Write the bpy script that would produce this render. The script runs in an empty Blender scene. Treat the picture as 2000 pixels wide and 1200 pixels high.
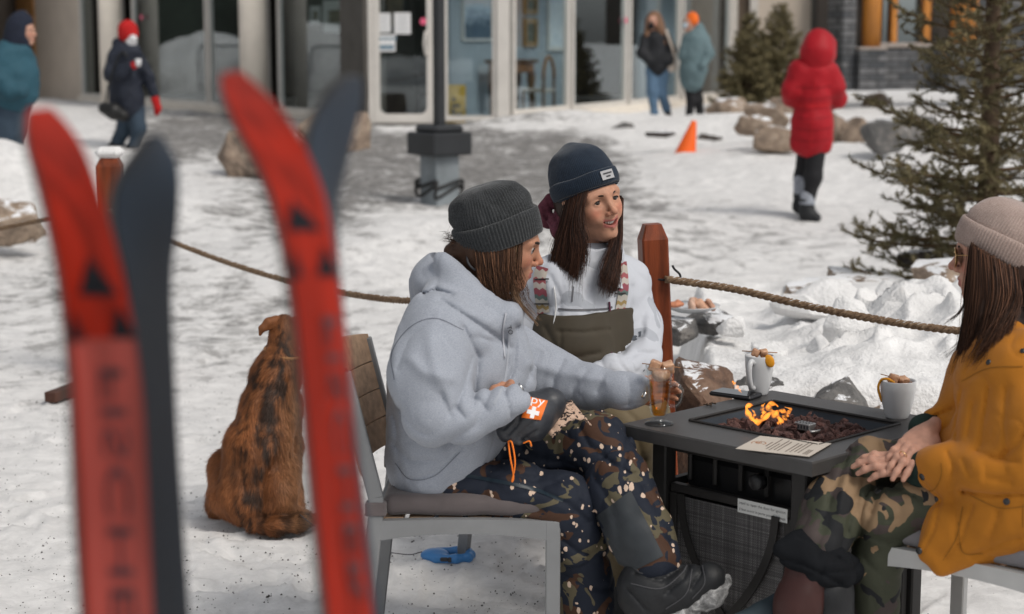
import bpy, bmesh, math, random
import numpy as np
from mathutils import Vector, Matrix
rnd = random.Random(7)
S = bpy.context.scene
COL = S.collection
R = math.radians
# ---------------------------------------------------------------- camera
F = 3500.0; HC = 1.6; PITCH = math.atan(525.0 / F)
cam_d = bpy.data.cameras.new('camera'); cam = bpy.data.objects.new('camera', cam_d); COL.objects.link(cam)
cam.location = (0, 0, HC); cam.rotation_euler = (R(90) - PITCH, 0, 0)
cam_d.sensor_width = 36; cam_d.lens = 36 * F / 2000
cam_d.clip_start = 0.05; cam_d.clip_end = 2000
cam_d.dof.use_dof = True; cam_d.dof.focus_distance = 4.85; cam_d.dof.aperture_fstop = 3.6
S.camera = cam
# ---------------------------------------------------------------- sky, sun, exposure
SUN_AZ, SUN_EL = 132, 50
W = bpy.data.worlds.new('World'); S.world = W; W.use_nodes = True
wn = W.node_tree.nodes; wl = W.node_tree.links
for n in list(wn): wn.remove(n)
sky = wn.new('ShaderNodeTexSky'); sky.sky_type = 'NISHITA'; sky.sun_disc = False
sky.sun_elevation = R(SUN_EL); sky.sun_rotation = R(SUN_AZ)
sky.air_density = 1.0; sky.dust_density = 2.0; sky.ozone_density = 1.0
hs = wn.new('ShaderNodeHueSaturation'); hs.inputs['Saturation'].default_value = 0.15
bgn = wn.new('ShaderNodeBackground'); bgn.inputs['Strength'].default_value = 0.115
wo = wn.new('ShaderNodeOutputWorld')
wl.new(sky.outputs[0], hs.inputs['Color']); wl.new(hs.outputs[0], bgn.inputs['Color']); wl.new(bgn.outputs[0], wo.inputs['Surface'])
sd = bpy.data.lights.new('sun', 'SUN'); sd.energy = 1.45; sd.angle = R(18); sd.color = (1.0, 0.93, 0.84)
sun = bpy.data.objects.new('sun', sd); COL.objects.link(sun)
_sv = Vector((math.sin(R(SUN_AZ)) * math.cos(R(SUN_EL)), math.cos(R(SUN_AZ)) * math.cos(R(SUN_EL)), math.sin(R(SUN_EL))))
sun.rotation_euler = _sv.to_track_quat('Z', 'Y').to_euler(); sun.location = (3, 5, 12)
S.view_settings.view_transform = 'Standard'; S.view_settings.look = 'None'
S.view_settings.exposure = 0.24; S.view_settings.gamma = 1.0
S.view_settings.use_curve_mapping = False
S.render.engine = 'CYCLES'
# ---------------------------------------------------------------- layout: photo pixel -> place
cp_, sp_ = math.cos(PITCH), math.sin(PITCH)
def ray(px, py):
    xc = (px - 1000) / F; yc = (600 - py) / F
    return np.array([xc, cp_ + yc * sp_, -sp_ + yc * cp_])
def P(px, py, Y):
    d = ray(px, py); return np.array([0, 0, HC]) + d * (Y / d[1])
def PZ(px, py, z):
    d = ray(px, py); return np.array([0, 0, HC]) + d * ((z - HC) / d[2])
def MP(n, Y, py=600):          # metres for n photo pixels at distance Y
    d = ray(1000, py); return n * (Y / d[1]) / F
def project(p):
    p = np.asarray(p, float); x = p[..., 0]; y = p[..., 1]; z = p[..., 2] - HC
    zc = y * cp_ - z * sp_; yc = y * sp_ + z * cp_
    return 1000 + F * x / zc, 600 - F * yc / zc
# ---------------------------------------------------------------- object helpers
def nv(v):
    v = np.asarray(v, float); n = np.linalg.norm(v); return v / n if n > 1e-12 else v
def tag(o, label=None, cat=None, group=None, kind=None):
    if label: o['label'] = label
    if cat: o['category'] = cat
    if group: o['group'] = group
    if kind: o['kind'] = kind
    return o
def thing(name, label, cat, loc=(0, 0, 0), rz=0, group=None):
    o = bpy.data.objects.new(name, None); COL.objects.link(o)
    o.location = tuple(loc); o.rotation_euler = (0, 0, rz); o.empty_display_size = .1
    return tag(o, label, cat, group)
def mesh_obj(name, V, Fc, mat, parent=None, smooth=True, base=None, attr=None):
    """V in world coordinates; shifted to the thing's base when it has one"""
    V = np.asarray(V, np.float32).reshape(-1, 3)
    if parent is not None:
        off = np.array([0., 0., 0.]); q = parent
        while q is not None: off += np.array(q.location); q = q.parent
        V = V - off
    elif base is not None: V = V - np.asarray(base)
    me = bpy.data.meshes.new(name)
    if isinstance(Fc, np.ndarray) and Fc.ndim == 2:
        k = Fc.shape[1]; n = len(Fc)
        me.vertices.add(len(V)); me.vertices.foreach_set('co', V.astype(np.float32).ravel())
        me.loops.add(n * k); me.loops.foreach_set('vertex_index', Fc.astype(np.int32).ravel())
        me.polygons.add(n); me.polygons.foreach_set('loop_start', np.arange(0, n * k, k, dtype=np.int32))
        me.update(calc_edges=True)
    else:
        me.from_pydata(V.tolist(), [], [list(map(int, f)) for f in Fc]); me.update()
    me.polygons.foreach_set('use_smooth', np.full(len(me.polygons), smooth))
    if attr:
        for an, a in attr.items():
            a = np.asarray(a, np.float32)
            if a.ndim == 1:
                at = me.attributes.new(an, 'FLOAT', 'POINT'); at.data.foreach_set('value', a)
            else:
                at = me.attributes.new(an, 'FLOAT_COLOR', 'POINT')
                at.data.foreach_set('color', np.concatenate([a[:, :3], np.ones((len(a), 1), np.float32)], 1).ravel())
    if mat is not None:
        for m in (mat if isinstance(mat, (list, tuple)) else [mat]): me.materials.append(m)
    o = bpy.data.objects.new(name, me); COL.objects.link(o)
    if parent is not None: o.parent = parent
    elif base is not None: o.location = tuple(map(float, base))
    return o
def copy_tree(o, parent=None):
    c = o.copy(); COL.objects.link(c); c.parent = parent
    for ch in list(o.children): copy_tree(ch, c)
    return c
class MB:
    def __init__(s): s.v = []; s.f = []
    def add(s, V, Fc):
        n = len(s.v); s.v.extend([tuple(map(float, q)) for q in V]); s.f.extend([[i + n for i in f] for f in Fc]); return s
    def box(s, c, size, rot=None, bev=0.0):
        c = np.asarray(c, float); h = np.asarray(size, float) / 2; M = np.eye(3) if rot is None else np.asarray(rot, float)
        b = min(bev, h.min() * .95)
        if b <= 0:
            L = [np.array([sx * h[0], sy * h[1], sz * h[2]]) for sx in (-1, 1) for sy in (-1, 1) for sz in (-1, 1)]
            return s.add([c + M @ q for q in L], [(0, 1, 3, 2), (4, 6, 7, 5), (0, 4, 5, 1), (2, 3, 7, 6), (0, 2, 6, 4), (1, 5, 7, 3)])
        V = []; ix = {}
        for sx in (-1, 1):
            for sy in (-1, 1):
                for sz in (-1, 1):
                    for k in range(3):
                        q = np.array([sx * h[0], sy * h[1], sz * h[2]])
                        for j in range(3):
                            if j != k: q[j] -= b * (sx, sy, sz)[j]
                        ix[(sx, sy, sz, k)] = len(V); V.append(c + M @ q)
        Fc = []
        for k in range(3):
            a, d = [j for j in range(3) if j != k]
            for sg in (-1, 1):
                f = []
                for (u, w) in ((-1, -1), (1, -1), (1, 1), (-1, 1)):
                    t = [0, 0, 0]; t[k] = sg; t[a] = u; t[d] = w; f.append(ix[tuple(t) + (k,)])
                Fc.append(f)
        for k in range(3):
            a, d = [j for j in range(3) if j != k]
            for u in (-1, 1):
                for w in (-1, 1):
                    f = []
                    for (sg, kk) in ((-1, a), (1, a), (1, d), (-1, d)):
                        t = [0, 0, 0]; t[k] = sg; t[a] = u; t[d] = w; f.append(ix[tuple(t) + (kk,)])
                    Fc.append(f)
        for sx in (-1, 1):
            for sy in (-1, 1):
                for sz in (-1, 1): Fc.append([ix[(sx, sy, sz, k)] for k in range(3)])
        return s.add(V, Fc)
    def beam(s, a, b, w, h, up=(0, 0, 1), bev=0.003):
        a = np.asarray(a, float); b = np.asarray(b, float); d = nv(b - a); u = np.asarray(up, float)
        x = np.cross(u, d)
        if np.linalg.norm(x) < 1e-4: x = np.cross((0, 1, 0), d)
        x = nv(x); y = np.cross(d, x)
        return s.box((a + b) / 2, (w, h, np.linalg.norm(b - a)), np.stack([x, y, d], 1), bev)
    def tube(s, pts, r, n=8, cap=True, closed=False):
        V, Fc = tube_mesh(pts, r, n, cap, closed); return s.add(V, Fc)
    def lathe(s, prof, c=(0, 0, 0), n=32, axis=None, cap=False):
        c = np.asarray(c, float); V = []; Fc = []; M = np.eye(3)
        if axis is not None:
            z = nv(axis); x = nv(np.cross((0, 1, .013), z)); M = np.stack([x, np.cross(z, x), z], 1)
        for (r, z) in prof:
            for i in range(n):
                a = 2 * math.pi * i / n; V.append(c + M @ np.array([r * math.cos(a), r * math.sin(a), z]))
        m = len(prof)
        for j in range(m - 1):
            for i in range(n): Fc.append((j * n + i, j * n + (i + 1) % n, (j + 1) * n + (i + 1) % n, (j + 1) * n + i))
        if cap: Fc.append(list(range(n))[::-1]); Fc.append([(m - 1) * n + i for i in range(n)])
        return s.add(V, Fc)
    def prism(s, poly, d):
        """closed polygon of 3-D points extruded by vector d"""
        n = len(poly); d = np.asarray(d, float); p = [np.asarray(q, float) for q in poly]
        return s.add(p + [q + d for q in p], [list(range(n))[::-1], [i + n for i in range(n)]] + [(i, (i + 1) % n, (i + 1) % n + n, i + n) for i in range(n)])
    def build(s, name, mat, parent=None, smooth=False, base=None):
        o = mesh_obj(name, s.v, s.f, mat, parent, smooth, base); fixn(o); return o
def fixn(o):
    bm = bmesh.new(); bm.from_mesh(o.data); bmesh.ops.recalc_face_normals(bm, faces=bm.faces); bm.to_mesh(o.data); bm.free()
def tube_mesh(pts, r, n=8, cap=True, closed=False):
    p = np.asarray(pts, float); m = len(p)
    rr = np.full(m, float(r)) if np.isscalar(r) else np.asarray(r, float)
    t = np.gradient(p, axis=0)
    if closed: t = np.roll(p, -1, 0) - np.roll(p, 1, 0)
    t /= np.maximum(np.linalg.norm(t, axis=1, keepdims=True), 1e-9)
    up = np.array([0, 0, 1.0])
    if abs(t[0] @ up) > .9: up = np.array([0, 1.0, 0])
    x = nv(np.cross(up, t[0])); V = np.zeros((m, n, 3)); a = np.arange(n) * 2 * np.pi / n
    for i in range(m):
        x = nv(x - t[i] * (x @ t[i])); y = np.cross(t[i], x)
        V[i] = p[i] + rr[i] * (np.cos(a)[:, None] * x + np.sin(a)[:, None] * y)
    Fc = []
    for i in range(m if closed else m - 1):
        j2 = (i + 1) % m
        for j in range(n): Fc.append((i * n + j, i * n + (j + 1) % n, j2 * n + (j + 1) % n, j2 * n + j))
    if cap and not closed: Fc.append(list(range(n))[::-1]); Fc.append([(m - 1) * n + j for j in range(n)])
    return V.reshape(-1, 3), Fc
def spline(pts, n=24):
    p = np.asarray(pts, float); m = len(p)
    q = np.vstack([2 * p[0] - p[1], p, 2 * p[-1] - p[-2]]); out = []
    for u in np.linspace(0, m - 1, n):
        i = min(int(u), m - 2); f = u - i; a, b, c, d = q[i], q[i + 1], q[i + 2], q[i + 3]
        out.append(.5 * (2 * b + (c - a) * f + (2 * a - 5 * b + 4 * c - d) * f ** 2 + (3 * b - a - 3 * c + d) * f ** 3))
    return np.array(out)
def text_mesh(s, size=1.0):
    cu = bpy.data.curves.new('text', 'FONT'); cu.body = s; cu.size = size; cu.align_x = 'CENTER'; cu.align_y = 'CENTER'; cu.resolution_u = 3
    o = bpy.data.objects.new('text', cu); COL.objects.link(o)
    dg = bpy.context.evaluated_depsgraph_get(); me = o.evaluated_get(dg).to_mesh()
    V = np.array([v.co[:] for v in me.vertices]); Fc = [list(p.vertices) for p in me.polygons]
    o.evaluated_get(dg).to_mesh_clear(); bpy.data.objects.remove(o); bpy.data.curves.remove(cu)
    return V, Fc
# ---------------------------------------------------------------- noise and distance fields
def _hash(i, j, k, seed):
    h = (i.astype(np.int64) * 73856093) ^ (j.astype(np.int64) * 19349663) ^ (k.astype(np.int64) * 83492791) ^ (seed * 2654435)
    h = (h ^ (h >> 13)) * 1274126177 & 0x7fffffff
    h = (h ^ (h >> 16)) * 73244475 & 0x7fffffff
    return ((h ^ (h >> 15)) & 0xffff) / 65535.0
def vnoise(p, scale, seed=0):
    q = np.asarray(p, np.float64) * scale; i = np.floor(q); f = q - i; f = f * f * (3 - 2 * f); i = i.astype(np.int64); r = 0
    for dx in (0, 1):
        wx = f[..., 0] if dx else 1 - f[..., 0]
        for dy in (0, 1):
            wy = f[..., 1] if dy else 1 - f[..., 1]
            for dz in (0, 1):
                wz = f[..., 2] if dz else 1 - f[..., 2]
                r = r + wx * wy * wz * _hash(i[..., 0] + dx, i[..., 1] + dy, i[..., 2] + dz, seed)
    return r * 2 - 1
def fbm(p, scale, seed=0, o=3):
    r = 0; a = 1
    for k in range(o): r = r + a * vnoise(p, scale * 2 ** k, seed + k); a *= .5
    return r
def smin(a, b, k):
    if k <= 0: return np.minimum(a, b)
    h = np.maximum(k - np.abs(a - b), 0) / k; return np.minimum(a, b) - h * h * k * .25
def smax(a, b, k): return -smin(-a, -b, k)
def cone(p, a, b, ra, rb):
    a = np.asarray(a, float); ba = np.asarray(b, float) - a; pa = p - a
    h = np.clip(pa @ ba / max(ba @ ba, 1e-12), 0, 1)
    return np.linalg.norm(pa - h[:, None] * ba, axis=1) - (ra + h * (rb - ra))
def ell(p, c, r, M=None):
    q = p - np.asarray(c, float)
    if M is not None: q = q @ M
    r = np.asarray(r, float); k0 = np.linalg.norm(q / r, axis=1); k1 = np.linalg.norm(q / r ** 2, axis=1)
    return k0 * (k0 - 1) / np.maximum(k1, 1e-9)
def pline(p, pts):
    d = None
    for a, b in zip(pts[:-1], pts[1:]):
        e = cone(p, a, b, 0, 0); d = e if d is None else np.minimum(d, e)
    return d
class Blob:
    """smooth union of tapered limbs and ellipsoids with folds pressed into it"""
    def __init__(s): s.it = []; s.fo = []; s.noise = []; s.ridge = []; s.cut = []; s.lo = None
    def _b(s, c, r):
        c = np.asarray(c, float)
        if s.lo is None: s.lo = c - r; s.hi = c + r
        else: s.lo = np.minimum(s.lo, c - r); s.hi = np.maximum(s.hi, c + r)
    def cone(s, a, b, ra, rb, k=.03): s.it.append(('c', a, b, ra, rb, k)); s._b(a, ra); s._b(b, rb); return s
    def chain(s, pts, rs, k=.03):
        for i in range(len(pts) - 1): s.cone(pts[i], pts[i + 1], rs[i], rs[i + 1], k)
        return s
    def ell(s, c, r, M=None, k=.03): s.it.append(('e', c, r, M, k)); s._b(c, max(r)); return s
    def sub(s, fn, k=.01): s.cut.append((fn, k)); return s
    def fold(s, pts, w, amp): s.fo.append(([np.asarray(q, float) for q in pts], w, amp)); return s
    def rz(s, scale, amp, seed=0, st=(1, 1, 1)): s.ridge.append((scale, amp, seed, np.asarray(st, float))); return s
    def nz(s, scale, amp, seed=0, st=(1, 1, 1)): s.noise.append((scale, amp, seed, np.asarray(st, float))); return s
    def __call__(s, p):
        d = None
        for it in s.it:
            e = cone(p, *it[1:5]) if it[0] == 'c' else ell(p, *it[1:4])
            d = e if d is None else smin(d, e, it[-1])
        for fn, k in s.cut: d = smax(d, -fn(p), k)
        for pts, w, amp in s.fo:
            q = pline(p, pts); d = d + amp * np.exp(-(q / w) ** 2)
        for sc, am, sd, st in s.ridge: d = d + am * (1 - np.abs(vnoise(p * st + .35 / sc * vnoise(p, sc * .7, sd + 50)[:, None], sc, sd))) ** 7
        for sc, am, sd, st in s.noise: d = d + am * vnoise(p * st, sc, sd)
        return d
    def mesh(s, h, pad=.02): return sdf_mesh(s, s.lo - pad, s.hi + pad, h)
def sdf_mesh(fn, lo, hi, h, margin=.008):
    lo = np.asarray(lo, float); st = 4
    n = (np.ceil((np.asarray(hi) - lo) / h / st).astype(int) + 1) * st + 1
    cn = (n - 1) // st + 1
    g = np.stack(np.meshgrid(*[np.arange(c) * st * h + l for c, l in zip(cn, lo)], indexing='ij'), -1).reshape(-1, 3)
    C = fn(g).reshape(cn)
    D = np.repeat(np.repeat(np.repeat(C, st, 0), st, 1), st, 2)[:n[0], :n[1], :n[2]].astype(np.float32)
    near = np.abs(C) < st * h * 1.8 + margin
    nb = near.copy()
    m = np.repeat(np.repeat(np.repeat(nb[:-1, :-1, :-1] | nb[1:, :-1, :-1] | nb[:-1, 1:, :-1] | nb[:-1, :-1, 1:] | nb[1:, 1:, 1:], st, 0), st, 1), st, 2)
    M = np.zeros(n, bool); M[:m.shape[0], :m.shape[1], :m.shape[2]] = m
    idx = np.argwhere(M); D[M] = fn(idx * h + lo)
    ins = D < 0
    e = [ins[a:a + n[0] - 1 if a == 0 else None, b:b + n[1] - 1 if b == 0 else None, c:c + n[2] - 1 if c == 0 else None] for a in (0, 1) for b in (0, 1) for c in (0, 1)]
    cnt = sum(x.astype(np.int8) for x in e); act = (cnt > 0) & (cnt < 8)
    ci = np.argwhere(act); vid = np.full(act.shape, -1, np.int64); vid[act] = np.arange(len(ci))
    acc = np.zeros((len(ci), 3)); num = np.zeros(len(ci))
    cs = np.array([(a, b, c) for a in (0, 1) for b in (0, 1) for c in (0, 1)])
    dv = [D[ci[:, 0] + a, ci[:, 1] + b, ci[:, 2] + c] for a, b, c in cs]
    for i in range(8):
        for j in range(i + 1, 8):
            if np.abs(cs[i] - cs[j]).sum() != 1: continue
            x = (dv[i] < 0) != (dv[j] < 0)
            t = np.where(x, dv[i] / np.where(x, dv[i] - dv[j], 1), 0)
            acc += np.where(x[:, None], cs[i] + t[:, None] * (cs[j] - cs[i]), 0); num += x
    V = (ci + acc / num[:, None]) * h + lo
    Q = []
    for ax in range(3):
        sl0 = [slice(None)] * 3; sl1 = [slice(None)] * 3; sl0[ax] = slice(0, -1); sl1[ax] = slice(1, None)
        a, b = ins[tuple(sl0)], ins[tuple(sl1)]; x = np.argwhere(a != b); o1, o2 = [(1, 2), (2, 0), (0, 1)][ax]
        ok = (x[:, o1] > 0) & (x[:, o2] > 0) & (x[:, o1] < n[o1] - 1) & (x[:, o2] < n[o2] - 1); x = x[ok]
        if not len(x): continue
        def V_(d1, d2):
            y = x.copy(); y[:, o1] += d1; y[:, o2] += d2; return vid[y[:, 0], y[:, 1], y[:, 2]]
        q = np.stack([V_(-1, -1), V_(0, -1), V_(0, 0), V_(-1, 0)], 1)
        fl = ~a[x[:, 0], x[:, 1], x[:, 2]]; q[fl] = q[fl][:, ::-1]; Q.append(q)
    Q = np.concatenate(Q); Q = Q[(Q >= 0).all(1)]
    return V, Q
def join(*ms):
    V = []; Fq = []; n = 0
    for v, f in ms: V.append(v); Fq.append(np.asarray(f) + n); n += len(v)
    return np.concatenate(V), np.concatenate(Fq)
# ---------------------------------------------------------------- materials
_mats = {}
def newmat(name):
    m = bpy.data.materials.new(name); m.use_nodes = True; nt = m.node_tree
    return m, nt, nt.nodes['Principled BSDF']
def N(nt, t, **kw):
    n = nt.nodes.new(t)
    for k, v in kw.items():
        if k in n.inputs: n.inputs[k].default_value = v
        else: setattr(n, k, v)
    return n
def coord(nt, scale=(1, 1, 1), kind='Object'):
    c = N(nt, 'ShaderNodeTexCoord'); mp = N(nt, 'ShaderNodeMapping'); mp.inputs['Scale'].default_value = scale
    nt.links.new(c.outputs[kind], mp.inputs[0]); return mp.outputs[0]
def rgb(c): return (c[0], c[1], c[2], 1)
def noise(nt, vec, scale, detail=4, rough=.55, dist=0):
    n = N(nt, 'ShaderNodeTexNoise', Scale=scale, Detail=detail, Roughness=rough, Distortion=dist); nt.links.new(vec, n.inputs['Vector']); return n.outputs['Fac']
def ramp(nt, fac, stops, interp='LINEAR'):
    r = N(nt, 'ShaderNodeValToRGB'); cr = r.color_ramp; cr.interpolation = interp
    while len(cr.elements) < len(stops): cr.elements.new(.5)
    for e, (p, c) in zip(cr.elements, stops): e.position = p; e.color = rgb(c) if not np.isscalar(c) else (c, c, c, 1)
    nt.links.new(fac, r.inputs[0]); return r.outputs[0]
def mix(nt, fac, a, b, mode='MIX'):
    m = N(nt, 'ShaderNodeMix', data_type='RGBA', blend_type=mode)
    for k, v in ((0, fac), (6, a), (7, b)):
        s = m.inputs[k]
        if isinstance(v, bpy.types.NodeSocket): nt.links.new(v, s)
        elif np.isscalar(v): s.default_value = v if k == 0 else (v, v, v, 1)
        else: s.default_value = rgb(v)
    return m.outputs[2]
def math_(nt, op, a, b=0.0, c=None):
    m = N(nt, 'ShaderNodeMath', operation=op)
    for s, v in zip(m.inputs, (a, b, c)):
        if v is None: continue
        if isinstance(v, bpy.types.NodeSocket): nt.links.new(v, s)
        else: s.default_value = v
    return m.outputs[0]
def bump(nt, b, h, strength=.3, dist=.002, prev=None):
    n = N(nt, 'ShaderNodeBump', Strength=strength, Distance=dist); nt.links.new(h, n.inputs['Height'])
    if prev is not None: nt.links.new(prev, n.inputs['Normal'])
    nt.links.new(n.outputs[0], b.inputs['Normal']); return n.outputs[0]
def mat(name, col, rough=.7, var=.15, scale=8, bs=0, bscale=150, bdist=.002, metal=0, spec=.3, sheen=0, coat=0, st=(1, 1, 1), col2=None, em=None):
    if name in _mats: return _mats[name]
    m, nt, b = newmat(name); v = coord(nt, st)
    f = noise(nt, v, scale, 5)
    lo = tuple(c * (1 - var) for c in col); hi = tuple(min(1, c * (1 + var)) for c in col) if col2 is None else col2
    nt.links.new(ramp(nt, f, [(.3, lo), (.7, hi)]), b.inputs['Base Color'])
    b.inputs['Roughness'].default_value = rough; b.inputs['Metallic'].default_value = metal
    b.inputs['Specular IOR Level'].default_value = spec
    if sheen: b.inputs['Sheen Weight'].default_value = sheen; b.inputs['Sheen Roughness'].default_value = .5
    if coat: b.inputs['Coat Weight'].default_value = coat; b.inputs['Coat Roughness'].default_value = .15
    if bs: bump(nt, b, noise(nt, v, bscale, 3), bs, bdist)
    if em: b.inputs['Emission Color'].default_value = rgb(em[0]); b.inputs['Emission Strength'].default_value = em[1]
    _mats[name] = m; return m
def attr_mat(name, rough=.6, bs=.2, bscale=300, bdist=.001, spec=.3, sss=0, vs=60, var=.15, sheen=0, st=(1, 1, 1)):
    """colour from the mesh's own colour attribute 'col' with fine variation"""
    m, nt, b = newmat(name); a = N(nt, 'ShaderNodeAttribute', attribute_name='col'); v = coord(nt, st)
    f = ramp(nt, noise(nt, v, vs, 4), [(.3, 1 - var), (.7, 1 + var)])
    nt.links.new(mix(nt, 1.0, a.outputs['Color'], f, 'MULTIPLY'), b.inputs['Base Color'])
    b.inputs['Roughness'].default_value = rough; b.inputs['Specular IOR Level'].default_value = spec
    if sss: b.inputs['Subsurface Weight'].default_value = sss; b.inputs['Subsurface Radius'].default_value = (.01, .004, .002); b.inputs['Subsurface Scale'].default_value = .5
    if sheen: b.inputs['Sheen Weight'].default_value = sheen
    if bs: bump(nt, b, noise(nt, v, bscale, 3), bs, bdist)
    return m
# ================================================================ ground and snow
def sstep(a, b, x):
    t = np.clip((x - a) / (b - a), 0, 1); return t * t * (3 - 2 * t)
MOUNDS = [(-4.7, 15.8, 1.5, 1.3, .72), (-3.6, 14.6, 1.0, 1.2, .10), (-.75, 13.2, 1.15, 1.5, .26), (-1.6, 12.0, .9, .8, .10), (.3, 14.0, .8, 1.4, .12),
          (2.6, 19.5, 1.6, 2.2, .20), (4.6, 20.0, 1.6, 3.0, .22), (3.2, 24.0, 3.0, 1.2, .22), (.6, 24.8, 1.3, .6, .18), (6.0, 17.0, 1.5, 2.0, .2), (1.2, 22.3, .8, .7, .1)]
def gh(x, y):
    x = np.asarray(x, float); y = np.asarray(y, float)
    z = .36 * sstep(16, 25.5, y)
    for cx, cy, rx, ry, h in MOUNDS: z = z + h * np.exp(-((x - cx) / rx) ** 2 - ((y - cy) / ry) ** 2)
    return z
def gfine(x, y):
    p = np.stack([x, y, 0 * x], -1)
    f = np.clip((y - 6) / 8, 0, 1)
    return .010 * fbm(p, 2.2, 3, 3) + .005 * fbm(p, 11, 8, 3) * (1 - f * .3) + .024 * f * fbm(p, 1.3, 5, 4) + .012 * f * np.abs(fbm(p, 3.1, 15, 3))
DIRT = [(820, 335, 340, 95, .72), (500, 250, 330, 60, .66), (1080, 300, 190, 65, .7), (330, 300, 110, 70, .45), (1010, 370, 130, 40, .45), (650, 415, 120, 40, .35), (1450, 470, 330, 60, .26),
        (150, 560, 330, 70, .34), (560, 620, 200, 90, .22), (250, 720, 400, 90, .18), (1080, 470, 260, 60, .18), (700, 300, 120, 60, .3), (1000, 330, 220, 80, .40), (520, 430, 230, 50, .30), (980, 445, 260, 50, .26), (1250, 400, 120, 30, .2)]
CLEAN = [(820, 425, 150, 38, .6), (90, 320, 140, 70, .9), (1450, 300, 260, 50, .7), (1300, 250, 200, 18, .6), (400, 330, 60, 40, .3), (780, 252, 60, 10, .8), (1010, 247, 70, 10, .6)]
rows = 520; cols = 420
yy = 1.0 * (62 / 1.0) ** np.linspace(0, 1, rows)
yy = np.concatenate([np.linspace(1.0, 3.6, 40), 3.6 + (np.exp(np.linspace(0, 1, rows) * math.log(18)) - 1) / 17 * 40])
uu = np.linspace(-1, 1, cols)
Yg, Ug = np.meshgrid(yy, uu, indexing='ij'); Xg = Ug * (.36 * Yg + .9)
Zg = gh(Xg, Yg) + gfine(Xg, Yg)
_r = random.Random(21)
for _ in range(230):                                  # boot prints trodden into the snow
    py = _r.uniform(560, 1190) if _r.random() < .75 else _r.uniform(430, 560); q = PZ(_r.uniform(-100, 1900), py, 0); a = _r.choice([.2, 1.3, 2.2, 2.9]) + _r.uniform(-.3, .3); ca, sa = math.cos(a), math.sin(a)
    jj = np.nonzero(np.abs(yy - q[1]) < .22)[0]
    if not len(jj): continue
    sl_ = slice(jj[0], jj[-1] + 1); dx = Xg[sl_] - q[0]; dy = Yg[sl_] - q[1]; u = dx * ca + dy * sa; v = -dx * sa + dy * ca; w_ = .048 + .008 * np.sin(u * 14)
    e_ = np.maximum(np.abs(u) / .145, np.abs(v) / w_); Zg[sl_] -= _r.uniform(.006, .014) * (1 - sstep(.8, 1.08, e_)) * (1 + .25 * np.sin(u * 190)); Zg[sl_] += .005 * np.exp(-((e_ - 1.15) / .15) ** 2)
pxg, pyg = project(np.stack([Xg, Yg, Zg], -1))
dirt = np.zeros_like(Xg) + .10 + .10 * np.exp(-((pyg - 640) / 180) ** 2)
for cx, cy, rx, ry, v in DIRT: dirt += v * np.exp(-((pxg - cx) / rx) ** 2 - ((pyg - cy) / ry) ** 2)
for cx, cy, rx, ry, v in CLEAN: dirt -= v * np.exp(-((pxg - cx) / rx) ** 2 - ((pyg - cy) / ry) ** 2)
dirt = np.clip(dirt, 0, .85)
ii = np.arange(len(yy) * cols).reshape(len(yy), cols)
Fg = np.stack([ii[:-1, :-1], ii[:-1, 1:], ii[1:, 1:], ii[1:, :-1]], -1).reshape(-1, 4)
def snow_mat():
    m, nt, b = newmat('packed snow'); L = nt.links; v = coord(nt)
    a = N(nt, 'ShaderNodeAttribute', attribute_name='dirt').outputs['Fac']
    n1 = noise(nt, v, 1.6, 8, .62); n2 = noise(nt, v, 9, 8, .7, .4); n3 = noise(nt, v, 75, 5, .7); n0 = ramp(nt, noise(nt, coord(nt, (1, .75, 1)), 4.2, 10, .76, .3), [(.40, 0), (.60, 1)])
    s = math_(nt, 'ADD', math_(nt, 'ADD', math_(nt, 'MULTIPLY', n1, .30), math_(nt, 'MULTIPLY', n0, .42)), math_(nt, 'MULTIPLY', n2, .22))
    s = math_(nt, 'ADD', s, math_(nt, 'MULTIPLY', n3, .25))               # ~0.2 .. 1.1, mean .68
    t = math_(nt, 'SUBTRACT', math_(nt, 'ADD', s, math_(nt, 'MULTIPLY', a, .76)), .87)
    f = ramp(nt, math_(nt, 'MULTIPLY', t, 3.0), [(0, 0), (.5, .55), (1, 1)])
    sn = ramp(nt, n2, [(.3, (.55, .545, .54)), (.7, (.80, .79, .78))])
    sl = ramp(nt, math_(nt, 'ADD', math_(nt, 'MULTIPLY', n2, .7), math_(nt, 'MULTIPLY', n3, .3)), [(.36, (.07, .068, .066)), (.62, (.30, .29, .28))])
    c = mix(nt, f, sn, sl)
    # grit: tiny dark specks trodden in
    vo = N(nt, 'ShaderNodeTexVoronoi', Scale=55); L.new(v, vo.inputs['Vector'])
    g = math_(nt, 'MULTIPLY', math_(nt, 'LESS_THAN', vo.outputs['Distance'], .17), math_(nt, 'GREATER_THAN', noise(nt, v, 5, 4, .7), .56))
    c = mix(nt, math_(nt, 'MULTIPLY', g, .7), c, (.07, .066, .06))
    L.new(c, b.inputs['Base Color']); b.inputs['Roughness'].default_value = .75; b.inputs['Specular IOR Level'].default_value = .25
    p = bump(nt, b, n2, .38, .012); bump(nt, b, n3, .5, .004, p)
    return m
SNOW = snow_mat()
g = mesh_obj('ground', np.stack([Xg, Yg, Zg], -1).reshape(-1, 3), Fg, SNOW, attr={'dirt': dirt.ravel()}); tag(g, kind='structure')
gs = MB(); gs.add([(-400, -400, -.06), (400, -400, -.06), (400, 400, -.06), (-400, 400, -.06)], [(0, 1, 2, 3)])
tag(gs.build('snow_field', SNOW), kind='structure')
PILE = mat('piled snow', (.74, .735, .73), .75, .12, 9, .8, 60, .012, spec=.2)
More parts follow.
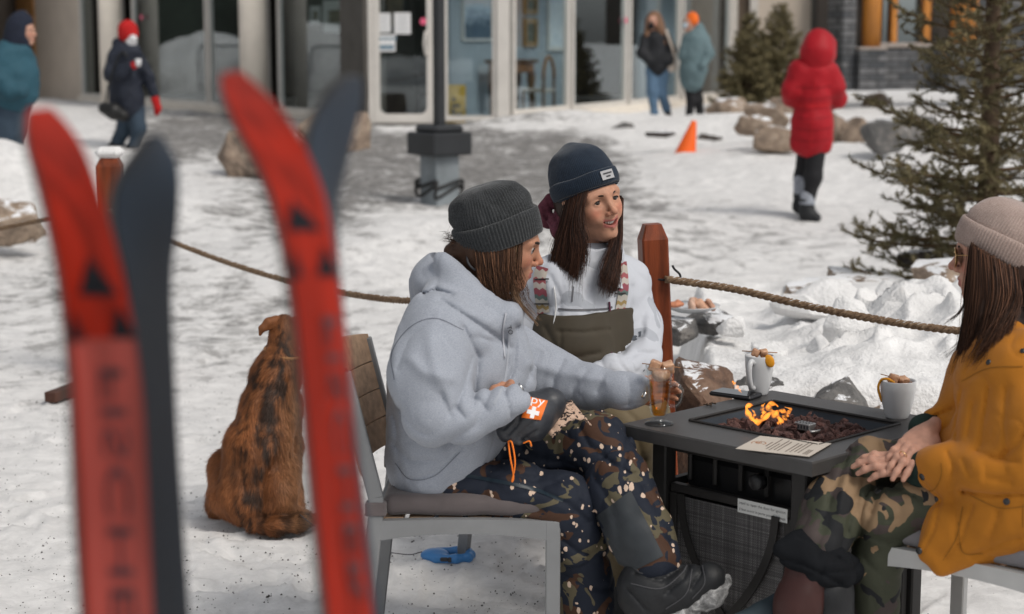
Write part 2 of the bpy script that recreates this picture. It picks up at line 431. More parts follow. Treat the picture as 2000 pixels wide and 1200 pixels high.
# loose grit near the chairs
def grit():
    V = []; Fc = []; r = random.Random(3)
    for i in range(2200):
        py = 620 + 590 * r.random() ** .8; px = r.uniform(-60, 1100) if r.random() < .86 else r.uniform(1100, 2050)
        q = PZ(px, py, 0); z = gh(q[0], q[1]) + float(gfine(np.array([q[0]]), np.array([q[1]]))[0]); s = r.uniform(.0015, .0042) * (1.6 if r.random() < .08 else 1)
        n = len(V); a0 = r.random() * 6
        for k in range(4): V.append((q[0] + s * math.cos(a0 + k * 1.57) * r.uniform(.6, 1.3), q[1] + s * math.sin(a0 + k * 1.57), z - .001))
        V.append((q[0], q[1], z + s * .9)); Fc += [(n, n + 1, n + 4), (n + 1, n + 2, n + 4), (n + 2, n + 3, n + 4), (n + 3, n, n + 4)]
    o = mesh_obj('grit', V, np.array(Fc), mat('grit', (.05, .047, .042), .8, .4, 60), smooth=False)
    tag(o, 'scattered dark grit on the packed snow around the chairs', 'grit', kind='stuff')
grit()
# banks behind the viewpoint, plus unseen dark ridges added to block low sky
def ridge():
    xs = np.linspace(-120, 120, 90); V = []; n = len(xs)
    q = np.stack([xs, 0 * xs, 0 * xs], -1); top = 6 + 2 * fbm(q, .03, 2, 3) + 1.6 * np.abs(fbm(q, .5, 4, 2))
    for zf, yo in ((-.1, -34), (.35, -40), (.7, -46), (1, -52), (.9, -75)):
        for x, t in zip(xs, top): V.append((x, yo + 1.2 * math.sin(x), t * zf - .3))
    Fc = [(j * n + i, j * n + i + 1, (j + 1) * n + i + 1, (j + 1) * n + i) for j in range(4) for i in range(n - 1)]
    tag(mesh_obj('backdrop_hill', V, Fc, mat('dark backdrop', (.035, .045, .035), .9, .6, .35)), kind='structure')  # unseen ridge added to block low sky and darken the glass reflections
    b = Blob()
    for i in range(9): b.ell((-14 + i * 3.6 + rnd.uniform(-1, 1), -12 + rnd.uniform(-1, 1), -.2), (2.6, 1.5, rnd.uniform(1.0, 2.0)), k=.8)
    b.nz(1.2, .25, 5).nz(4, .06, 6)
    v, f = b.mesh(.16, .4); tag(mesh_obj('snow_bank', v, f, PILE), kind='structure')
    b = Blob(); g_ = random.Random(9)
    for i in range(11): b.ell((-14.5 - i * .75 + g_.uniform(-.8, .8), 27 + i * 2.0, -.2), (2.0, 1.6, g_.uniform(1.3, 2.7)), k=.5)
    b.nz(1.4, .3, 15).nz(5, .08, 16); v, f = b.mesh(.14, .4); tag(mesh_obj('snow_bank', v, f, PILE), kind='structure')
    V = []; ts = np.linspace(0, 1, 60)
    for zf, o in ((-.05, 0), (.5, -2), (1, -5)):
        for t in ts: V.append((-24 - 10 * t + o, 10 + 55 * t, zf * (9 + 2.5 * math.sin(31 * t) + 1.5 * math.sin(77 * t))))
    tag(mesh_obj('backdrop_hill', V, [(j * 60 + i, j * 60 + i + 1, (j + 1) * 60 + i + 1, (j + 1) * 60 + i) for j in range(2) for i in range(59)], mat('dark backdrop', (.035, .045, .035))), kind='structure')  # unseen dark strip added for the left windows to mirror instead of sky
ridge()
def barrier(c, d, label):
    d = nv(np.append(d, 0)); t = thing('crowd_barrier', label, 'barrier', c, group='crowd barriers beside the square'); z0 = .12; Z = np.array([0, 0, 1.0]); m = mat('galvanised steel', (.32, .33, .34), .4, .1, 9, metal=.7); c = np.asarray(c, float)
    L = 2.2; q = [c + d * a + Z * z for a, z in ((-L / 2, z0), (-L / 2, .9), (-L / 2 + .15, 1.08), (L / 2 - .15, 1.08), (L / 2, .9), (L / 2, z0), (-L / 2, z0))]; mb = MB(); mb.tube(q, .022, 8); mb.build('frame', m, t, smooth=True); mb = MB()
    for k in range(1, 17): a = -L / 2 + L * k / 17; mb.tube([c + d * a + Z * z0, c + d * a + Z * 1.07], .010, 6)
    mb.build('bars', m, t, smooth=True); mb = MB()
    for a in (-.8, .8): mb.beam(c + d * a + np.array([-.25 * d[1], .25 * d[0], .03]), c + d * a - np.array([-.25 * d[1], .25 * d[0], -.03]), .04, .03)
    mb.build('feet', m, t)
for i in range(4): barrier((-10.6 - i * 1.05, 29.5 + i * 2.05, .36), (-.46, .89), ['crowd barrier nearest the gallery door side, mirrored in the left windows', 'second crowd barrier of the row mirrored in the left windows', 'third crowd barrier of the row mirrored in the left windows', 'farthest crowd barrier of the row mirrored in the left windows'][i])
# ================================================================ rocks
def rock_mat(name, c1, c2, c3, snow=0.0, sc=6):
    m, nt, b = newmat(name); v = coord(nt)
    n1 = noise(nt, v, sc, 8, .65, .6); n2 = noise(nt, v, sc * 6, 6, .7)
    c = ramp(nt, n1, [(.3, c1), (.5, c2), (.68, c3)])
    c = mix(nt, .5, c, ramp(nt, n2, [(.3, .45), (.7, 1.3)]), 'MULTIPLY')
    if snow > 0:
        g = N(nt, 'ShaderNodeNewGeometry'); sx = N(nt, 'ShaderNodeSeparateXYZ'); nt.links.new(g.outputs['Normal'], sx.inputs[0])
        t = math_(nt, 'ADD', sx.outputs[2], math_(nt, 'MULTIPLY', math_(nt, 'SUBTRACT', n1, .5), 1.3))
        f = ramp(nt, t, [(1.0 - snow, 0), (1.06 - snow, 1)]); c = mix(nt, f, c, (.78, .79, .81))
    nt.links.new(c, b.inputs['Base Color']); b.inputs['Roughness'].default_value = .85
    p = bump(nt, b, n1, .6, .03); bump(nt, b, n2, .5, .006, p); return m
RK_TAN = rock_mat('tan boulder', (.10, .08, .065), (.27, .20, .15), (.36, .29, .22), .0)
RK_TANS = rock_mat('tan boulder with snow', (.12, .09, .07), (.30, .225, .165), (.40, .32, .25), .12)
RK_GREY = rock_mat('grey boulder with snow', (.06, .06, .062), (.14, .135, .13), (.24, .22, .20), .07)
RK_RED = rock_mat('rusty ledge stone', (.05, .035, .028), (.15, .085, .055), (.22, .14, .095), .03, 9)
RK_DARK = rock_mat('dark block', (.03, .026, .024), (.07, .056, .048), (.12, .1, .09), .12, 9)
def rock(label, c, size, m, seed=0, rz=0, group=None, sub=3, name='boulder', rough=.08, flat=0):
    r = random.Random(seed); bm = bmesh.new()
    for i in range(16):
        z = r.uniform(-1, 1); a = r.uniform(0, 6.283); q = math.sqrt(1 - z * z) ** .6
        k = r.uniform(.8, 1.0); bm.verts.new((k * q * math.cos(a), k * q * math.sin(a), k * (z if flat == 0 else np.sign(z) * abs(z) ** (1 - flat))))
    hull = bmesh.ops.convex_hull(bm, input=bm.verts)
    bmesh.ops.delete(bm, geom=[v for v in bm.verts if not v.link_faces], context='VERTS')
    bmesh.ops.bevel(bm, geom=list(bm.edges), offset=.05, segments=1, affect='EDGES', profile=.6)
    bmesh.ops.triangulate(bm, faces=bm.faces)
    bmesh.ops.subdivide_edges(bm, edges=bm.edges, cuts=sub, use_grid_fill=True)
    V = np.array([v.co[:] for v in bm.verts]); nn = np.array([v.normal[:] for v in bm.verts])
    V = V + nn * (rough * (fbm(V + seed * 3.1, 1.6, seed, 5) + .35 * np.abs(fbm(V + seed, 5, seed + 2, 3))))[:, None]
    me = bpy.data.meshes.new(name)
    for v, q in zip(bm.verts, V * (np.asarray(size) / 2)): v.co = q
    bmesh.ops.recalc_face_normals(bm, faces=bm.faces)
    bm.to_mesh(me); bm.free(); me.materials.append(m)
    o = bpy.data.objects.new(name, me); COL.objects.link(o); o.location = tuple(map(float, c)); o.rotation_euler = (r.uniform(-.1, .1), r.uniform(-.1, .1), rz)
    return tag(o, label, 'rock', group)
def rock_px(label, x0, y0, x1, y1, Y, m, seed, depth=.8, **kw):
    a = P((x0 + x1) / 2, (y0 + y1) / 2, Y); w = MP(x1 - x0, Y, y0); h = MP(y1 - y0, Y, y0)
    return rock(label, a, (w * 1.22, w * depth, h * 1.35), m, seed, **kw)
def Yg_at(px, py):
    q = PZ(px, py, 0)
    for _ in range(12): q = PZ(px, py, float(gh(q[0], q[1])))
    return q[1]
G_B = 'boulders set out around the square'
rock_px('tan boulder at the left edge, a rope passing before it', -70, 388, 84, 474, 13.0, RK_TANS, 3, group=G_B)
rock_px('small tan boulder between the two pairs of skis', 425, 262, 530, 352, Yg_at(480, 345), RK_TAN, 8, group=G_B)
rock_px('larger tan boulder behind the dark right-hand ski tip', 588, 216, 732, 306, Yg_at(650, 298), RK_TAN, 12, group=G_B)
rock_px('grey-brown boulder below the black-jacketed walker', 1188, 244, 1252, 290, Yg_at(1220, 286), RK_GREY, 21, group=G_B)
for i, (x0, y0, x1, y1, m, s, lb) in enumerate([
        (1390, 205, 1462, 240, RK_TANS, 31, 'low brown boulder at the foot of the leftmost young spruce'),
        (1458, 214, 1520, 254, RK_TANS, 32, 'tawny boulder under the young spruces left of the red coat'),
        (1510, 202, 1560, 252, RK_TAN, 33, 'brown boulder half hidden by the red coat'),
        (1484, 258, 1560, 298, RK_TANS, 34, 'snow-topped boulder at the left hem of the red coat'),
        (1612, 226, 1652, 306, RK_TAN, 35, 'upright brown boulder at the right hem of the red coat'),
        (1650, 246, 1706, 302, RK_TANS, 36, 'tawny wall boulder just right of the red coat'),
        (1700, 240, 1760, 296, RK_GREY, 37, 'grey wall boulder second to the right of the red coat'),
        (1752, 236, 1830, 284, RK_GREY, 38, 'grey wall boulder half behind the big spruce branches'),
        (1768, 276, 1850, 318, RK_GREY, 39, 'low grey boulder beneath the big spruce branches'),
        (1560, 262, 1612, 304, RK_GREY, 42, 'grey boulder hidden behind the hem of the red coat'),
        (1660, 268, 1724, 312, RK_TANS, 43, 'low tawny boulder in front of the wall right of the red coat'),
        (1716, 262, 1790, 306, RK_TAN, 44, 'brown boulder in the lower course left of the big spruce'),
        (1440, 232, 1496, 258, RK_TANS, 45, 'half-buried brown stone below the left young spruce'),
        (1690, 192, 1726, 208, RK_TANS, 40, 'small brown stone in the snow before the log building'),
        (1485, 312, 1590, 334, RK_DARK, 41, 'flat dark stone sunk in snow behind the red-coated walker')]):
    rock_px(lb, x0 - 13, y0 - 9, x1 + 13, y1 + 6, Yg_at((x0 + x1) / 2, y1 - 2) - .35, m, s, group='stones of the low boulder wall', sub=2)
for i, (px, py, w, lb) in enumerate([(1380, 268, 34, 'dark little stone in the snow right of the orange cone'), (1400, 272, 22, 'smallest dark stone right of the orange cone'), (1290, 262, 60, 'thin brown stone edge left of the orange cone')]):
    rock_px(lb, px - w / 2, py - 6, px + w / 2, py + 6, Yg_at(px, py + 3), RK_DARK, 50 + i, sub=2, group='stones of the low boulder wall')
# ================================================================ raised stone bed behind the table
BED_FRONT, BED_BACK = 5.62, 8.9
def bed_h(x, y):
    p = np.stack([x, y, 0 * x], -1)
    e = sstep(0, .16, x - .088 * y) * sstep(BED_FRONT - .08, BED_FRONT + .08, y) * (1 - sstep(BED_BACK - .5, BED_BACK + .35, y))
    top = .46 + .05 * fbm(p, 1.7, 40, 3)
    lump = np.maximum(0, fbm(p, 2.6, 41, 3) + .15) * .15 * sstep(.95, 1.35, x) * sstep(5.75, 6.3, y) * (1 - sstep(7.3, 8.2, y))
    ck = 1 - np.abs(vnoise(p + .15 * fbm(p, 5, 60, 2)[..., None], 5.2, 43))
    lump = lump + .09 * ck ** 2 * sstep(1.0, 1.3, x) * sstep(5.8, 6.2, y) * (1 - sstep(7.2, 8.0, y))
    return (top + lump) * e - .05 * (1 - e)
xs = np.linspace(.30, 4.2, 330); ys = np.linspace(BED_FRONT - .14, BED_BACK + .5, 300)
Xb, Yb = np.meshgrid(xs, ys); Zb = bed_h(Xb, Yb) + .006 * fbm(np.stack([Xb, Yb, 0 * Xb], -1), 14, 44, 3)
ib = np.arange(Xb.size).reshape(Xb.shape)
bedo = mesh_obj('snow_bank', np.stack([Xb, Yb, Zb], -1).reshape(-1, 3), np.stack([ib[:-1, :-1], ib[:-1, 1:], ib[1:, 1:], ib[1:, :-1]], -1).reshape(-1, 4), PILE)
tag(bedo, kind='structure')
G_L = 'ledge stones of the raised bed behind the table'
def ledge(label, x0, y0, x1, y1, Y, m, seed, d=.5, **kw):
    a = P((x0 + x1) / 2, (y0 + y1) / 2, Y); w = MP(x1 - x0, Y, y0); h = MP(y1 - y0, Y, y0)
    return rock(label, a, (w * 1.16, d, h * 1.15), m, seed, group=G_L, name='ledge_stone', flat=.6, sub=6, rough=.06, **kw)
ledge('broad rusty ledge stone behind the tall glass of tea', 1270, 712, 1450, 960, 5.72, RK_RED, 61, .5)
ledge('dark ledge stone between the handled mug and the far table edge', 1420, 742, 1545, 960, 5.74, RK_GREY, 62, .5)
ledge('ledge stone with a bared dark edge between the two mugs', 1530, 738, 1700, 950, 5.68, RK_GREY, 63, .42)
ledge('icy tan ledge stone left of the plain white mug', 1640, 775, 1780, 960, 5.6, RK_TANS, 64, .4)
ledge('icy ledge stone right of the plain white mug', 1770, 785, 1960, 960, 5.6, RK_TANS, 65, .4)
ledge('stepped stone under the plate of leftovers', 1278, 622, 1368, 672, 6.55, RK_GREY, 66, .36)
ledge('dark stone just right of the plate', 1330, 606, 1436, 642, 6.75, RK_GREY, 67, .5)
ledge('pale flat slab with a dark left end beyond the rope', 1515, 556, 1690, 592, 8.3, RK_TANS, 68, .9)
ledge('pale flat slab beyond the snow lumps, nearer the spruce', 1610, 530, 1760, 566, 8.9, RK_TANS, 69, .9)
ledge('small flat slab stone with ice left of the spruce', 1530, 582, 1600, 606, 7.9, RK_GREY, 70, .5)
ledge('dark squared block in the snow left of the sunglasses', 1750, 490, 1846, 526, 9.2, RK_DARK, 71, .4)
ledge('rounded tan boulder capped with snow beside the sunglasses', 1786, 512, 1900, 574, 8.2, RK_TANS, 72, .6)
def chunk(label, px, py, w, h, Y, seed):
    a = P(px, py, Y)
    o = rock(label, a, (MP(w, Y), MP(w, Y) * .8, MP(h, Y)), PILE, seed, rz=seed * 1.3, name='snow_chunk', sub=3, rough=.05, group='broken snow chunks heaped on the raised bed')
    o['category'] = 'snow chunk'
for i, (px, py, w, h, Y, lb) in enumerate([
        (1650, 640, 130, 130, 6.5, 'largest upright snow slab in the heap below the rope'), (1430, 640, 90, 60, 6.5, 'rounded snow chunk right of the plate'),
        (1560, 600, 130, 60, 7.2, 'wide snow chunk just below the rope near the flat slabs'), (1735, 645, 70, 60, 6.6, 'pointed snow chunk right of the largest slab'),
        (1500, 690, 100, 60, 6.3, 'soft snow lump left of the heap foot'), (1620, 730, 90, 46, 6.2, 'low snow lump at the foot of the heap'),
        (1720, 705, 110, 50, 6.3, 'tilted snow plate with a dark crack to the right'), (1790, 660, 80, 60, 6.7, 'snow chunk nearest the long brown hair'),
        (1600, 680, 80, 50, 6.35, 'rough snow lump in the middle of the heap'), (1800, 740, 90, 50, 6.1, 'snow lump above the plain white mug'),
        (1850, 690, 70, 60, 6.4, 'snow lump partly hidden by the hair ends'), (1400, 690, 80, 34, 6.4, 'smooth snow lump below the plate stone'), (1690, 590, 90, 44, 7.3, 'snow chunk above the rope right of centre')]):
    chunk(lb, px, py, w, h, Y, 80 + i)
# ================================================================ gallery building
CREAM = mat('cream render', (.72, .66, .58), .8, .07, 3, .25, 60, .003)
BEIGE = mat('beige wall', (.56, .485, .41), .85, .06, 2, .3, 80, .003)
ALU = mat('pale aluminium frame', (.60, .57, .53), .45, .06, 4)
DKPIL = mat('dark brown pilaster', (.085, .077, .068), .6, .15, 4)
DKIN = mat('dark interior wall', (.045, .038, .033), .85, .3, 1.2)
GREYIN = mat('grey display wall', (.30, .35, .39), .8, .08, 2)
FLOORIN = mat('gallery floor', (.09, .075, .06), .5, .2, 3)
def glass_mat(name, tint=(.8, .86, .87), refl=.12):
    m, nt, b = newmat(name); nt.nodes.remove(b); out = [n for n in nt.nodes if n.type == 'OUTPUT_MATERIAL'][0]
    tr = N(nt, 'ShaderNodeBsdfTransparent'); tr.inputs[0].default_value = rgb(tint)
    gl = N(nt, 'ShaderNodeBsdfGlossy'); gl.inputs['Roughness'].default_value = .02; gl.inputs['Color'].default_value = (.9, .95, .97, 1)
    fr = N(nt, 'ShaderNodeLayerWeight', Blend=.5); mx = N(nt, 'ShaderNodeMixShader')
    nt.links.new(math_(nt, 'ADD', math_(nt, 'MULTIPLY', math_(nt, 'POWER', fr.outputs['Facing'], 4.0), .6), refl), mx.inputs[0]); nt.links.new(tr.outputs[0], mx.inputs[1]); nt.links.new(gl.outputs[0], mx.inputs[2])
    nt.links.new(mx.outputs[0], out.inputs['Surface']); return m
GLASS = glass_mat('shop glass', (.90, .94, .95), refl=.07)
FZ = .36
class Line:
    def __init__(s, a, b): s.a = np.array(a, float); s.d = nv(np.array(b, float) - s.a); s.n = np.array([s.d[1], -s.d[0]]); s.n = s.n if s.n[1] < 0 else -s.n
    def u(s, px):
        r = (px - 1000) / F / 1.009                 # X = r * Y
        return (r * s.a[1] - s.a[0]) / (s.d[0] - r * s.d[1])
    def pt(s, u, o=0, z=0): q = s.a + s.d * u + s.n * o; return np.array([q[0], q[1], z])
    def M(s): return np.stack([np.append(s.d, 0), np.append(s.n, 0), [0, 0, 1]], 1)
    def box(s, mb, u0, u1, z0, z1, o0, o1, bev=0): mb.box(s.pt((u0 + u1) / 2, (o0 + o1) / 2, (z0 + z1) / 2), (abs(u1 - u0), abs(o1 - o0), z1 - z0), s.M(), bev)
    def Y(s, u): return s.a[1] + s.d[1] * u
def zpx(py, Y): return P(1000, py, Y)[2]
LL = Line((-2.1, 26), (-8.75, 36)); LC = Line((-2.1, 26), (-.11, 26)); LR = Line((-.11, 26), (4.38, 36))
gal = thing('gallery_building', 'single-storey gallery with cream columns and tall shop windows', 'building', (0, 30, FZ))
TOPZ = 3.9
def part(name, line, px0, px1, z0, z1, o0, o1, m, parent=gal, bev=.01):
    mb = MB(); line.box(mb, line.u(px0), line.u(px1), z0, z1, o0, o1, bev); return mb.build(name, m, parent)
def window(line, px0, px1, z0, z1, fw=.05, parent=gal):
    u0, u1 = sorted((line.u(px0), line.u(px1))); fr = MB()
    line.box(fr, u0, u0 + fw, z0, z1, -.06, .03); line.box(fr, u1 - fw, u1, z0, z1, -.06, .03)
    line.box(fr, u0 + fw, u1 - fw, z0, z0 + fw * 1.2, -.06, .028); line.box(fr, u0 + fw, u1 - fw, z1 - fw, z1, -.06, .028)
    w = fr.build('window', ALU, parent); pn = MB(); line.box(pn, u0 + fw, u1 - fw, z0 + fw, z1 - fw, -.02, -.012); pn.build('pane', GLASS, w); return w
WB, WT = FZ + .12, 3.0
part('wall', LL, -120, 70, -.1, TOPZ, -.25, -.02, BEIGE); part('wall', LL, 72, 160, -.1, TOPZ, -.25, 0, BEIGE)
for a, b in ((160, 240), (262, 406), (410, 522), (545, 672)): window(LL, a, b, WB, WT)
part('sill_band', LL, 158, 672, -.1, WB, -.2, .10, CREAM); part('lintel', LL, 158, 672, WT, TOPZ, -.2, .05, CREAM)
part('pilaster', LL, 671, 718, -.1, TOPZ, -.3, .06, DKPIL); part('sill_band', LC, 722, 985, -.1, FZ + .02, -.3, .12, DKPIL)
part('lintel', LC, 722, 985, WT, TOPZ, -.2, .05, CREAM)
window(LC, 866, 970, FZ + .06, WT, .06); part('frame_post', LC, 970, 994, FZ, TOPZ, -.08, .07, ALU)
for a, b in ((1000, 1110), (1116, 1222), (1228, 1326), (1332, 1424)): window(LR, a, b, WB, WT, .07)
part('sill_band', LR, 998, 1426, -.1, WB, -.2, .14, CREAM); part('lintel', LR, 998, 1426, WT, TOPZ, -.2, .05, CREAM)
for px in (252, 533, 12):
    c = LL.pt(LL.u(px), .34); r = .21
    mb = MB(); mb.lathe([(r, 0), (r, TOPZ)], (c[0], c[1], -.1), 40, cap=True); mb.build('column', CREAM, gal, smooth=True)
part('corner_post', LR, 1424, 1438, FZ, TOPZ, -.1, .06, ALU)
LX = Line((4.5, 36.1), (6.9, 36.1))
part('wall', LX, 1436, 1470, 0, TOPZ, -.1, .0, mat('brown boards', (.10, .075, .055), .8, .2, 3)); part('frame_post', LX, 1462, 1478, 0, TOPZ, -.05, .1, ALU)
part('wall', LX, 1478, 1628, 0, TOPZ, -.2, .02, BEIGE)
mb = MB(); c = LX.pt(LX.u(1594), .14); mb.lathe([(.15, 0), (.15, 3.6)], (c[0], c[1], .2), 20, cap=True); mb.build('downpipe', mat('dark pipe', (.05, .05, .048), .5), gal, smooth=True)
part('wall_trim', LX, 1612, 1630, 0, TOPZ, -.1, .1, CREAM)
# inside
FOOT = [(-2.1, 26.06), (-.11, 26.06), (4.34, 36.0), (4.34, 38.9), (-10.65, 38.9), (-8.75, 36.05)]
mb = MB(); mb.prism([(x, y, FZ - .05) for x, y in FOOT], (0, 0, .05)); mb.build('floor', FLOORIN, gal)
mb = MB(); mb.box((-2, 38.8, 2), (18, .1, 4)); mb.build('back_wall', DKIN, gal)
mb = MB(); mb.prism([(x, y, TOPZ + .01) for x, y in FOOT], (0, 0, .2)); mb.build('roof', DKPIL, gal)
mb = MB(); mb.box((-10.6, 37.5, 2), (.1, 4, 4)); mb.build('side_wall', DKIN, gal)
part('display_wall', LR, 995, 1226, FZ, WT, -1.05, -.95, GREYIN); part('display_wall', LR, 1330, 1424, FZ, WT, -.9, -.8, GREYIN)
part('display_wall', LL, 560, 640, FZ, WT, -1.6, -1.5, DKIN); part('display_wall', LL, 400, 520, FZ, WT, -1.8, -1.7, DKIN)
# door
dr = bpy.data.objects.new('door', None)
def rounded(line, u0, u1, z0, z1, r, o, n=6):
    out = []
    for cx, cz, a0 in ((u0 + r, z0 + r, 180), (u1 - r, z0 + r, 270), (u1 - r, z1 - r, 0), (u0 + r, z1 - r, 90)):
        for k in range(n + 1): a = R(a0 + 90 * k / n); out.append(line.pt(cx + r * math.cos(a), o, cz + r * math.sin(a)))
    return out
u0, u1 = LC.u(730), LC.u(846)
outer = rounded(LC, u0, u1, FZ + .03, 2.9, .01, .05); inner = rounded(LC, u0 + .09, u1 - .09, FZ + .16, 2.78, .10, .05)
nn = len(outer); dv = np.array([LC.n[0], LC.n[1], 0]) * -.06
V = [*outer, *inner, *[q + dv for q in outer], *[q + dv for q in inner]]; Fc = []
for i in range(nn):
    j = (i + 1) % nn; Fc += [(i, j, nn + j, nn + i), (2 * nn + i, 2 * nn + j, j, i), (nn + i, nn + j, 3 * nn + j, 3 * nn + i)]
door = mesh_obj('door', V, Fc, ALU, gal, smooth=False); fixn(door); bpy.data.objects.remove(dr)
pn = MB(); LC.box(pn, u0 + .07, u1 - .07, FZ + .14, 2.8, .015, .022); pn.build('pane', GLASS, door)
hd = MB(); hu = LC.u(832); hz = [zpx(62, 26), zpx(108, 26)]
hd.tube([LC.pt(hu + .03, .06, hz[1]), LC.pt(hu, .13, hz[1] + .01), LC.pt(hu - .02, .14, (hz[0] + hz[1]) / 2), LC.pt(hu, .13, hz[0] - .01), LC.pt(hu + .03, .06, hz[0])], .018, 8); hd.build('handle', ALU, door, smooth=True)
part('door_post', LC, 846, 862, FZ, TOPZ, -.08, .06, ALU); part('door_post', LC, 719, 729, FZ, TOPZ, -.08, .06, ALU)
# notices and signs on the glass
PAPER = mat('white paper', (.72, .72, .72), .8, .03, 5); INK = mat('dark ink', (.05, .05, .055), .7)
def sheet(name, label, cat, line, x0, y0, x1, y1, o, m, lines=0, ink=INK, group=None):
    a, b = sorted((line.u(x0), line.u(x1))); Y = line.Y((a + b) / 2); z0, z1 = zpx(y1, Y), zpx(y0, Y)
    t = thing(name, label, cat, line.pt((a + b) / 2, o, z0), group=group); mb = MB(); line.box(mb, a, b, z0, z1, o, o + .006); mb.build('sheet', m, t)
    if lines:
        mb = MB()
        for k in range(lines):
            z = z1 - (z1 - z0) * (k + 1.2) / (lines + 1.4); w = (b - a) * (.62 + .2 * math.sin(k * 2.1)); c = (a + b) / 2
            line.box(mb, c - w / 2, c + w / 2, z - (z1 - z0) * .1 / lines, z + (z1 - z0) * .12 / lines, o + .006, o + .008)
        mb.build('printed_lines', ink, t)
    return t
INKL = mat('light grey ink', (.42, .43, .45), .7)
sheet('notice', 'left of the two white notices taped to the gallery door', 'notice', LC, 735, 26, 764, 64, .024, PAPER, 8, INKL, 'notices on the gallery door')
sheet('notice', 'right of the two white notices taped to the gallery door', 'notice', LC, 771, 25, 803, 67, .024, PAPER, 9, INKL, 'notices on the gallery door')
mk = sheet('mask_notice', 'wider door notice with a row of dark mask symbols', 'notice', LC, 735, 68, 773, 101, .024, PAPER)
mb = MB()
for k in range(4):
    u = sorted((LC.u(738), LC.u(770)))[0] + .03 + k * .066; LC.box(mb, u, u + .045, zpx(79, 26), zpx(73, 26), .03, .033)
LC.box(mb, LC.u(738), LC.u(770), zpx(97, 26), zpx(88, 26), .03, .032); mb.build('printed_symbols', mat('blue grey print', (.16, .24, .30), .7), mk)
PINK = mat('pink sticker', (.75, .12, .22), .6)
for ln, px, py, lb in ((LC, 828, 42, 'pink round sticker on the door glass'), (LL, 283, 34, 'pink round sticker on the window beside the left column'), (LR, 1218, 40, 'pink round sticker on the right-hand windows')):
    u = ln.u(px); c = ln.pt(u, .036, zpx(py, ln.Y(u))); mb = MB(); mb.lathe([(0.0, .0), (.05, 0), (.05, .006), (0, .006)], c, 16, axis=(ln.n[0], ln.n[1], 0)); o = mb.build('sticker', PINK, base=c); tag(o, lb, 'sticker', 'pink stickers on the gallery glass')
YEL = mat('yellow plastic', (.62, .40, .07), .5)
fs = thing('floor_sign', 'yellow folding floor sign standing behind the glass beside the door', 'sign', LC.pt(LC.u(888), -.35, FZ))
for s_ in (-1, 1):
    mb = MB(); q = LC.pt(LC.u(888), -.35, FZ); mb.box(q + [0, s_ * .09, .28], (.29, .012, .58), Matrix.Rotation(s_ * R(-14), 3, 'X'), .004); mb.build('panel', YEL, fs)
mb = MB(); q = LC.pt(LC.u(888), -.35, FZ); bs = q + np.array([0, -.115, 0])
for dx, z, w, h in ((0, .46, .16, .05), (-.02, .36, .05, .05), (.01, .27, .12, .04), (-.03, .19, .04, .09), (.05, .15, .1, .03), (0, .08, .16, .03)):
    mb.box(bs + [dx, -.02 + (z - .28) * .25, z], (w, .004, h), Matrix.Rotation(R(14), 3, 'X'))
mb.build('pictogram', INK, fs)
# pictures and furniture in the gallery
def picmat(name, stops, sc=(3, 3, 3), zs=None, dist=1.5):
    m, nt, b = newmat(name); v = coord(nt, sc); f = noise(nt, v, 1.0, 6, .6, dist)
    if zs:
        sx = N(nt, 'ShaderNodeSeparateXYZ'); nt.links.new(coord(nt), sx.inputs[0]); f = math_(nt, 'ADD', math_(nt, 'MULTIPLY', sx.outputs[2], zs), math_(nt, 'MULTIPLY', math_(nt, 'SUBTRACT', f, .5), .5))
    nt.links.new(ramp(nt, f, stops), b.inputs['Base Color']); b.inputs['Roughness'].default_value = .5; return m
WOODD = mat('dark wood', (.10, .05, .025), .5, .3, 6); GILT = mat('gilt frame', (.30, .19, .08), .5, .2, 10); WHITEF = mat('white frame', (.6, .6, .58), .6, .04, 5); BLACKF = mat('black frame', (.03, .03, .03), .5)
def picture(label, line, x0, y0, x1, y1, o, m, fm, fw=.06):
    t = sheet('painting', label, 'painting', line, x0, y0, x1, y1, o, m, group='pictures hung in the gallery')
    a, b = sorted((line.u(x0), line.u(x1))); Y = line.Y((a + b) / 2); z0, z1 = zpx(y1, Y), zpx(y0, Y); mb = MB()
    line.box(mb, a - fw, a, z0 - fw, z1 + fw, o - .01, o + .04); line.box(mb, b, b + fw, z0 - fw, z1 + fw, o - .01, o + .04)
    line.box(mb, a, b, z0 - fw, z0, o - .01, o + .038); line.box(mb, a, b, z1, z1 + fw, o - .01, o + .038); mb.build('frame', fm, t)
LAND = picmat('blue landscape', [(.15, (.05, .09, .14)), (.35, (.5, .6, .7)), (.5, (.7, .6, .55)), (.75, (.18, .38, .65))], (3, 3, 6), .75)
LACE = picmat('blue and white blossom print', [(.35, (.2, .32, .5)), (.5, (.75, .8, .8)), (.62, (.45, .52, .62))], (14, 14, 14))
OLD = picmat('brown still life', [(.3, (.03, .025, .015)), (.55, (.16, .11, .05)), (.75, (.4, .33, .2))], (5, 5, 5)); GRN = picmat('green portrait', [(.3, (.02, .03, .02)), (.6, (.07, .09, .05)), (.78, (.35, .28, .16))], (6, 6, 6))
picture('large blue mountain landscape left in the right-hand windows', LR, 1016, -8, 1068, 76, -.94, LAND, WHITEF, .03)
picture('narrow brown picture in a pale frame beside the landscape', LR, 1084, 8, 1096, 64, -.94, OLD, WHITEF, .10)
picture('upper small dark portrait by the middle mullion', LR, 1132, 0, 1148, 18, -.94, GRN, GILT, .08)
picture('lower small dark portrait by the middle mullion', LR, 1132, 46, 1148, 82, -.94, GRN, GILT, .08)
picture('tall blue blossom print left of the black-jacketed walker', LR, 1174, -6, 1210, 92, -.94, LACE, WHITEF, .06)
picture('dark framed picture left in the window beside the door', LC, 876, 18, 888, 32, -2.4, OLD, GILT, .12)
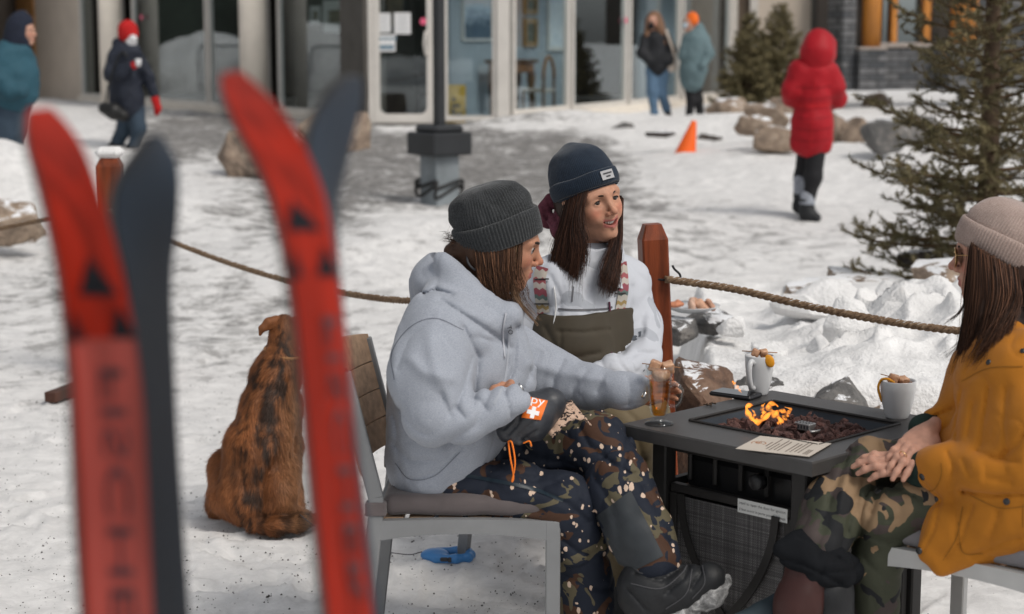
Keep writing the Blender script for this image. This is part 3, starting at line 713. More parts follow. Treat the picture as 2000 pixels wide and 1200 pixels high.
picture('dark framed picture right in the window beside the door', LC, 922, 22, 944, 50, -2.4, OLD, GILT, .12)
picture('picture with wide white mount between two left columns', LL, 466, 18, 494, 44, -1.69, OLD, WHITEF, .16)
picture('smaller white-mounted picture next to the wide one', LL, 438, 20, 448, 38, -1.69, OLD, WHITEF, .08)
picture('brown picture behind the window left of the dark pilaster', LL, 590, -10, 625, 50, -1.49, OLD, BLACKF, .08)
ct = thing('console_table', 'carved brown console table behind the right-hand windows', 'table', LR.pt(LR.u(1066), -.6, FZ))
ua, ub = LR.u(1040), LR.u(1098); Yc = LR.Y(ua); zt = zpx(118, Yc)
mb = MB(); LR.box(mb, ua, ub, zt - .05, zt, -.8, -.4, .01); mb.build('table_top', WOODD, ct)
mb = MB(); LR.box(mb, ua + .05, ub - .05, zt - .2, zt - .05, -.75, -.45, .01); mb.build('apron', mat('brown wood', (.2, .09, .035), .5, .3, 6), ct)
for u in (ua + .1, ub - .1):
    for o in (-.72, -.48):
        mb = MB(); b0 = LR.pt(u, o, 0); mb.lathe([(.05, FZ), (.03, FZ + .1), (.035, FZ + .4), (.07, zt - .3), (.06, zt - .19)], b0, 12); mb.build('leg', WOODD, ct, smooth=True)
ch = thing('gallery_chair', 'round-backed wooden chair before the console table', 'chair', LR.pt(LR.u(1086), -.3, FZ))
uc = LR.u(1086); mb = MB(); LR.box(mb, uc - .22, uc + .22, FZ + .42, FZ + .47, -.5, -.1, .02); mb.build('seat', mat('pale cushion', (.45, .42, .38), .8), ch)
mb = MB(); mb.tube([LR.pt(uc + .21 * math.cos(a), -.12, FZ + .62 + .34 * max(0, math.sin(a))) for a in np.linspace(0, math.pi, 14)], .025, 8); mb.build('backrest', mat('brown wood', (.2, .09, .035)), ch, smooth=True)
for u in (-.2, .2):
    for o in (-.46, -.12): mb = MB(); mb.tube([LR.pt(uc + u, o, FZ + .64 if o == -.12 else FZ + .43), LR.pt(uc + u * 1.05, o, FZ + .2), LR.pt(uc + u * 1.2, o, FZ)], .022, 8); mb.build('leg', WOODD, ch, smooth=True)
nb = thing('notice_board', 'wooden notice board on the wall at the far left', 'board', LL.pt(LL.u(48), .05, zpx(112, 38)))
mb = MB(); LL.box(mb, LL.u(72), LL.u(28), zpx(112, 38), 2.9, .0, .05); mb.build('frame', mat('orange brown wood', (.34, .17, .06), .6, .2, 6), nb)
mb = MB(); LL.box(mb, LL.u(64), LL.u(34), zpx(100, 38), zpx(20, 38), .05, .06); mb.build('panel', mat('pale board', (.45, .3, .16), .7, .1, 5), nb)
# ================================================================ log and stone building at the right
def stone_mat():
    m, nt, b = newmat('stacked slate'); v = coord(nt); bt = N(nt, 'ShaderNodeTexBrick', Scale=1.0); bt.inputs['Brick Width'].default_value = .34; bt.inputs['Row Height'].default_value = .11; bt.inputs['Mortar Size'].default_value = .012
    mp = N(nt, 'ShaderNodeMapping'); mp.inputs['Rotation'].default_value = (R(90), 0, 0); nt.links.new(v, mp.inputs[0]); nt.links.new(mp.outputs[0], bt.inputs['Vector'])
    bt.inputs['Color1'].default_value = (.05, .055, .062, 1); bt.inputs['Color2'].default_value = (.15, .15, .155, 1); bt.inputs['Mortar'].default_value = (.03, .03, .03, 1)
    c = mix(nt, .4, bt.outputs['Color'], ramp(nt, noise(nt, v, 5, 5), [(.3, .3), (.7, 1.6)]), 'MULTIPLY')
    nt.links.new(c, b.inputs['Base Color']); b.inputs['Roughness'].default_value = .8; bump(nt, b, bt.outputs['Fac'], -.8, .03); return m
SLATE = stone_mat(); LOG = mat('varnished log', (.48, .19, .035), .4, .25, 2, .2, 20, .01, st=(4, 4, .6), spec=.4)
lod = thing('log_building', 'chalet with slate stone base and orange varnished log columns', 'building', (8, 33, .2))
LD = Line((6.0, 32.5), (11.0, 33.5))
def lpart(name, x0, x1, y0, y1, o0, o1, m, parent=lod):
    a, b = LD.u(x0), LD.u(x1); Y = LD.Y(a); mb = MB(); LD.box(mb, a, b, zpx(y1, Y), zpx(y0, Y), o0, o1, .02); return mb.build(name, m, parent)
lpart('pier', 1626, 1652, -90, 176, -.3, .45, SLATE); lpart('wall', 1650, 1840, 94, 176, -.2, .12, SLATE); lpart('pier', 1652, 1704, 98, 176, .1, .6, SLATE); lpart('pier', 1825, 1905, 86, 176, .1, .6, SLATE); lpart('wall', 1900, 2300, -90, 176, -.3, .1, SLATE)
lpart('sill', 1700, 1828, 84, 94, -.1, .18, mat('pale stone sill', (.32, .28, .25), .8)); lpart('pier_cap', 1652, 1706, 92, 98, .08, .63, mat('pale stone sill', (.3, .28, .26)))
lpart('wall', 1652, 1702, -90, 92, -.5, -.2, DKIN); lpart('wall', 1806, 1902, -90, 86, -.5, -.2, DKPIL)
lpart('back_wall', 1690, 1830, -90, 90, -2.6, -2.5, DKIN); lpart('lintel', 1690, 1830, -90, -40, -.2, .1, LOG)
for x0, x1 in ((1702, 1736), (1746, 1798)):
    w = lpart('window', x0, x0 + 3, -40, 84, -.1, .0, mat('dark frame', (.06, .045, .035), .6)); lpart('window_frame', x1 - 3, x1, -40, 84, -.1, .0, mat('dark frame', (.06, .045, .035)))
    lpart('pane', x0 + 3, x1 - 3, -40, 84, -.06, -.05, GLASS)
lpart('log_mullion', 1735, 1747, -40, 84, -.1, .1, LOG); lpart('log_mullion', 1797, 1812, -40, 84, -.1, .1, LOG)
for px, wd, yb in ((1685, 36, 92), (1856, 38, 86)):
    u = LD.u(px); Y = LD.Y(u); c = LD.pt(u, .35, zpx(yb, Y)); r = MP(wd / 2, Y); mb = MB(); mb.lathe([(r, 0), (r * .98, .9), (r * 1.01, 1.8), (r * .97, 2.6)], c, 24, cap=True); mb.build('log_column', LOG, lod, smooth=True)
lpart('log_post', 1884, 1898, -90, 110, -.1, .2, LOG)
# ================================================================ lamp post, cone
lp = P(859, 400, 17.3); lpz = float(gh(lp[0], lp[1]))
lamp = thing('lamp_post', 'black lamp post on a grey pedestal wrapped with cable', 'lamp post', (lp[0], lp[1], lpz))
LB = mat('black painted steel', (.022, .024, .027), .45, .2, 6, spec=.4); LG = mat('grey concrete pedestal', (.20, .225, .24), .6, .25, 3, .2, 30, .004)
sc = MP(1, 17.3, 300); zb = [zpx(y, 17.3) for y in (392, 302, 258)]
rotl = Matrix.Rotation(R(38), 3, 'Z')
mb = MB(); mb.box((lp[0], lp[1], (lpz - .1 + zb[1]) / 2), (56 * sc, 56 * sc, zb[1] - lpz + .1), rotl, .01); mb.build('pedestal', LG, lamp)
mb = MB(); mb.box((lp[0], lp[1], (zb[1] + zb[2]) / 2), (92 * sc, 92 * sc, zb[2] - zb[1]), rotl, .012); mb.build('collar_box', LB, lamp)
mb = MB(); mb.box((lp[0], lp[1], zb[2] + .03), (72 * sc, 72 * sc, .08), rotl, .03); mb.build('collar_cap', LB, lamp)
mb = MB(); mb.box((lp[0], lp[1], zb[2] + 2.4), (19 * sc, 19 * sc, 4.8), rotl, .012); mb.build('pole', LB, lamp)
pz = zpx(360, 17.3); cbl = []
q = 29 * sc * 1.41 + .006
for k in range(9):
    a = R(-90 + 38 + 45 - 90 * (k // 2)); cbl.append((lp[0] + q * math.cos(a), lp[1] + q * math.sin(a), pz + (.04 if k % 2 else -.03)))
mb = MB(); mb.tube(spline(cbl, 60), .018, 8); mb.tube(spline([(x, y, z - .09 + .05 * (i % 2)) for i, (x, y, z) in enumerate(cbl)], 60), .016, 8); mb.build('cable', mat('black cable', (.02, .02, .02), .5), lamp, smooth=True)
Yc = Yg_at(1345, 300); cb = P(1338, 305, Yc)
cone_ = thing('traffic_cone', 'orange traffic cone sunk in the snow bank, tilting right', 'cone', cb)
mb = MB(); tp = P(1356, 236, Yc); mb.lathe([(.125, 0), (.03, .98 * np.linalg.norm(tp - cb)), (.026, np.linalg.norm(tp - cb)), (0, np.linalg.norm(tp - cb))], cb, 24, axis=tp - cb); mb.build('cone_body', mat('orange plastic', (.85, .13, .015), .5, .05, 5), cone_, smooth=True)
mb = MB(); mb.box(cb + [0, 0, -.02], (.36, .36, .03), Matrix.Rotation(R(20), 3, 'Z'), .01); mb.build('foot', mat('black rubber', (.02, .02, .02), .7), cone_)
# ================================================================ spruces
def needles(twigs, nl, per, w, r):
    """twigs: list of polylines; returns one triangle per needle plus thin stems"""
    V = []; Fc = []
    for tw in twigs:
        tw = np.asarray(tw); L = np.linalg.norm(np.diff(tw, axis=0), axis=1).sum(); n = max(4, int(L * per)); u = r.random(n) * (len(tw) - 1.001); i = u.astype(int); f = (u - i)[:, None]
        p = tw[i] * (1 - f) + tw[i + 1] * f; t = tw[i + 1] - tw[i]; t /= np.maximum(np.linalg.norm(t, axis=1, keepdims=True), 1e-9)
        d = r.normal(size=(n, 3)); d -= t * (d * t).sum(1, keepdims=True); d /= np.maximum(np.linalg.norm(d, axis=1, keepdims=True), 1e-9)
        dirn = d * .85 + t * .7; sd = np.cross(dirn, t); sd /= np.maximum(np.linalg.norm(sd, axis=1, keepdims=True), 1e-9); ln = nl * (.7 + .5 * r.random((n, 1)))
        a = p - sd * w; b = p + sd * w; c = p + dirn * ln; k = len(V) * 3; V.append(np.stack([a, b, c], 1))
    V = np.concatenate(V).reshape(-1, 3); return V, np.arange(len(V)).reshape(-1, 3)
def spruce(label, base, h, rad, nb, nl, per, w, seed, lean=(0, 0), side=.05, wood=.012, tw_len=1.0, t0=.04):
    r = np.random.default_rng(seed); base = np.asarray(base, float); t = thing('spruce_tree', label, 'tree', base); twigs = []; stems = MB()
    def trunk(z): return base + np.array([lean[0] * z, lean[1] * z, z])
    for i in range(nb):
        f = t0 + (1 - t0) * (i + r.random()) / nb; z = f * h; a = i * 2.4 + r.normal() * .3; L = rad * (1.05 - f) ** .75 * (.75 + .5 * r.random())
        p = trunk(z); d = np.array([math.cos(a), math.sin(a), .05 + .75 * f]); pts = [p]; m = 8
        for k in range(m):
            d2 = d + np.array([0, 0, -.18 + .5 * (k / m) ** 1.5]) + r.normal(size=3) * .07; p = p + nv(d2) * L / m; pts.append(p)
        pts = np.array(pts); stems.tube(pts, np.linspace(wood * (1.1 - f), wood * .15, m + 1), 5); twigs.append(pts[2:])
        ns = max(3, int(L / side))
        for k in range(ns):
            u = (.12 + .86 * (k + r.random()) / ns) * m; j = min(int(u), m - 1); q = pts[j] + (pts[j + 1] - pts[j]) * (u - j); tt = nv(pts[j + 1] - pts[j]); sg = 1 if k % 2 else -1
            sdv = nv(np.cross(tt, (0, 0, 1))) * sg; ln = L * .42 * (1.08 - u / m) * (.6 + .7 * r.random()) * tw_len + .03
            e = nv(sdv * .8 + tt * .65 + np.array([0, 0, -.18 + .2 * r.normal()])); x = [q, q + e * ln * .5, q + nv(e + np.array([0, 0, .3]) + r.normal(size=3) * .1) * ln]
            twigs.append(np.array(x)); stems.tube(x, [wood * .25, wood * .2, wood * .08], 4)
            if ln > .1:
                for s2 in range(max(2, int(ln / .06))):
                    v = .25 + .7 * r.random(); y0 = x[0] + (x[2] - x[0]) * v; e2 = nv(e * .7 + r.normal(size=3) * .5); twigs.append(np.array([y0, y0 + e2 * ln * .28, y0 + e2 * ln * .45]))
    mb = MB(); zs = np.linspace(0, h, 12); mb.tube([trunk(z) for z in zs], [.012 + (h * .018) * (1 - z / h) for z in zs], 9); mb.build('trunk', mat('spruce bark', (.11, .075, .05), .9, .3, 20, .5, 60, .01), t, smooth=True)
    stems.build('limbs', mat('spruce twig', (.13, .085, .05), .9, .3, 20), t, smooth=True)
    V, Fc = needles(twigs, nl, per, w, r); o = mesh_obj('crown', V, Fc, NEED, t, smooth=False); return t
NEED = mat('spruce needles', (.135, .125, .06), .6, .4, 7, spec=.3, col2=(.25, .205, .105))
spruce('big spruce at the right behind the mustard jacket', (2.40, 9.0, .25), 2.9, .70, 125, .026, 760, .0017, 5, (-.01, 0), .06, .014, t0=.03)
for px, pyb, pyt, rd, sd_, lb in ((1462, 216, 30, .36, 11, 'left of the two young spruces beside the gallery corner'), (1520, 214, 14, .42, 12, 'right of the two young spruces, nearer the red coat')):
    Ys = Yg_at(px, pyb); b0 = P(px, pyb, Ys); spruce(lb, b0, zpx(pyt, Ys) - b0[2], rd * 1.9, 90, .055, 330, .006, sd_, side=.08, wood=.014)
# ================================================================ skis (foreground)
SKY = 1.25
RED = mat('red ski base', (.26, .013, .004), .55, .5, 3, spec=.05, st=(14, 14, 1.2)); SKID = mat('slate ski top', (.016, .026, .042), .5, .2, 6, spec=.15); SKE = mat('worn ski edge', (.05, .048, .045), .4, .3, 20); SKPALE = mat('pale scuffed red', (.28, .045, .035), .5, .45, 14, spec=.2, st=(1, 1, .35))
PRNT2 = mat('worn dark lettering', (.045, .014, .020), .5, .5, 30); PRNT = mat('black ski print', (.008, .009, .012), .6, spec=.05)
def ski(label, left, right, Y, tipd, face, edge_m, th, prints=None, tail=None):
    """left/right: matching edge pixels from tip to the bottom of the frame; the tip bends away by tipd"""
    n = len(left); cl = []
    for i in range(n):
        f = i / (n - 1); yo = tipd * max(0, 1 - f / .55) ** 2
        a = P(left[i][0], left[i][1], Y + yo - .012); b = P(right[i][0], right[i][1], Y + yo + .10); cl.append((a, b))
    L_ = np.array([c[0] for c in cl]); R_ = np.array([c[1] for c in cl])
    dl = L_[-1] - L_[-2]; dr = R_[-1] - R_[-2]                      # straight on down into the snow
    k = (L_[-1][2] + .12) / -dl[2]; ne = max(2, int(round(k))); L_ = np.vstack([L_] + [L_[-1] + dl * k * (i + 1) / ne for i in range(ne)]); R_ = np.vstack([R_] + [R_[-1] + dr * k * (dl[2] / dr[2]) * (i + 1) / ne for i in range(ne)])
    m = 90; L_ = spline(L_, m); R_ = spline(R_, m)
    cen = (L_ + R_) / 2; tg = np.gradient(cen, axis=0); tg /= np.linalg.norm(tg, axis=1, keepdims=True); wv = R_ - L_; nrm = np.cross(tg, wv); nrm /= np.linalg.norm(nrm, axis=1, keepdims=True)
    if nrm[m // 2][1] > 0: nrm = -nrm
    t = thing('ski', label, 'ski', (cen[-1][0], cen[-1][1], 0), group='skis stood upright in the snow')
    us = np.array([.0, .06, .2, .4, .6, .8, .94, 1.0]); rnd_tip = np.ones(m)
    for i in range(4): rnd_tip[i] = (.55, .80, .93, .985)[i]
    def surf(i, u, o): return cen[i] + wv[i] * (u - .5) * rnd_tip[i] + nrm[i] * o
    V = [surf(i, u, 0) for i in range(m) for u in us]; Fc = [(i * 8 + j, i * 8 + j + 1, (i + 1) * 8 + j + 1, (i + 1) * 8 + j) for i in range(m - 1) for j in range(7)]
    o = mesh_obj('base_sheet', V, Fc, face, t); 
    V = [surf(i, u, -d) for i in range(m) for (u, d) in ((0, .0015), (0, th), (1, th), (1, .0015))]; Fc = [(i * 4 + j, i * 4 + (j + 1) % 4, (i + 1) * 4 + (j + 1) % 4, (i + 1) * 4 + j) for i in range(m - 1) for j in range(4)] + [(0, 1, 2, 3)]
    mesh_obj('core', V, Fc, edge_m, t, smooth=False)
    pys = project(cen)[1]
    def at(py, u, o=.0012):
        f = np.interp(py, pys, np.arange(m)); i = int(f); f -= i; return surf(i, u, o) * (1 - f) + surf(min(i + 1, m - 1), u, o) * f
    for kind, *a in (prints or []):
        if kind == 'tri':
            y0, y1, ua, ub, uc = a; V = [at(y0, ua)]; g = 8
            for k in range(1, g + 1):
                y = y0 + (y1 - y0) * k / g; V += [at(y, ua + (ub - ua) * k / g), at(y, ua + (uc - ua) * k / g)]
            mesh_obj('triangle_print', V, [(0, 1, 2)] + [(2 * k - 1, 2 * k + 1, 2 * k + 2, 2 * k) for k in range(1, g)], PRNT, t, smooth=False)
        elif kind == 'band':
            y0, y1, m_ = a; ys_ = np.linspace(y0, y1, 24); V = [at(y, u, .0008) for y in ys_ for u in (.03, .35, .65, .97)]; mesh_obj('faded_band', V, [(i * 4 + j, i * 4 + j + 1, i * 4 + j + 5, i * 4 + j + 4) for i in range(23) for j in range(3)], m_, t)
        elif kind == 'text':
            s_, y0, y1, u0, u1 = a; tv, tf = text_mesh(s_); lo, hi = tv.min(0), tv.max(0)
            V = [at(y0 + (y1 - y0) * (q[0] - lo[0]) / (hi[0] - lo[0]), u0 + (u1 - u0) * (q[1] - lo[1]) / (hi[1] - lo[1]), .0016) for q in tv]; mesh_obj('lettering', V, tf, PRNT2, t, smooth=False)
    return t
ski('dark slate ski of the left pair, half hidden by its red partner', [(286, 268), (236, 350), (225, 430), (250, 560), (270, 800), (285, 1000), (300, 1200)], [(322, 262), (348, 330), (348, 430), (336, 560), (345, 800), (357, 1000), (370, 1200)], SKY + .13, .06, SKID, SKE, .006)
ski('left red ski with pale scuffed lower half', [(38, 216), (62, 300), (92, 410), (122, 560), (142, 760), (152, 980), (166, 1200)], [(116, 208), (168, 300), (206, 410), (246, 560), (278, 760), (290, 980), (300, 1200)], SKY, .10, RED, SKE, .005,
    [('band', 662, 1350, SKPALE), ('tri', 500, 578, .45, .2, .82), ('tri', 595, 662, .78, .58, 1.0), ('tri', 610, 668, .08, .0, .22), ('text', 'FISCHER', 720, 1320, .70, .34)])
ski('dark slate ski of the right pair, tip bending right', [(668, 150), (616, 232), (602, 320), (628, 430), (650, 640), (672, 860), (690, 1200)], [(716, 150), (700, 232), (676, 330), (660, 430), (676, 640), (700, 860), (742, 1200)], SKY + .13, .08, SKID, SKE, .006)
ski('right red ski standing before the sitting dog', [(416, 146), (462, 240), (518, 350), (556, 470), (586, 680), (612, 940), (640, 1200)], [(484, 138), (568, 240), (622, 350), (650, 470), (676, 680), (700, 940), (728, 1200)], SKY, .11, RED, SKE, .006,
    [('tri', 390, 452, .3, .06, .78), ('tri', 478, 540, .75, .5, 1.0), ('tri', 490, 542, .1, .0, .25), ('text', 'FISCHER', 620, 1180, .82, .50)])
# ================================================================ rope and posts
def rope(label, pts, r=.011, pitch=.06):
    p = spline(pts, 40); L = np.concatenate([[0], np.cumsum(np.linalg.norm(np.diff(p, axis=0), axis=1))]); n = int(L[-1] / .0075); s = np.linspace(0, L[-1], n); c = np.stack([np.interp(s, L, p[:, k]) for k in range(3)], 1)
    t = np.gradient(c, axis=0); t /= np.linalg.norm(t, axis=1, keepdims=True); x = np.cross(t, (0, 0, 1)); x /= np.linalg.norm(x, axis=1, keepdims=True); y = np.cross(x, t); mb = MB()
    for k in range(3):
        a = 2 * np.pi * (s / pitch + k / 3); mb.tube(c + .55 * r * (np.cos(a)[:, None] * x + np.sin(a)[:, None] * y), r * .56, 6)
    return tag(mb.build('rope', ROPE, base=c[0], smooth=True), label, 'rope', 'ropes between the wooden posts')
ROPE = rock_mat('pale top hemp rope', (.12, .07, .04), (.24, .15, .085), (.34, .24, .15), .06, 60)  # strands turn paler on their upward sides
POSTM = mat('stained red-brown timber', (.16, .034, .010), .45, .5, 3, .25, 30, .003, st=(10, 10, 1.2), spec=.25)
def post(label, c, w, h, group, rz, tilt=0):
    t = thing('rope_post', label, 'post', c, group=group); hw = w / 2; rr = np.array(Matrix.Rotation(rz, 3, 'Z') @ Matrix.Rotation(tilt, 3, 'Y'))
    prof = [(hw, -.1), (hw, h - .045), (hw * .62, h)]; V = []; ch = .86
    def ring(s, z): return [(s * a, s * b, z) for a, b in ((ch, -1), (1, -ch), (1, ch), (ch, 1), (-ch, 1), (-1, ch), (-1, -ch), (-ch, -1))]
    for s, z in prof: V += ring(s, z)
    V = (np.array(V) @ rr.T) + np.asarray(c); Fc = [(k * 8 + j, k * 8 + (j + 1) % 8, k * 8 + 8 + (j + 1) % 8, k * 8 + 8 + j) for k in range(2) for j in range(8)] + [[16 + j for j in range(8)]]
    fixn(mesh_obj('shaft', V, Fc, POSTM, t, smooth=False)); return t
pr = P(1262, 436, 5.36); POST_R = np.array([pr[0] + .075, pr[1], 0.0])
pt_ = post('red-brown chamfered rope post behind the smiling woman', POST_R, MP(52, 5.34, 500), pr[2], 'rope posts', R(8), R(-3.2))
hk0 = P(1294, 545, 5.32)
mb = MB(); mb.tube(spline([hk0 + [-.03, 0, 0], hk0 + [.02, -.01, -.004], hk0 + [.045, -.012, -.012], hk0 + [.052, -.012, .012], hk0 + [.035, -.01, .03], hk0 + [.028, -.01, .042]], 20), .0035, 7); mb.build('hook', mat('black iron', (.03, .03, .032), .5, metal=.6), pt_, smooth=True)
pl = P(214, 306, 8.4); POST_L = np.array([pl[0], pl[1], 0.0])
pt2 = post('snow-topped rope post mostly hidden behind the left skis', POST_L, .12, pl[2], 'rope posts', R(4))
mb = MB(); q = PZ(98, 790, .0); mb.beam((q[0] - .0, q[1] + .0, .03), (POST_L[0] + .1, POST_L[1] + .05, .05), .06, .045); mb.build('foot', mat('weathered timber foot', (.07, .03, .02), .7, .3, 8), pt2)
mb = MB(); mb.box((POST_L[0], POST_L[1], pl[2] + .02), (.12, .12, .05), None, .02); mb.build('snow_cap', PILE, pt2)
rope('hemp rope running right from the iron hook past the brown hair', [P(1300, 546, 5.3), P(1320, 548, 5.3), P(1440, 566, 5.26), P(1560, 594, 5.2), P(1700, 622, 5.1), P(1860, 645, 5.0), P(2100, 660, 4.85)], .0115)
rope('hemp rope between the left post and the hooded woman', [P(214, 412, 8.34), P(280, 448, 8.1), P(345, 476, 7.8), P(450, 515, 7.35), P(560, 548, 6.9), P(680, 574, 6.4), P(800, 588, 6.0), P(960, 585, 5.7), P(1150, 565, 5.5), P(1240, 550, 5.4)], .0115)
rope('hemp rope leaving the frame at the left edge', [P(-120, 470, 9.2), P(0, 447, 9.0), P(85, 430, 8.7), P(200, 412, 8.45)], .0115)
# ================================================================ fire table
TH = .64
TB = mat('black powder-coated steel', (.050, .048, .047), .42, .12, 14, .3, 900, .0006, spec=.45); TBD = mat('dark bronze steel', (.026, .024, .023), .5, .15, 10)
cL = PZ(1216, 828, TH); cF = PZ(1586, 903, TH); cB = PZ(1510, 763, TH); cR = cL + (PZ(1880, 836, TH) - cL)
tc = (cL + cR + cF + cB) / 4
ex = nv(cF - cL); hw = .5 * np.linalg.norm(cF - cL)
ex = np.array([ex[0], ex[1], 0]); ey = np.array([-ex[1], ex[0], 0]); Wx = np.linalg.norm(cF - cL); Wy = np.linalg.norm(cB - cL)
tc = (cL + ex * Wx / 2 + ey * Wy / 2); TM = np.stack([ex, ey, (0, 0, 1)], 1)
def T(a, b, z): return tc + ex * a + ey * b + np.array([0, 0, z - TH])          # table frame, a along the near edge, b away
tab = thing('fire_table', 'square black gas fire table with woven side panels', 'table', (tc[0], tc[1], 0))
hx, hy = Wx / 2, Wy / 2
iF = PZ(1540, 858, TH)
# fire tray opening, seen at (1365,822) (1495,787) (1702,820) (1580,860)
o1 = np.linalg.solve(TM, PZ(1362, 823, TH) - tc); o3 = np.linalg.solve(TM, PZ(1704, 819, TH) - tc)
ix0, ix1, iy0, iy1 = -.195, .205, -.165, .185
for a0, a1, b0, b1 in ((-hx, hx, -hy, iy0), (-hx, hx, iy1, hy), (-hx, ix0, iy0, iy1), (ix1, hx, iy0, iy1)):
    pass
mb = MB(); z0, z1 = TH - .034, TH
ring_o = [T(-hx, -hy, z1), T(hx, -hy, z1), T(hx, hy, z1), T(-hx, hy, z1)]; ring_i = [T(ix0, iy0, z1), T(ix1, iy0, z1), T(ix1, iy1, z1), T(ix0, iy1, z1)]
dz = np.array([0, 0, z0 - z1]); be = np.array([0, 0, -.004])
sh = [T(-hx - .003, -hy - .003, z1 - .004), T(hx + .003, -hy - .003, z1 - .004), T(hx + .003, hy + .003, z1 - .004), T(-hx - .003, hy + .003, z1 - .004)]
V = ring_o + ring_i + sh + [q + dz - be for q in sh] + [q + dz for q in ring_i]
Fc = []
for i in range(4):
    j = (i + 1) % 4; Fc += [(i, j, 4 + j, 4 + i), (8 + i, 8 + j, j, i), (12 + i, 12 + j, 8 + j, 8 + i), (4 + i, 4 + j, 16 + j, 16 + i), (12 + i, 16 + i, 16 + j, 12 + j)]
tt = mesh_obj('table_top', V, Fc, TB, tab, smooth=False); fixn(tt)
mb = MB()
for i in range(4):
    a, b = ring_i[i], ring_i[(i + 1) % 4]; mb.beam(a + [0, 0, .002], b + [0, 0, .002], .006, .008)
mb.build('rim', TBD, tab)
mb = MB(); dd = np.array([0, 0, -.062]); ins = [T(ix0 + .03, iy0 + .03, TH - .062), T(ix1 - .03, iy0 + .03, TH - .062), T(ix1 - .03, iy1 - .03, TH - .062), T(ix0 + .03, iy1 - .03, TH - .062)]
ri2 = [q - [0, 0, .006] for q in ring_i]
V = ri2 + ins; Fc = [(i, (i + 1) % 4, 4 + (i + 1) % 4, 4 + i) for i in range(4)] + [(4, 5, 6, 7)]
mesh_obj('burner_pan', V, Fc, mat('blued steel pan', (.045, .052, .062), .35, .2, 8, metal=.5), tab, smooth=False)
# legs, rails, panels
LEGW = .045; px_, py_ = hx - .075, hy - .075
for a in (-px_, px_):
    for b in (-py_, py_):
        mb = MB(); mb.box(T(a, b, (TH - .034) / 2), (LEGW, LEGW, TH - .034), TM, .004); mb.build('leg', TBD, tab)
def weave():
    m, nt, b = newmat('woven sling fabric'); v = coord(nt); mp = N(nt, 'ShaderNodeMapping'); mp.inputs['Rotation'].default_value = (0, 0, -math.atan2(ex[1], ex[0])); nt.links.new(v, mp.inputs[0])
    sx = N(nt, 'ShaderNodeSeparateXYZ'); nt.links.new(mp.outputs[0], sx.inputs[0])
    hz = math_(nt, 'ADD', sx.outputs[0], sx.outputs[1])
    w1 = math_(nt, 'SINE', math_(nt, 'MULTIPLY', hz, 1150)); w2 = math_(nt, 'SINE', math_(nt, 'MULTIPLY', sx.outputs[2], 1000)); chk = math_(nt, 'MULTIPLY', w1, w2)
    st1 = noise(nt, coord(nt, (1, 1, 260)), 1.0, 2); st2 = noise(nt, coord(nt, (300, 300, 3)), 1.0, 2)
    f = math_(nt, 'ADD', math_(nt, 'MULTIPLY', chk, .13), math_(nt, 'ADD', math_(nt, 'MULTIPLY', st1, .5), math_(nt, 'MULTIPLY', st2, .5)))
    nt.links.new(ramp(nt, f, [(.32, (.03, .028, .028)), (.55, (.085, .08, .08)), (.72, (.25, .245, .24))]), b.inputs['Base Color']); b.inputs['Roughness'].default_value = .7; bump(nt, b, chk, .3, .0008); return m
WEAVE = weave()
def side(A, B, out):
    """woven panel with frame and curved brace between two legs"""
    A = np.asarray(A); B = np.asarray(B); d = nv(B - A); w = np.linalg.norm(B - A); out = np.asarray(out, float); a = A + d * .03; b = B - d * .03; zt, zb_ = .485, .06
    U = lambda u, z, o=0: a + (b - a) * u + np.array([0, 0, z]) + out * o
    mb = MB(); mb.prism([U(.03, zb_), U(.97, zb_), U(.97, zt - .02), U(.03, zt - .02)], out * .004); pn = mb.build('side_panel', WEAVE, tab)
    fr = MB(); fr.beam(U(0, zt), U(1, zt), .024, .022); fr.beam(U(0, zb_), U(1, zb_), .024, .022); fr.beam(U(.02, zb_ + .012), U(.02, zt - .012), .024, .02, up=out); fr.beam(U(.98, zb_ + .012), U(.98, zt - .012), .024, .02, up=out); fr.build('panel_frame', TBD, pn)
    for s_ in (0, 1):
        cv = []
        for k in range(25):
            t = k / 24; u = .10 + .40 * (t ** 1.9); z = zt - .012 - (zt - .19) * t
            if t > .999: u = .5
            cv.append((u if s_ == 0 else 1 - u, z))
        for k in range(1, 8): u = .5 + .36 * (k / 7) ** .8; z = .19 - .115 * (k / 7); cv.append((u if s_ == 0 else 1 - u, z))
        br = MB(); q = [U(u, z, .013 + .006 * s_) for u, z in cv]; up_ = np.array([0, 0, 1.0]); V = []
        for i, c in enumerate(q):
            tg = nv(q[min(i + 1, len(q) - 1)] - q[max(i - 1, 0)]); wv = nv(np.cross(tg, out)) * .0105
            V += [c - wv - out * .0025, c + wv - out * .0025, c + wv + out * .0025, c - wv + out * .0025]
        Fc = [(i * 4 + j, i * 4 + (j + 1) % 4, i * 4 + 4 + (j + 1) % 4, i * 4 + 4 + j) for i in range(len(q) - 1) for j in range(4)]
        o = mesh_obj('curved_brace', V, Fc, TBD, pn, smooth=False); fixn(o)
    return pn, U
PL = {}
g_ = lambda a, b: T(a, b, 0)
near_panel, UN = side(g_(-px_, -py_), g_(px_, -py_), -ey); side(g_(px_, -py_), g_(px_, py_), ex); side(g_(-px_, py_), g_(-px_, -py_), -ex); side(g_(px_, py_), g_(-px_, py_), ey)
mb = MB()
for b in (-py_ + .01, py_ - .01): mb.beam(T(-px_, b, TH - .05), T(px_, b, TH - .05), .02, .03)
for a in (-px_ + .01, px_ - .01): mb.beam(T(a, -py_, TH - .05), T(a, py_, TH - .05), .02, .03)
mb.build('upper_rail', TBD, tab)
mb = MB(); mb.box(T(0, 0, .05), (2 * px_, 2 * py_, .02), TM); mb.build('floor_plate', TBD, tab)
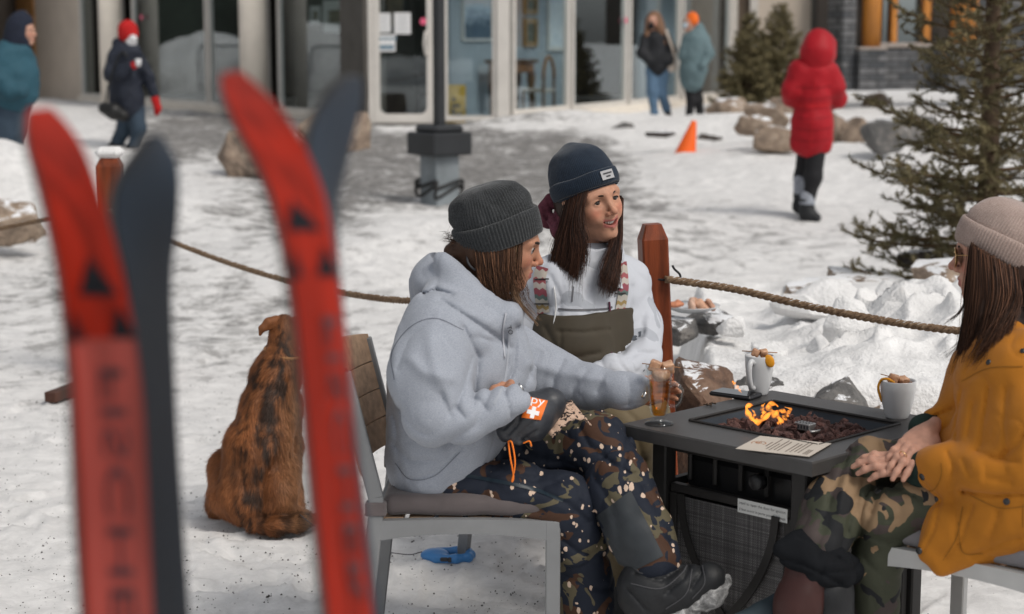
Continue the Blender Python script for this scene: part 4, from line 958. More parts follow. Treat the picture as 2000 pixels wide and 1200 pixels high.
mb = MB(); mb.box(T(.02, -.02, TH - .135), (.40, .34, .11), TM, .01); mb.build('burner_box', mat('black enamel', (.015, .015, .016), .35), tab)
mb = MB()
for k in range(5): mb.beam(T(-px_ + .06 + k * .08, -py_ + .03, .50), T(-px_ + .06 + k * .08, -py_ + .03, .57), .012, .01)
mb.build('valve_bracket', TBD, tab)
kb = MB(); kc = T(px_ - .13, -py_ - .005, .545); kb.lathe([(0, -.01), (.02, -.01), (.02, .012), (.016, .018), (0, .018)], kc, 20, axis=-ey); kb.build('control_knob', mat('black knob', (.02, .02, .021), .35), tab, smooth=True)
mb = MB(); lc0, lc1 = UN(.60, .478, .0135), UN(.99, .478, .0135); mb.prism([UN(.585, .462, .0132), UN(.985, .462, .0132), UN(.985, .496, .0132), UN(.585, .496, .0132)], -ey * .0012); lab = mb.build('warning_label', mat('white label', (.62, .62, .6), .5, .03), tab)
for s_, zz in (('need to open the door for ignition', .4865), ('il faut ouvrir la porte pour l’allumage', .471)):
    tv, tf = text_mesh(s_, 1.0); w_ = tv[:, 0].max() - tv[:, 0].min(); k = .93 * .4 / w_
    V = [UN(.785 + q[0] * k, zz + q[1] * k * np.linalg.norm(UN(1, 0) - UN(0, 0)), .0148) for q in tv]; mesh_obj('printed_text', V, tf, INK, lab, smooth=False)
# lava rocks
LAVA = rock_mat('lava rock', (.05, .028, .026), (.12, .058, .05), (.22, .10, .08), 0, 55)
lmesh = []
for k in range(6):
    o = rock('x', (0, 0, 0), (.034, .03, .027), LAVA, 200 + k, sub=2, rough=.22, name='lava_rock'); lmesh.append(o.data); bpy.data.objects.remove(o)
r = random.Random(12); spots = []
lab_where = ['nearest the steel igniter guard', 'under the flames', 'at the left end of the tray', 'at the right end of the tray', 'along the near edge of the tray', 'along the far edge of the tray', 'in the middle of the bed']
for k in range(4000):
    if len(spots) >= 90: break
    a = r.uniform(ix0 + .045, ix1 - .04); b = r.uniform(iy0 + .03, iy1 - .06)
    if all((a - x) ** 2 + (b - y) ** 2 > .023 ** 2 for x, y in spots): spots.append((a, b))
for a, b in spots:
    o = bpy.data.objects.new('lava_rock', r.choice(lmesh)); COL.objects.link(o); h = .016 * (1 - ((a / .2) ** 2 + (b / .18) ** 2) * .5)
    o.location = tuple(T(a, b, TH - .036 + h * 1.3 + r.uniform(-.004, .008))); o.rotation_euler = (r.uniform(0, 6), r.uniform(0, 6), r.uniform(0, 6)); o.scale = (r.uniform(.95, 1.5),) * 3
    tag(o, 'one of the many small reddish-black lava rocks heaped in the fire tray', 'lava rock', 'lava rocks in the fire tray')
# igniter guard
ig = PZ(1572, 843, TH - .01); ig = np.array([ig[0], ig[1], TH - .004])
t = thing('igniter_guard', 'small slotted steel igniter guard among the lava rocks', 'guard', ig); STL = mat('brushed steel', (.42, .41, .40), .35, .1, 30, metal=.8)
mb = MB(); mb.box(ig + [0, 0, .008], (.048, .03, .018), TM, .002); mb.build('guard_box', STL, t)
mb = MB()
for k in range(5): mb.box(ig + ex * (-.018 + k * .009) - ey * .0152 + [0, 0, .008], (.005, .001, .009), TM)
for k in range(5):
    for j in range(2): mb.box(ig + ex * (-.018 + k * .009) + ey * (-.007 + j * .012) + [0, 0, .0173], (.004, .006, .001), TM)
mb.build('slots', INK, t)
mb = MB(); mb.tube([ig + ex * .028 + ey * .02 * math.cos(a) + ex * .012 * math.sin(a) + [0, 0, .001] for a in np.linspace(0, 3.1, 12)], .004, 6); mb.build('wire_loop', STL, t, smooth=True)
# flames
def flame_mat():
    m, nt, b = newmat('gas flame'); nt.nodes.remove(b); out = [n for n in nt.nodes if n.type == 'OUTPUT_MATERIAL'][0]
    e = N(nt, 'ShaderNodeEmission', Strength=1.7); lw = N(nt, 'ShaderNodeLayerWeight', Blend=.5); nt.links.new(ramp(nt, lw.outputs['Facing'], [(0, (1, .36, .05)), (.6, (.95, .2, .02)), (1, (.7, .09, .01))]), e.inputs[0])
    tr = N(nt, 'ShaderNodeBsdfTransparent'); mx = N(nt, 'ShaderNodeMixShader'); fa = math_(nt, 'POWER', math_(nt, 'SUBTRACT', 1.0, lw.outputs['Facing']), 2.0)
    nt.links.new(math_(nt, 'MULTIPLY', fa, ramp(nt, noise(nt, coord(nt), 60, 2), [(.35, .06), (.6, .75)])), mx.inputs[0]); nt.links.new(tr.outputs[0], mx.inputs[1]); nt.links.new(e.outputs[0], mx.inputs[2]); nt.links.new(mx.outputs[0], out.inputs['Surface']); return m
FLM = flame_mat(); YF = T(0, .02, TH)[1]
def flame(label, px, rs, dy=0):
    pts = [P(x, y, YF + dy + .006 * i) for i, (x, y) in enumerate(px)]; n = 26; p = spline(pts, n); rr = np.interp(np.linspace(0, len(px) - 1, n), range(len(px)), [MP(q * .9, YF) for q in rs]); rr = rr * (1 + .45 * np.sin(np.arange(n) * 1.1 + rs[1])); V, Fc = tube_mesh(p, np.maximum(rr, .0004), 10)
    c = V.mean(0); V[:, 1] = (V[:, 1] - p.repeat(10, 0)[:, 1]) * .5 + p.repeat(10, 0)[:, 1]
    tag(mesh_obj('flame', V, Fc, FLM, base=p[0]), label, 'flame', 'flames over the lava rocks')
flame('leftmost curling flame like a hook', [(1505, 806), (1490, 820), (1475, 824), (1463, 812), (1458, 796), (1468, 791), (1470, 793)], [3, 6, 7, 6, 5, 4, .5])
flame('tallest middle flame licking upward', [(1525, 830), (1522, 818), (1512, 808), (1502, 798), (1502, 789), (1514, 790), (1520, 795)], [1, 6, 8, 6, 5, 4, .5])
flame('small flame to the right bending sideways', [(1512, 810), (1524, 802), (1538, 806), (1545, 800), (1532, 795)], [3, 5, 4, 3, .5], .03)
flame('right lower flame above the igniter guard', [(1518, 828), (1528, 820), (1536, 812), (1537, 808)], [2, 7, 5, .5], -.01)
flame('thin flame lick between the hook and the tallest flame', [(1486, 818), (1492, 806), (1488, 796), (1494, 788)], [2, 5, 4, .4], .01)
flame('low flame lick at the left foot of the fire', [(1478, 826), (1470, 818), (1474, 808), (1468, 800)], [2, 4, 3, .4], -.015)
flame('detached orange flame lick beside the phone', [(1448, 767), (1440, 757), (1433, 748), (1430, 744)], [1, 4, 3, .5], .04)
# ================================================================ things on the table
CER = mat('white glazed stoneware', (.56, .57, .58), .22, .03, 6, spec=.5); FRT = mat('cooked apple cube', (.50, .24, .13), .3, .3, 60, .4, 160, .002, spec=.5, col2=(.60, .36, .22)); PEEL = mat('orange peel', (.70, .30, .02), .5, .15, 50, .4, 300, .001); STK = mat('wooden pick', (.34, .17, .08), .7)
def place(px, py, z=TH): return PZ(px, py, z)
def cubes(label, c, pk, rot, n=2, s=.026, peel=None):
    t = thing('fruit_skewer', label, 'skewer', c); u = np.array([math.cos(rot), math.sin(rot), 0.0]); u = nv(u + [0, 0, pk])
    mb = MB(); mb.tube([c - u * .048, c + u * .048], .0013, 6); mb.build('pick', STK, t, smooth=True)
    for k in range(n):
        q = c + u * (k - (n - 1) / 2) * s * 1.02 + np.array([0, 0, -.003]); M = np.array(Matrix.Rotation(rot + .5 * k - .2, 3, 'Z') @ Matrix.Rotation(.35 - .5 * k, 3, 'Y') @ Matrix.Rotation(.3 * k, 3, 'X'))
        def fn(p, q=q, M=M, k=k):
            e = np.abs((p - q) @ M) - np.array([s * .36, s * .30, s * .34]); return np.linalg.norm(np.maximum(e, 0), axis=1) + np.minimum(e.max(1), 0) - s * .12 + .0016 * vnoise(p, 110, k) + .0008 * vnoise(p, 300, k + 4)
        v, f = sdf_mesh(fn, q - s, q + s, .0018); mesh_obj('fruit_piece', v, f, FRT, t)
    return t
def mug(label, base, h, r, handle=None):
    t = thing('mug', label, 'mug', base); w = .0045
    prof = [(0, .002), (r * .58, .0), (r * .62, .003), (r * .70, h * .12), (r * .86, h * .4), (r * .96, h * .72), (r, h - .002), (r - .001, h), (r - w, h - .001), (r - w - .001, h * .7), (r * .8, h * .35), (r * .6, h * .12), (0, h * .1)]
    mb = MB(); mb.lathe(prof, base, 48); mb.build('body', CER, t, smooth=True)
    mb = MB(); mb.lathe([(0, h * .86), (r - w - .0005, h * .86)], base, 32); mb.build('drink', mat('mulled drink', (.16, .045, .01), .15), t)
    if handle is not None:
        d = nv(handle); q = [base + d * (r * k) + [0, 0, h * z] for k, z in ((.93, .84), (1.25, .9), (1.52, .78), (1.5, .5), (1.22, .26), (.84, .2))]; p = spline(q, 24); V, Fc = tube_mesh(p, .0075, 10); mb = MB(); mb.add(V, Fc); mb.build('handle', CER, t, smooth=True)
    return t
m1 = place(1482, 770); mug('white mug with handle and orange slice on the far table corner', m1, .108, .040, (-.55, -.83, 0))
cubes('apple skewer lying across the handled white mug', m1 + [.0, 0, .117], -.04, R(-4), 2, .021)
pe = thing('orange_slice', 'orange wedge hanging on the rim of the handled mug', 'orange slice', m1 + np.array([.018, -.038, .085]))
b = Blob(); q = m1 + np.array([.022, -.036, .098]); b.ell(q, (.013, .005, .019), np.array(Matrix.Rotation(R(-25), 3, 'Y')), 0); v, f = b.mesh(.002, .004); mesh_obj('wedge', v, f, PEEL, pe)
m2 = place(1752, 816); mug('plain white mug nearest the mustard jacket', m2, .098, .046)
cubes('apple skewer resting in the plain white mug', m2 + [.0, 0, .101], -.28, R(6), 2, .026)
rr_ = .046; mb = MB(); mb.tube(spline([m2 + [-.014, -.02, .094], m2 + [-.03, -.02, .104], m2 + [-.046, -.012, .1], m2 + [-.052, -.008, .08], m2 + [-.046, -.008, .055], m2 + [-.043, -.008, .042]], 20), [.0035] * 16 + [.003, .0025, .002, .001], 7)
tag(mb.build('orange_peel', PEEL, base=m2 + [-.043, -.008, .042], smooth=True), 'thin curl of orange peel over the rim of the plain mug', 'orange peel')
# phone, cloves, menu
ph = place(1437, 775); u_ = nv(place(1484, 783) - place(1388, 770)); rotp = math.atan2(u_[1], u_[0]); t = thing('phone', 'black smartphone lying face up beside the handled mug', 'phone', ph, 0)
Mz = np.array(Matrix.Rotation(rotp, 3, 'Z')); mb = MB(); mb.box(ph + [0, 0, .0065], (.128, .072, .011), Mz, .004); mb.build('case', mat('black phone case', (.018, .018, .02), .4), t)
mb = MB(); mb.box(ph + [0, 0, .0125], (.120, .065, .0014), Mz, .0005); mb.build('screen', mat('black glass', (.008, .008, .009), .06, spec=.6), t)
CLV = mat('dark clove', (.05, .03, .018), .8, .3, 80)
q0 = place(1386, 793); r = random.Random(5); t = thing('cloves', 'small heap of dark cloves left of the phone', 'cloves', q0)
for k in range(7):
    c = q0 + [r.uniform(-.013, .013), r.uniform(-.012, .012), .003 + .002 * (k % 2)]; a = r.uniform(0, 6); mb = MB(); mb.tube([c - [.006 * math.cos(a), .006 * math.sin(a), 0], c + [.004 * math.cos(a), .004 * math.sin(a), .001]], [.0012, .002], 6); mb.lathe([(0, -.003), (.003, 0), (0, .003)], c + [.005 * math.cos(a), .005 * math.sin(a), .001], 8); mb.build('clove', CLV, t, smooth=True)
cs_ = [PZ(1437, 877, TH + .003), PZ(1580, 893, TH + .003), PZ(1642, 872, TH + .003), PZ(1482, 852, TH + .003)]
o_ = cs_[0]; mu = cs_[1] - cs_[0]; mv = cs_[3] - cs_[0]; mv = mv - nv(mu) * (mv @ nv(mu)) * .4
MC = lambda u, v, z=0.0: o_ + mu * u + mv * v + np.array([0, 0, z])
t = thing('menu_card', 'cream menu card lying on the near edge of the fire table', 'menu', MC(.5, .5))
mb = MB(); mb.prism([MC(0, 0), MC(1, 0), MC(1.02, 1), MC(.02, 1)], (0, 0, .0012)); mb.build('card', mat('cream card', (.56, .50, .43), .5, .05, 8), t)
mb = MB(); r = random.Random(2)
for k in range(9):
    u = .36 + .055 * k; ln = .45 + .3 * r.random(); v0 = .12 + .06 * r.random()
    if k in (4,): continue
    mb.prism([MC(u, v0, .0016), MC(u + .014, v0, .0016), MC(u + .014, v0 + ln, .0016), MC(u, v0 + ln, .0016)], (0, 0, .0004))
for k in range(3): mb.prism([MC(.88 + .025 * k, .1, .0016), MC(.89 + .025 * k, .1, .0016), MC(.89 + .025 * k, .42, .0016), MC(.88 + .025 * k, .42, .0016)], (0, 0, .0004))
mb.prism([MC(.30, .35, .0016), MC(.315, .35, .0016), MC(.315, .65, .0016), MC(.30, .65, .0016)], (0, 0, .0004))
mb.build('printed_lines', mat('brown grey ink', (.16, .13, .11), .7), t)
mb = MB(); cc = MC(.16, .5, .0018); lu = np.linalg.norm(mu); n_ = 36
for k in range(26):
    a = k * 2 * math.pi / 36 - .6; p1 = cc + nv(mu) * .017 * math.cos(a) + nv(mv) * .017 * math.sin(a); mb.box(p1, (.0012, .003, .0005), np.array(Matrix.Rotation(a, 3, 'Z')) @ TM)
mb.tube([cc + nv(mu) * .008 * math.cos(a) + nv(mv) * .005 * math.sin(a) for a in np.linspace(0, 5.5, 16)], .0007, 5); mb.build('round_emblem', mat('orange brown ink', (.42, .17, .07), .7), t)
# tall glass of tea
gl_ = place(1287, 829); GM = glass_mat('drinking glass', (.95, .96, .96), .06)
t = thing('tea_glass', 'tall footed glass of amber tea held by the hooded woman', 'glass', gl_); GH = .150
prof = [(.0, .0), (.031, .0), (.0325, .003), (.030, .006), (.014, .011), (.0125, .018), (.018, .025), (.021, .05), (.0235, .08), (.026, .11), (.029, .14), (.031, GH), (.029, GH), (.027, .138), (.0215, .08), (.019, .05), (.016, .03), (0, .027)]
prof = [(r_ * 1.16, z) for r_, z in prof]
mb = MB(); mb.lathe(prof, gl_, 40); mb.build('glass_body', GM, t, smooth=True)
def tea(): return glass_mat('amber tea', (.97, .66, .18), .01)
mb = MB(); mb.lathe([(0, .022), (.0150, .024), (.0205, .05), (.0238, .08), (.026, .105), (.0265, .112), (0, .112)], gl_, 32); mb.build('tea', tea(), t, smooth=True)
hd_ = nv((1, -.25, 0)); mb = MB(); mb.tube(spline([gl_ + hd_ * a + [0, 0, z] for a, z in ((.028, .1), (.046, .104), (.056, .088), (.055, .066), (.044, .05), (.025, .048))], 24), .0052, 9); mb.build('handle', GM, t, smooth=True)
cubes('apple skewer and peel sticking out of the tea glass', gl_ + [.004, 0, .150], -.10, R(-3), 2, .030)
b = Blob(); b.ell(gl_ + [.004, -.004, .128], (.022, .02, .018), None, 0); b.nz(80, .003, 3); v, f = b.mesh(.003, .005)
tag(mesh_obj('fruit_chunk', v, f, FRT, base=gl_ + [.004, -.004, .115]), 'apple chunk floating at the top of the tea glass', 'fruit')
# ================================================================ chairs
GMET = mat('grey painted chair metal', (.20, .205, .21), .45, .1, 8, .1, 200, .0006, spec=.4); WMET = mat('pale grey chair metal', (.46, .46, .45), .45, .1, 8, spec=.4); TEAK = mat('teak slat', (.36, .235, .15), .5, .3, 3, .3, 30, .002, st=(2, 14, 14), spec=.35); CUSH = mat('mauve grey cushion', (.105, .088, .088), .85, .15, 10, .5, 700, .0008, sheen=.2)
CUSL = mat('light grey cushion', (.20, .19, .20), .85, .12, 10, .5, 700, .0008, sheen=.2)
def cushion(t, o, u, v, lu, lv, z0, th, m, name='cushion'):
    M = np.stack([u, v, (0, 0, 1)], 1); c = o + u * lu / 2 + v * lv / 2 + np.array([0, 0, z0 + th / 2 - o[2]])
    def fn(p):
        q = (p - c) @ M; d = np.abs(q) - np.array([lu / 2 - .022, lv / 2 - .022, th / 2 - .022]); e = np.linalg.norm(np.maximum(d, 0), axis=1) + np.minimum(d.max(1), 0) - .022
        return e + .003 * vnoise(p, 16, 3) - .006 * np.exp(-((q[:, 0] / lu) ** 2 + (q[:, 1] / lv) ** 2) * 8) * (q[:, 2] > 0)
    R_ = (lu + lv) / 2; v_, f_ = sdf_mesh(fn, c - [R_, R_, th], c + [R_, R_, th], .007); co = mesh_obj(name, v_, f_, m, t)
    loop = [(0, 0), (lu, 0), (lu, lv), (0, lv), (0, 0)]; mb = MB()
    for zz in (z0 + .012, z0 + th - .012):
        pts = [o * [1, 1, 0] + u * np.clip(a, .01, lu - .01) + v * np.clip(b_, .01, lv - .01) + np.array([0, 0, zz]) for a, b_ in loop]
        for i in range(4): mb.tube([pts[i], pts[i + 1]], .0035, 6)
    mb.build('piping', m, co, smooth=True); return co
def chair(label, A, u, v, lu, lv, zs, met, cm, back=True, slat=True):
    """A: near front corner of the seat; u: towards the back; v: across the seat"""
    t = thing('garden_chair', label, 'chair', (A[0], A[1], 0), group='metal garden chairs at the fire table'); A = np.array([A[0], A[1], 0.0]); Z = np.array([0, 0, 1.0])
    w = .036
    for s_ in (0, 1):
        o = A + v * (lv * s_); 
        mb = MB(); mb.beam(o + Z * -.02, o + Z * (zs + .0), w, .026, up=v); mb.build('front_leg', met, t)
        B = o + u * lu
        mb = MB(); mb.beam(B + u * .055 + Z * -.02, B + Z * (zs + .015), w, .026, up=v); mb.build('rear_leg', met, t)
        # arched side rail
        V = []; n = 14; iv = v * (.012 if s_ == 0 else -.012)
        for i in range(n + 1):
            f = i / n; q = o + u * (lu * f) + Z * (zs - .038); arch = .018 * (1 - (2 * f - 1) ** 2); V += [q - iv + Z * (arch - .012), q + iv + Z * (arch - .012), q + iv + Z * (.038 + .004 * 4 * f * (1 - f)), q - iv + Z * (.038 + .004 * 4 * f * (1 - f))]
        mo = mesh_obj('side_rail', V, [(i * 4 + j, i * 4 + (j + 1) % 4, i * 4 + 4 + (j + 1) % 4, i * 4 + 4 + j) for i in range(n) for j in range(4)] + [(0, 1, 2, 3), tuple(n * 4 + k for k in (3, 2, 1, 0))], met, t, smooth=False); fixn(mo)
        if back:
            p0 = B + Z * (zs + .01); p1 = B + u * .0 + Z * (zs + .06); p2 = B + u * .075 + Z * (zs + .365)
            mb = MB(); mb.beam(p0, p1, w, .026, up=v); mb.beam(p1 - Z * .004, p2, w, .026, up=v); mb.build('back_post', met, t)
            mb = MB(); mb.box(p0 + Z * .02, (.05, .036, .034), np.stack([u, v, Z], 1), .003); mb.build('strap', CUSH, t)
    mb = MB(); mb.beam(A + Z * (zs - .02) + v * .013, A + v * (lv - .013) + Z * (zs - .02), .024, .034); mb.build('front_rail', met, t); mb = MB(); mb.beam(A + u * lu + Z * (zs - .02) + v * .013, A + u * lu + v * (lv - .013) + Z * (zs - .02), .024, .034); mb.build('rear_rail', met, t)
    for k in range(6): mb = MB(); mb.beam(A + u * (lu * (k + .5) / 6) + Z * (zs - .004) + v * .014, A + u * (lu * (k + .5) / 6) + v * (lv - .014) + Z * (zs - .004), lu / 6 - .012, .014, up=(0, 0, 1)); mb.build('seat_slat', TEAK, t)
    cushion(t, A - u * .012, u, v, lu + .0, lv, zs + .006, .052, cm)
    if back and slat:
        B = A + u * lu
        for k in range(4):
            z0_, z1_ = zs + .085 + k * .074, zs + .085 + k * .074 + .07; V = []; n = 12
            for i in range(n + 1):
                f = i / n; bow = .055 * 4 * f * (1 - f)
                for z_ in (z0_, z1_):
                    off = u * (.075 * (z_ - zs - .06) / .305 + bow - .012); zz = z_ + (.016 * 4 * f * (1 - f) if k == 3 and z_ == z1_ else 0)
                    V += [B + v * (lv * f) + off + Z * zz, B + v * (lv * f) + off + u * .016 + Z * zz]
            Fc = [(i * 4 + a, i * 4 + b, i * 4 + 4 + b, i * 4 + 4 + a) for i in range(n) for a, b in ((0, 1), (1, 3), (3, 2), (2, 0))]
            mo = mesh_obj('back_slat', V, Fc, TEAK, t, smooth=False); fixn(mo)
    return t
A1 = PZ(1080, 1016, .44); chair('grey metal chair with teak slat back under the hooded woman', A1, np.array([-1., .0, 0]), np.array([.02, 1., 0]), .43, .50, .44, GMET, CUSH)
A2 = PZ(1700, 1060, .45); u2 = nv((.76, -.65, 0)); v2 = nv((.65, .76, 0)); chair('pale grey metal chair under the woman in the mustard jacket', A2, u2, v2, .47, .46, .45, WMET, CUSL)
A3 = np.array([.345, 4.86, 0]); u3 = nv((-.55, .60, 0)); v3 = nv((.60, .55, 0)); 
lg3 = PZ(900, 1090, 0); u3 = nv((-.72, .38, 0)); v3 = nv((.38, .72, 0)); A3 = np.array([lg3[0], lg3[1], 0]) - u3 * .50
chair('grey metal chair half hidden behind the hooded woman, a leash handle at its leg', A3, u3, v3, .44, .48, .44, GMET, CUSH, back=False)
# ================================================================ plate, leash
pc = P(1350, 606, 6.6); t = thing('plate', 'white plate of leftovers on the stone by the post', 'plate', pc)
mb = MB(); mb.lathe([(0, .006), (.055, .005), (.075, .012), (.105, .026), (.107, .03), (.073, .018), (.05, .011), (0, .011)], pc - [0, 0, .01], 40); mb.build('dish', CER, t, smooth=True)
for k, (dx, s, c_) in enumerate(((-.055, .030, (.55, .22, .12)), (.035, .045, (.52, .30, .2)), (.07, .025, (.45, .25, .17)), (.0, .03, (.5, .33, .25)))):
    b = Blob(); b.ell(pc + [dx, -.01 * k + .01, .02], (s, s * .8, s * .45), np.array(Matrix.Rotation(.5 * k, 3, 'Y')), 0); b.nz(50, .008, k); v, f = b.mesh(.005, .01); tag(mesh_obj('food_scrap', v, f, mat('food%d' % k, c_, .6, .3, 60), base=pc + [dx, -.01 * k + .01, .01]), ['round orange morsel at the left of the plate', 'largest crumpled pastry piece on the plate', 'small pastry scrap at the right of the plate', 'pale pastry scrap in the middle of the plate'][k], 'food', 'scraps on the plate')
BLUE = mat('blue plastic', (.045, .20, .48), .35, .1, 8, spec=.5); lc = PZ(872, 1096, .0)
t = thing('leash_handle', 'blue retractable leash handle hooked round a chair leg', 'leash', (lc[0], lc[1], 0)); b = Blob(); c0 = lc + np.array([-.035, -.01, .022])
b.ell(c0, (.045, .04, .02), None, .0); V = []
q = [lc + np.array([a, b_, .02]) for a, b_ in ((-.03, -.045), (.03, -.045), (.068, -.03), (.075, .0), (.066, .03), (.03, .04), (-.03, .035))]
b.chain(q, [.013] * 7, .012); v, f = b.mesh(.004, .01); mesh_obj('housing', v, f, BLUE, t)
mb = MB(); mb.box(lc + [-.005, -.058, .022], (.024, .01, .012), None, .003); mb.box(lc + [.012, -.056, .02], (.012, .01, .016), None, .003); mb.build('brake_button', INK, t)
mb = MB(); e = P(585, 1005, 5.62); mb.tube(spline([c0 + [-.04, .0, .01], P(790, 1083, 5.42), P(700, 1066, 5.5), P(620, 1030, 5.58), e], 30), .0016, 5); mb.build('cord', INK, t, smooth=True)
# ================================================================ people: shared builders
from mathutils.bvhtree import BVHTree
def frame(fwd, up=(0, 0, 1), roll=0):
    x = nv(fwd); y = nv(np.cross(up, x)); z = np.cross(x, y); M = np.stack([x, y, z], 1)
    return M @ np.array(Matrix.Rotation(roll, 3, 'X'))
class PBlob(Blob):
    """Blob whose limbs are given as photo pixel + distance, radius in pixels"""
    def __init__(s): super().__init__(); s.f2 = []
    def px(s, pts, k=.03):
        q = [P(a[0], a[1], a[3]) for a in pts]; r = [MP(a[2], a[3], a[1]) for a in pts]
        if len(q) == 1: s.cone(q[0], q[0] + [0, 0, .001], r[0], r[0], k)
        else: s.chain(q, r, k)
        return s
    def crease(s, pts, w, amp, ymax): s.f2.append((np.array(pts, float), w, amp, ymax)); return s
    def __call__(s, p):
        d = super().__call__(p)
        if s.f2:
            ux, uy = project(p)
            for pts, w, amp, ymax in s.f2:
                lo = pts.min(0) - 2.6 * w; hi = pts.max(0) + 2.6 * w
                ix = np.nonzero((ux > lo[0]) & (ux < hi[0]) & (uy > lo[1]) & (uy < hi[1]) & (p[:, 1] < ymax))[0]
                if not len(ix): continue
                q = np.full(len(ix), 1e9); x = ux[ix]; y = uy[ix]
                for (ax, ay), (bx, by) in zip(pts[:-1], pts[1:]):
                    ex_, ey_ = bx - ax, by - ay; t = np.clip(((x - ax) * ex_ + (y - ay) * ey_) / max(ex_ ** 2 + ey_ ** 2, 1e-9), 0, 1); q = np.minimum(q, (x - ax - t * ex_) ** 2 + (y - ay - t * ey_) ** 2)
                d[ix] += amp * 1.15 * np.exp(-(np.sqrt(q) / (w * .95)) ** (1.15 if amp > 0 else 2))
        return d
def bvh(V, Q): return BVHTree.FromPolygons([tuple(v) for v in V], [tuple(map(int, f)) for f in Q])
def hit(tree, px, py):
    d = ray(px, py); h = tree.ray_cast(Vector((0, 0, HC)), Vector(d))
    return (np.array(h[0]), np.array(h[1])) if h[0] is not None else (None, None)
def decal(name, tree, V2, Fc, m, parent, off=.0015):
    """V2: pixel coordinates of a flat print laid on the cloth"""
    out = []; last = None
    for a, b in V2:
        q, n = hit(tree, a, b)
        if q is None: q = last
        if q is None: return None
        last = q
        out.append(q if n is None else q + nv(np.array([0, 0, HC]) - q) * off + n * off * .3)
    return mesh_obj(name, out, Fc, m, parent)
def strip(name, tree, pts, w, m, parent, off=.002, n=30, round_=False, r=.002, sub=4):
    """band (or cord) following a pixel path over the cloth"""
    p = spline([(a, b, 0) for a, b in pts], n)[:, :2]
    if round_:
        q = []; 
        for a, b in p:
            h, nn = hit(tree, a, b)
            if h is not None: q.append(h + nv(np.array([0, 0, HC]) - h) * (off + r * .5))
        if len(q) < 3: return None
        q = np.array(q); q[1:-1] = (q[:-2] + q[1:-1] + q[2:]) / 3
        V, Fc = tube_mesh(q, r, 6); return mesh_obj(name, V, Fc, m, parent)
    t = np.gradient(p, axis=0); t /= np.maximum(np.linalg.norm(t, axis=1, keepdims=True), 1e-6); nr = np.stack([-t[:, 1], t[:, 0]], 1); ww = w if not np.isscalar(w) else [w] * n
    V2 = [p[i] + nr[i] * ww[i] * (j / sub - .5) for i in range(n) for j in range(sub + 1)]
    return decal(name, tree, V2, [(i * (sub + 1) + j, i * (sub + 1) + j + 1, (i + 1) * (sub + 1) + j + 1, (i + 1) * (sub + 1) + j) for i in range(n - 1) for j in range(sub)], m, parent, off)
def text_px(name, tree, s, cx, cy, w, ang, m, parent, off=.002, sq=1.0):
    tv, tf = text_mesh(s); lo, hi = tv.min(0), tv.max(0); k = w / (hi[0] - lo[0]); c, d = math.cos(ang), math.sin(ang); mid = (lo + hi) / 2
    V2 = [(cx + ((q[0] - mid[0]) * k * c + (q[1] - mid[1]) * k * sq * d), cy - (-(q[0] - mid[0]) * k * d + (q[1] - mid[1]) * k * sq * c)) for q in tv]
    return decal(name, tree, V2, tf, m, parent, off)
def snap(tree, px, py, r, m, parent, name='snap_button'):
    q, n = hit(tree, px, py)
    if q is None: return
    mb = MB(); mb.lathe([(0, .0035), (r * .5, .0035), (r * .62, .0022), (r * .8, .0035), (r, .002), (r, -.002)], q, 16, axis=nv(n)); mb.build(name, m, parent, smooth=True)
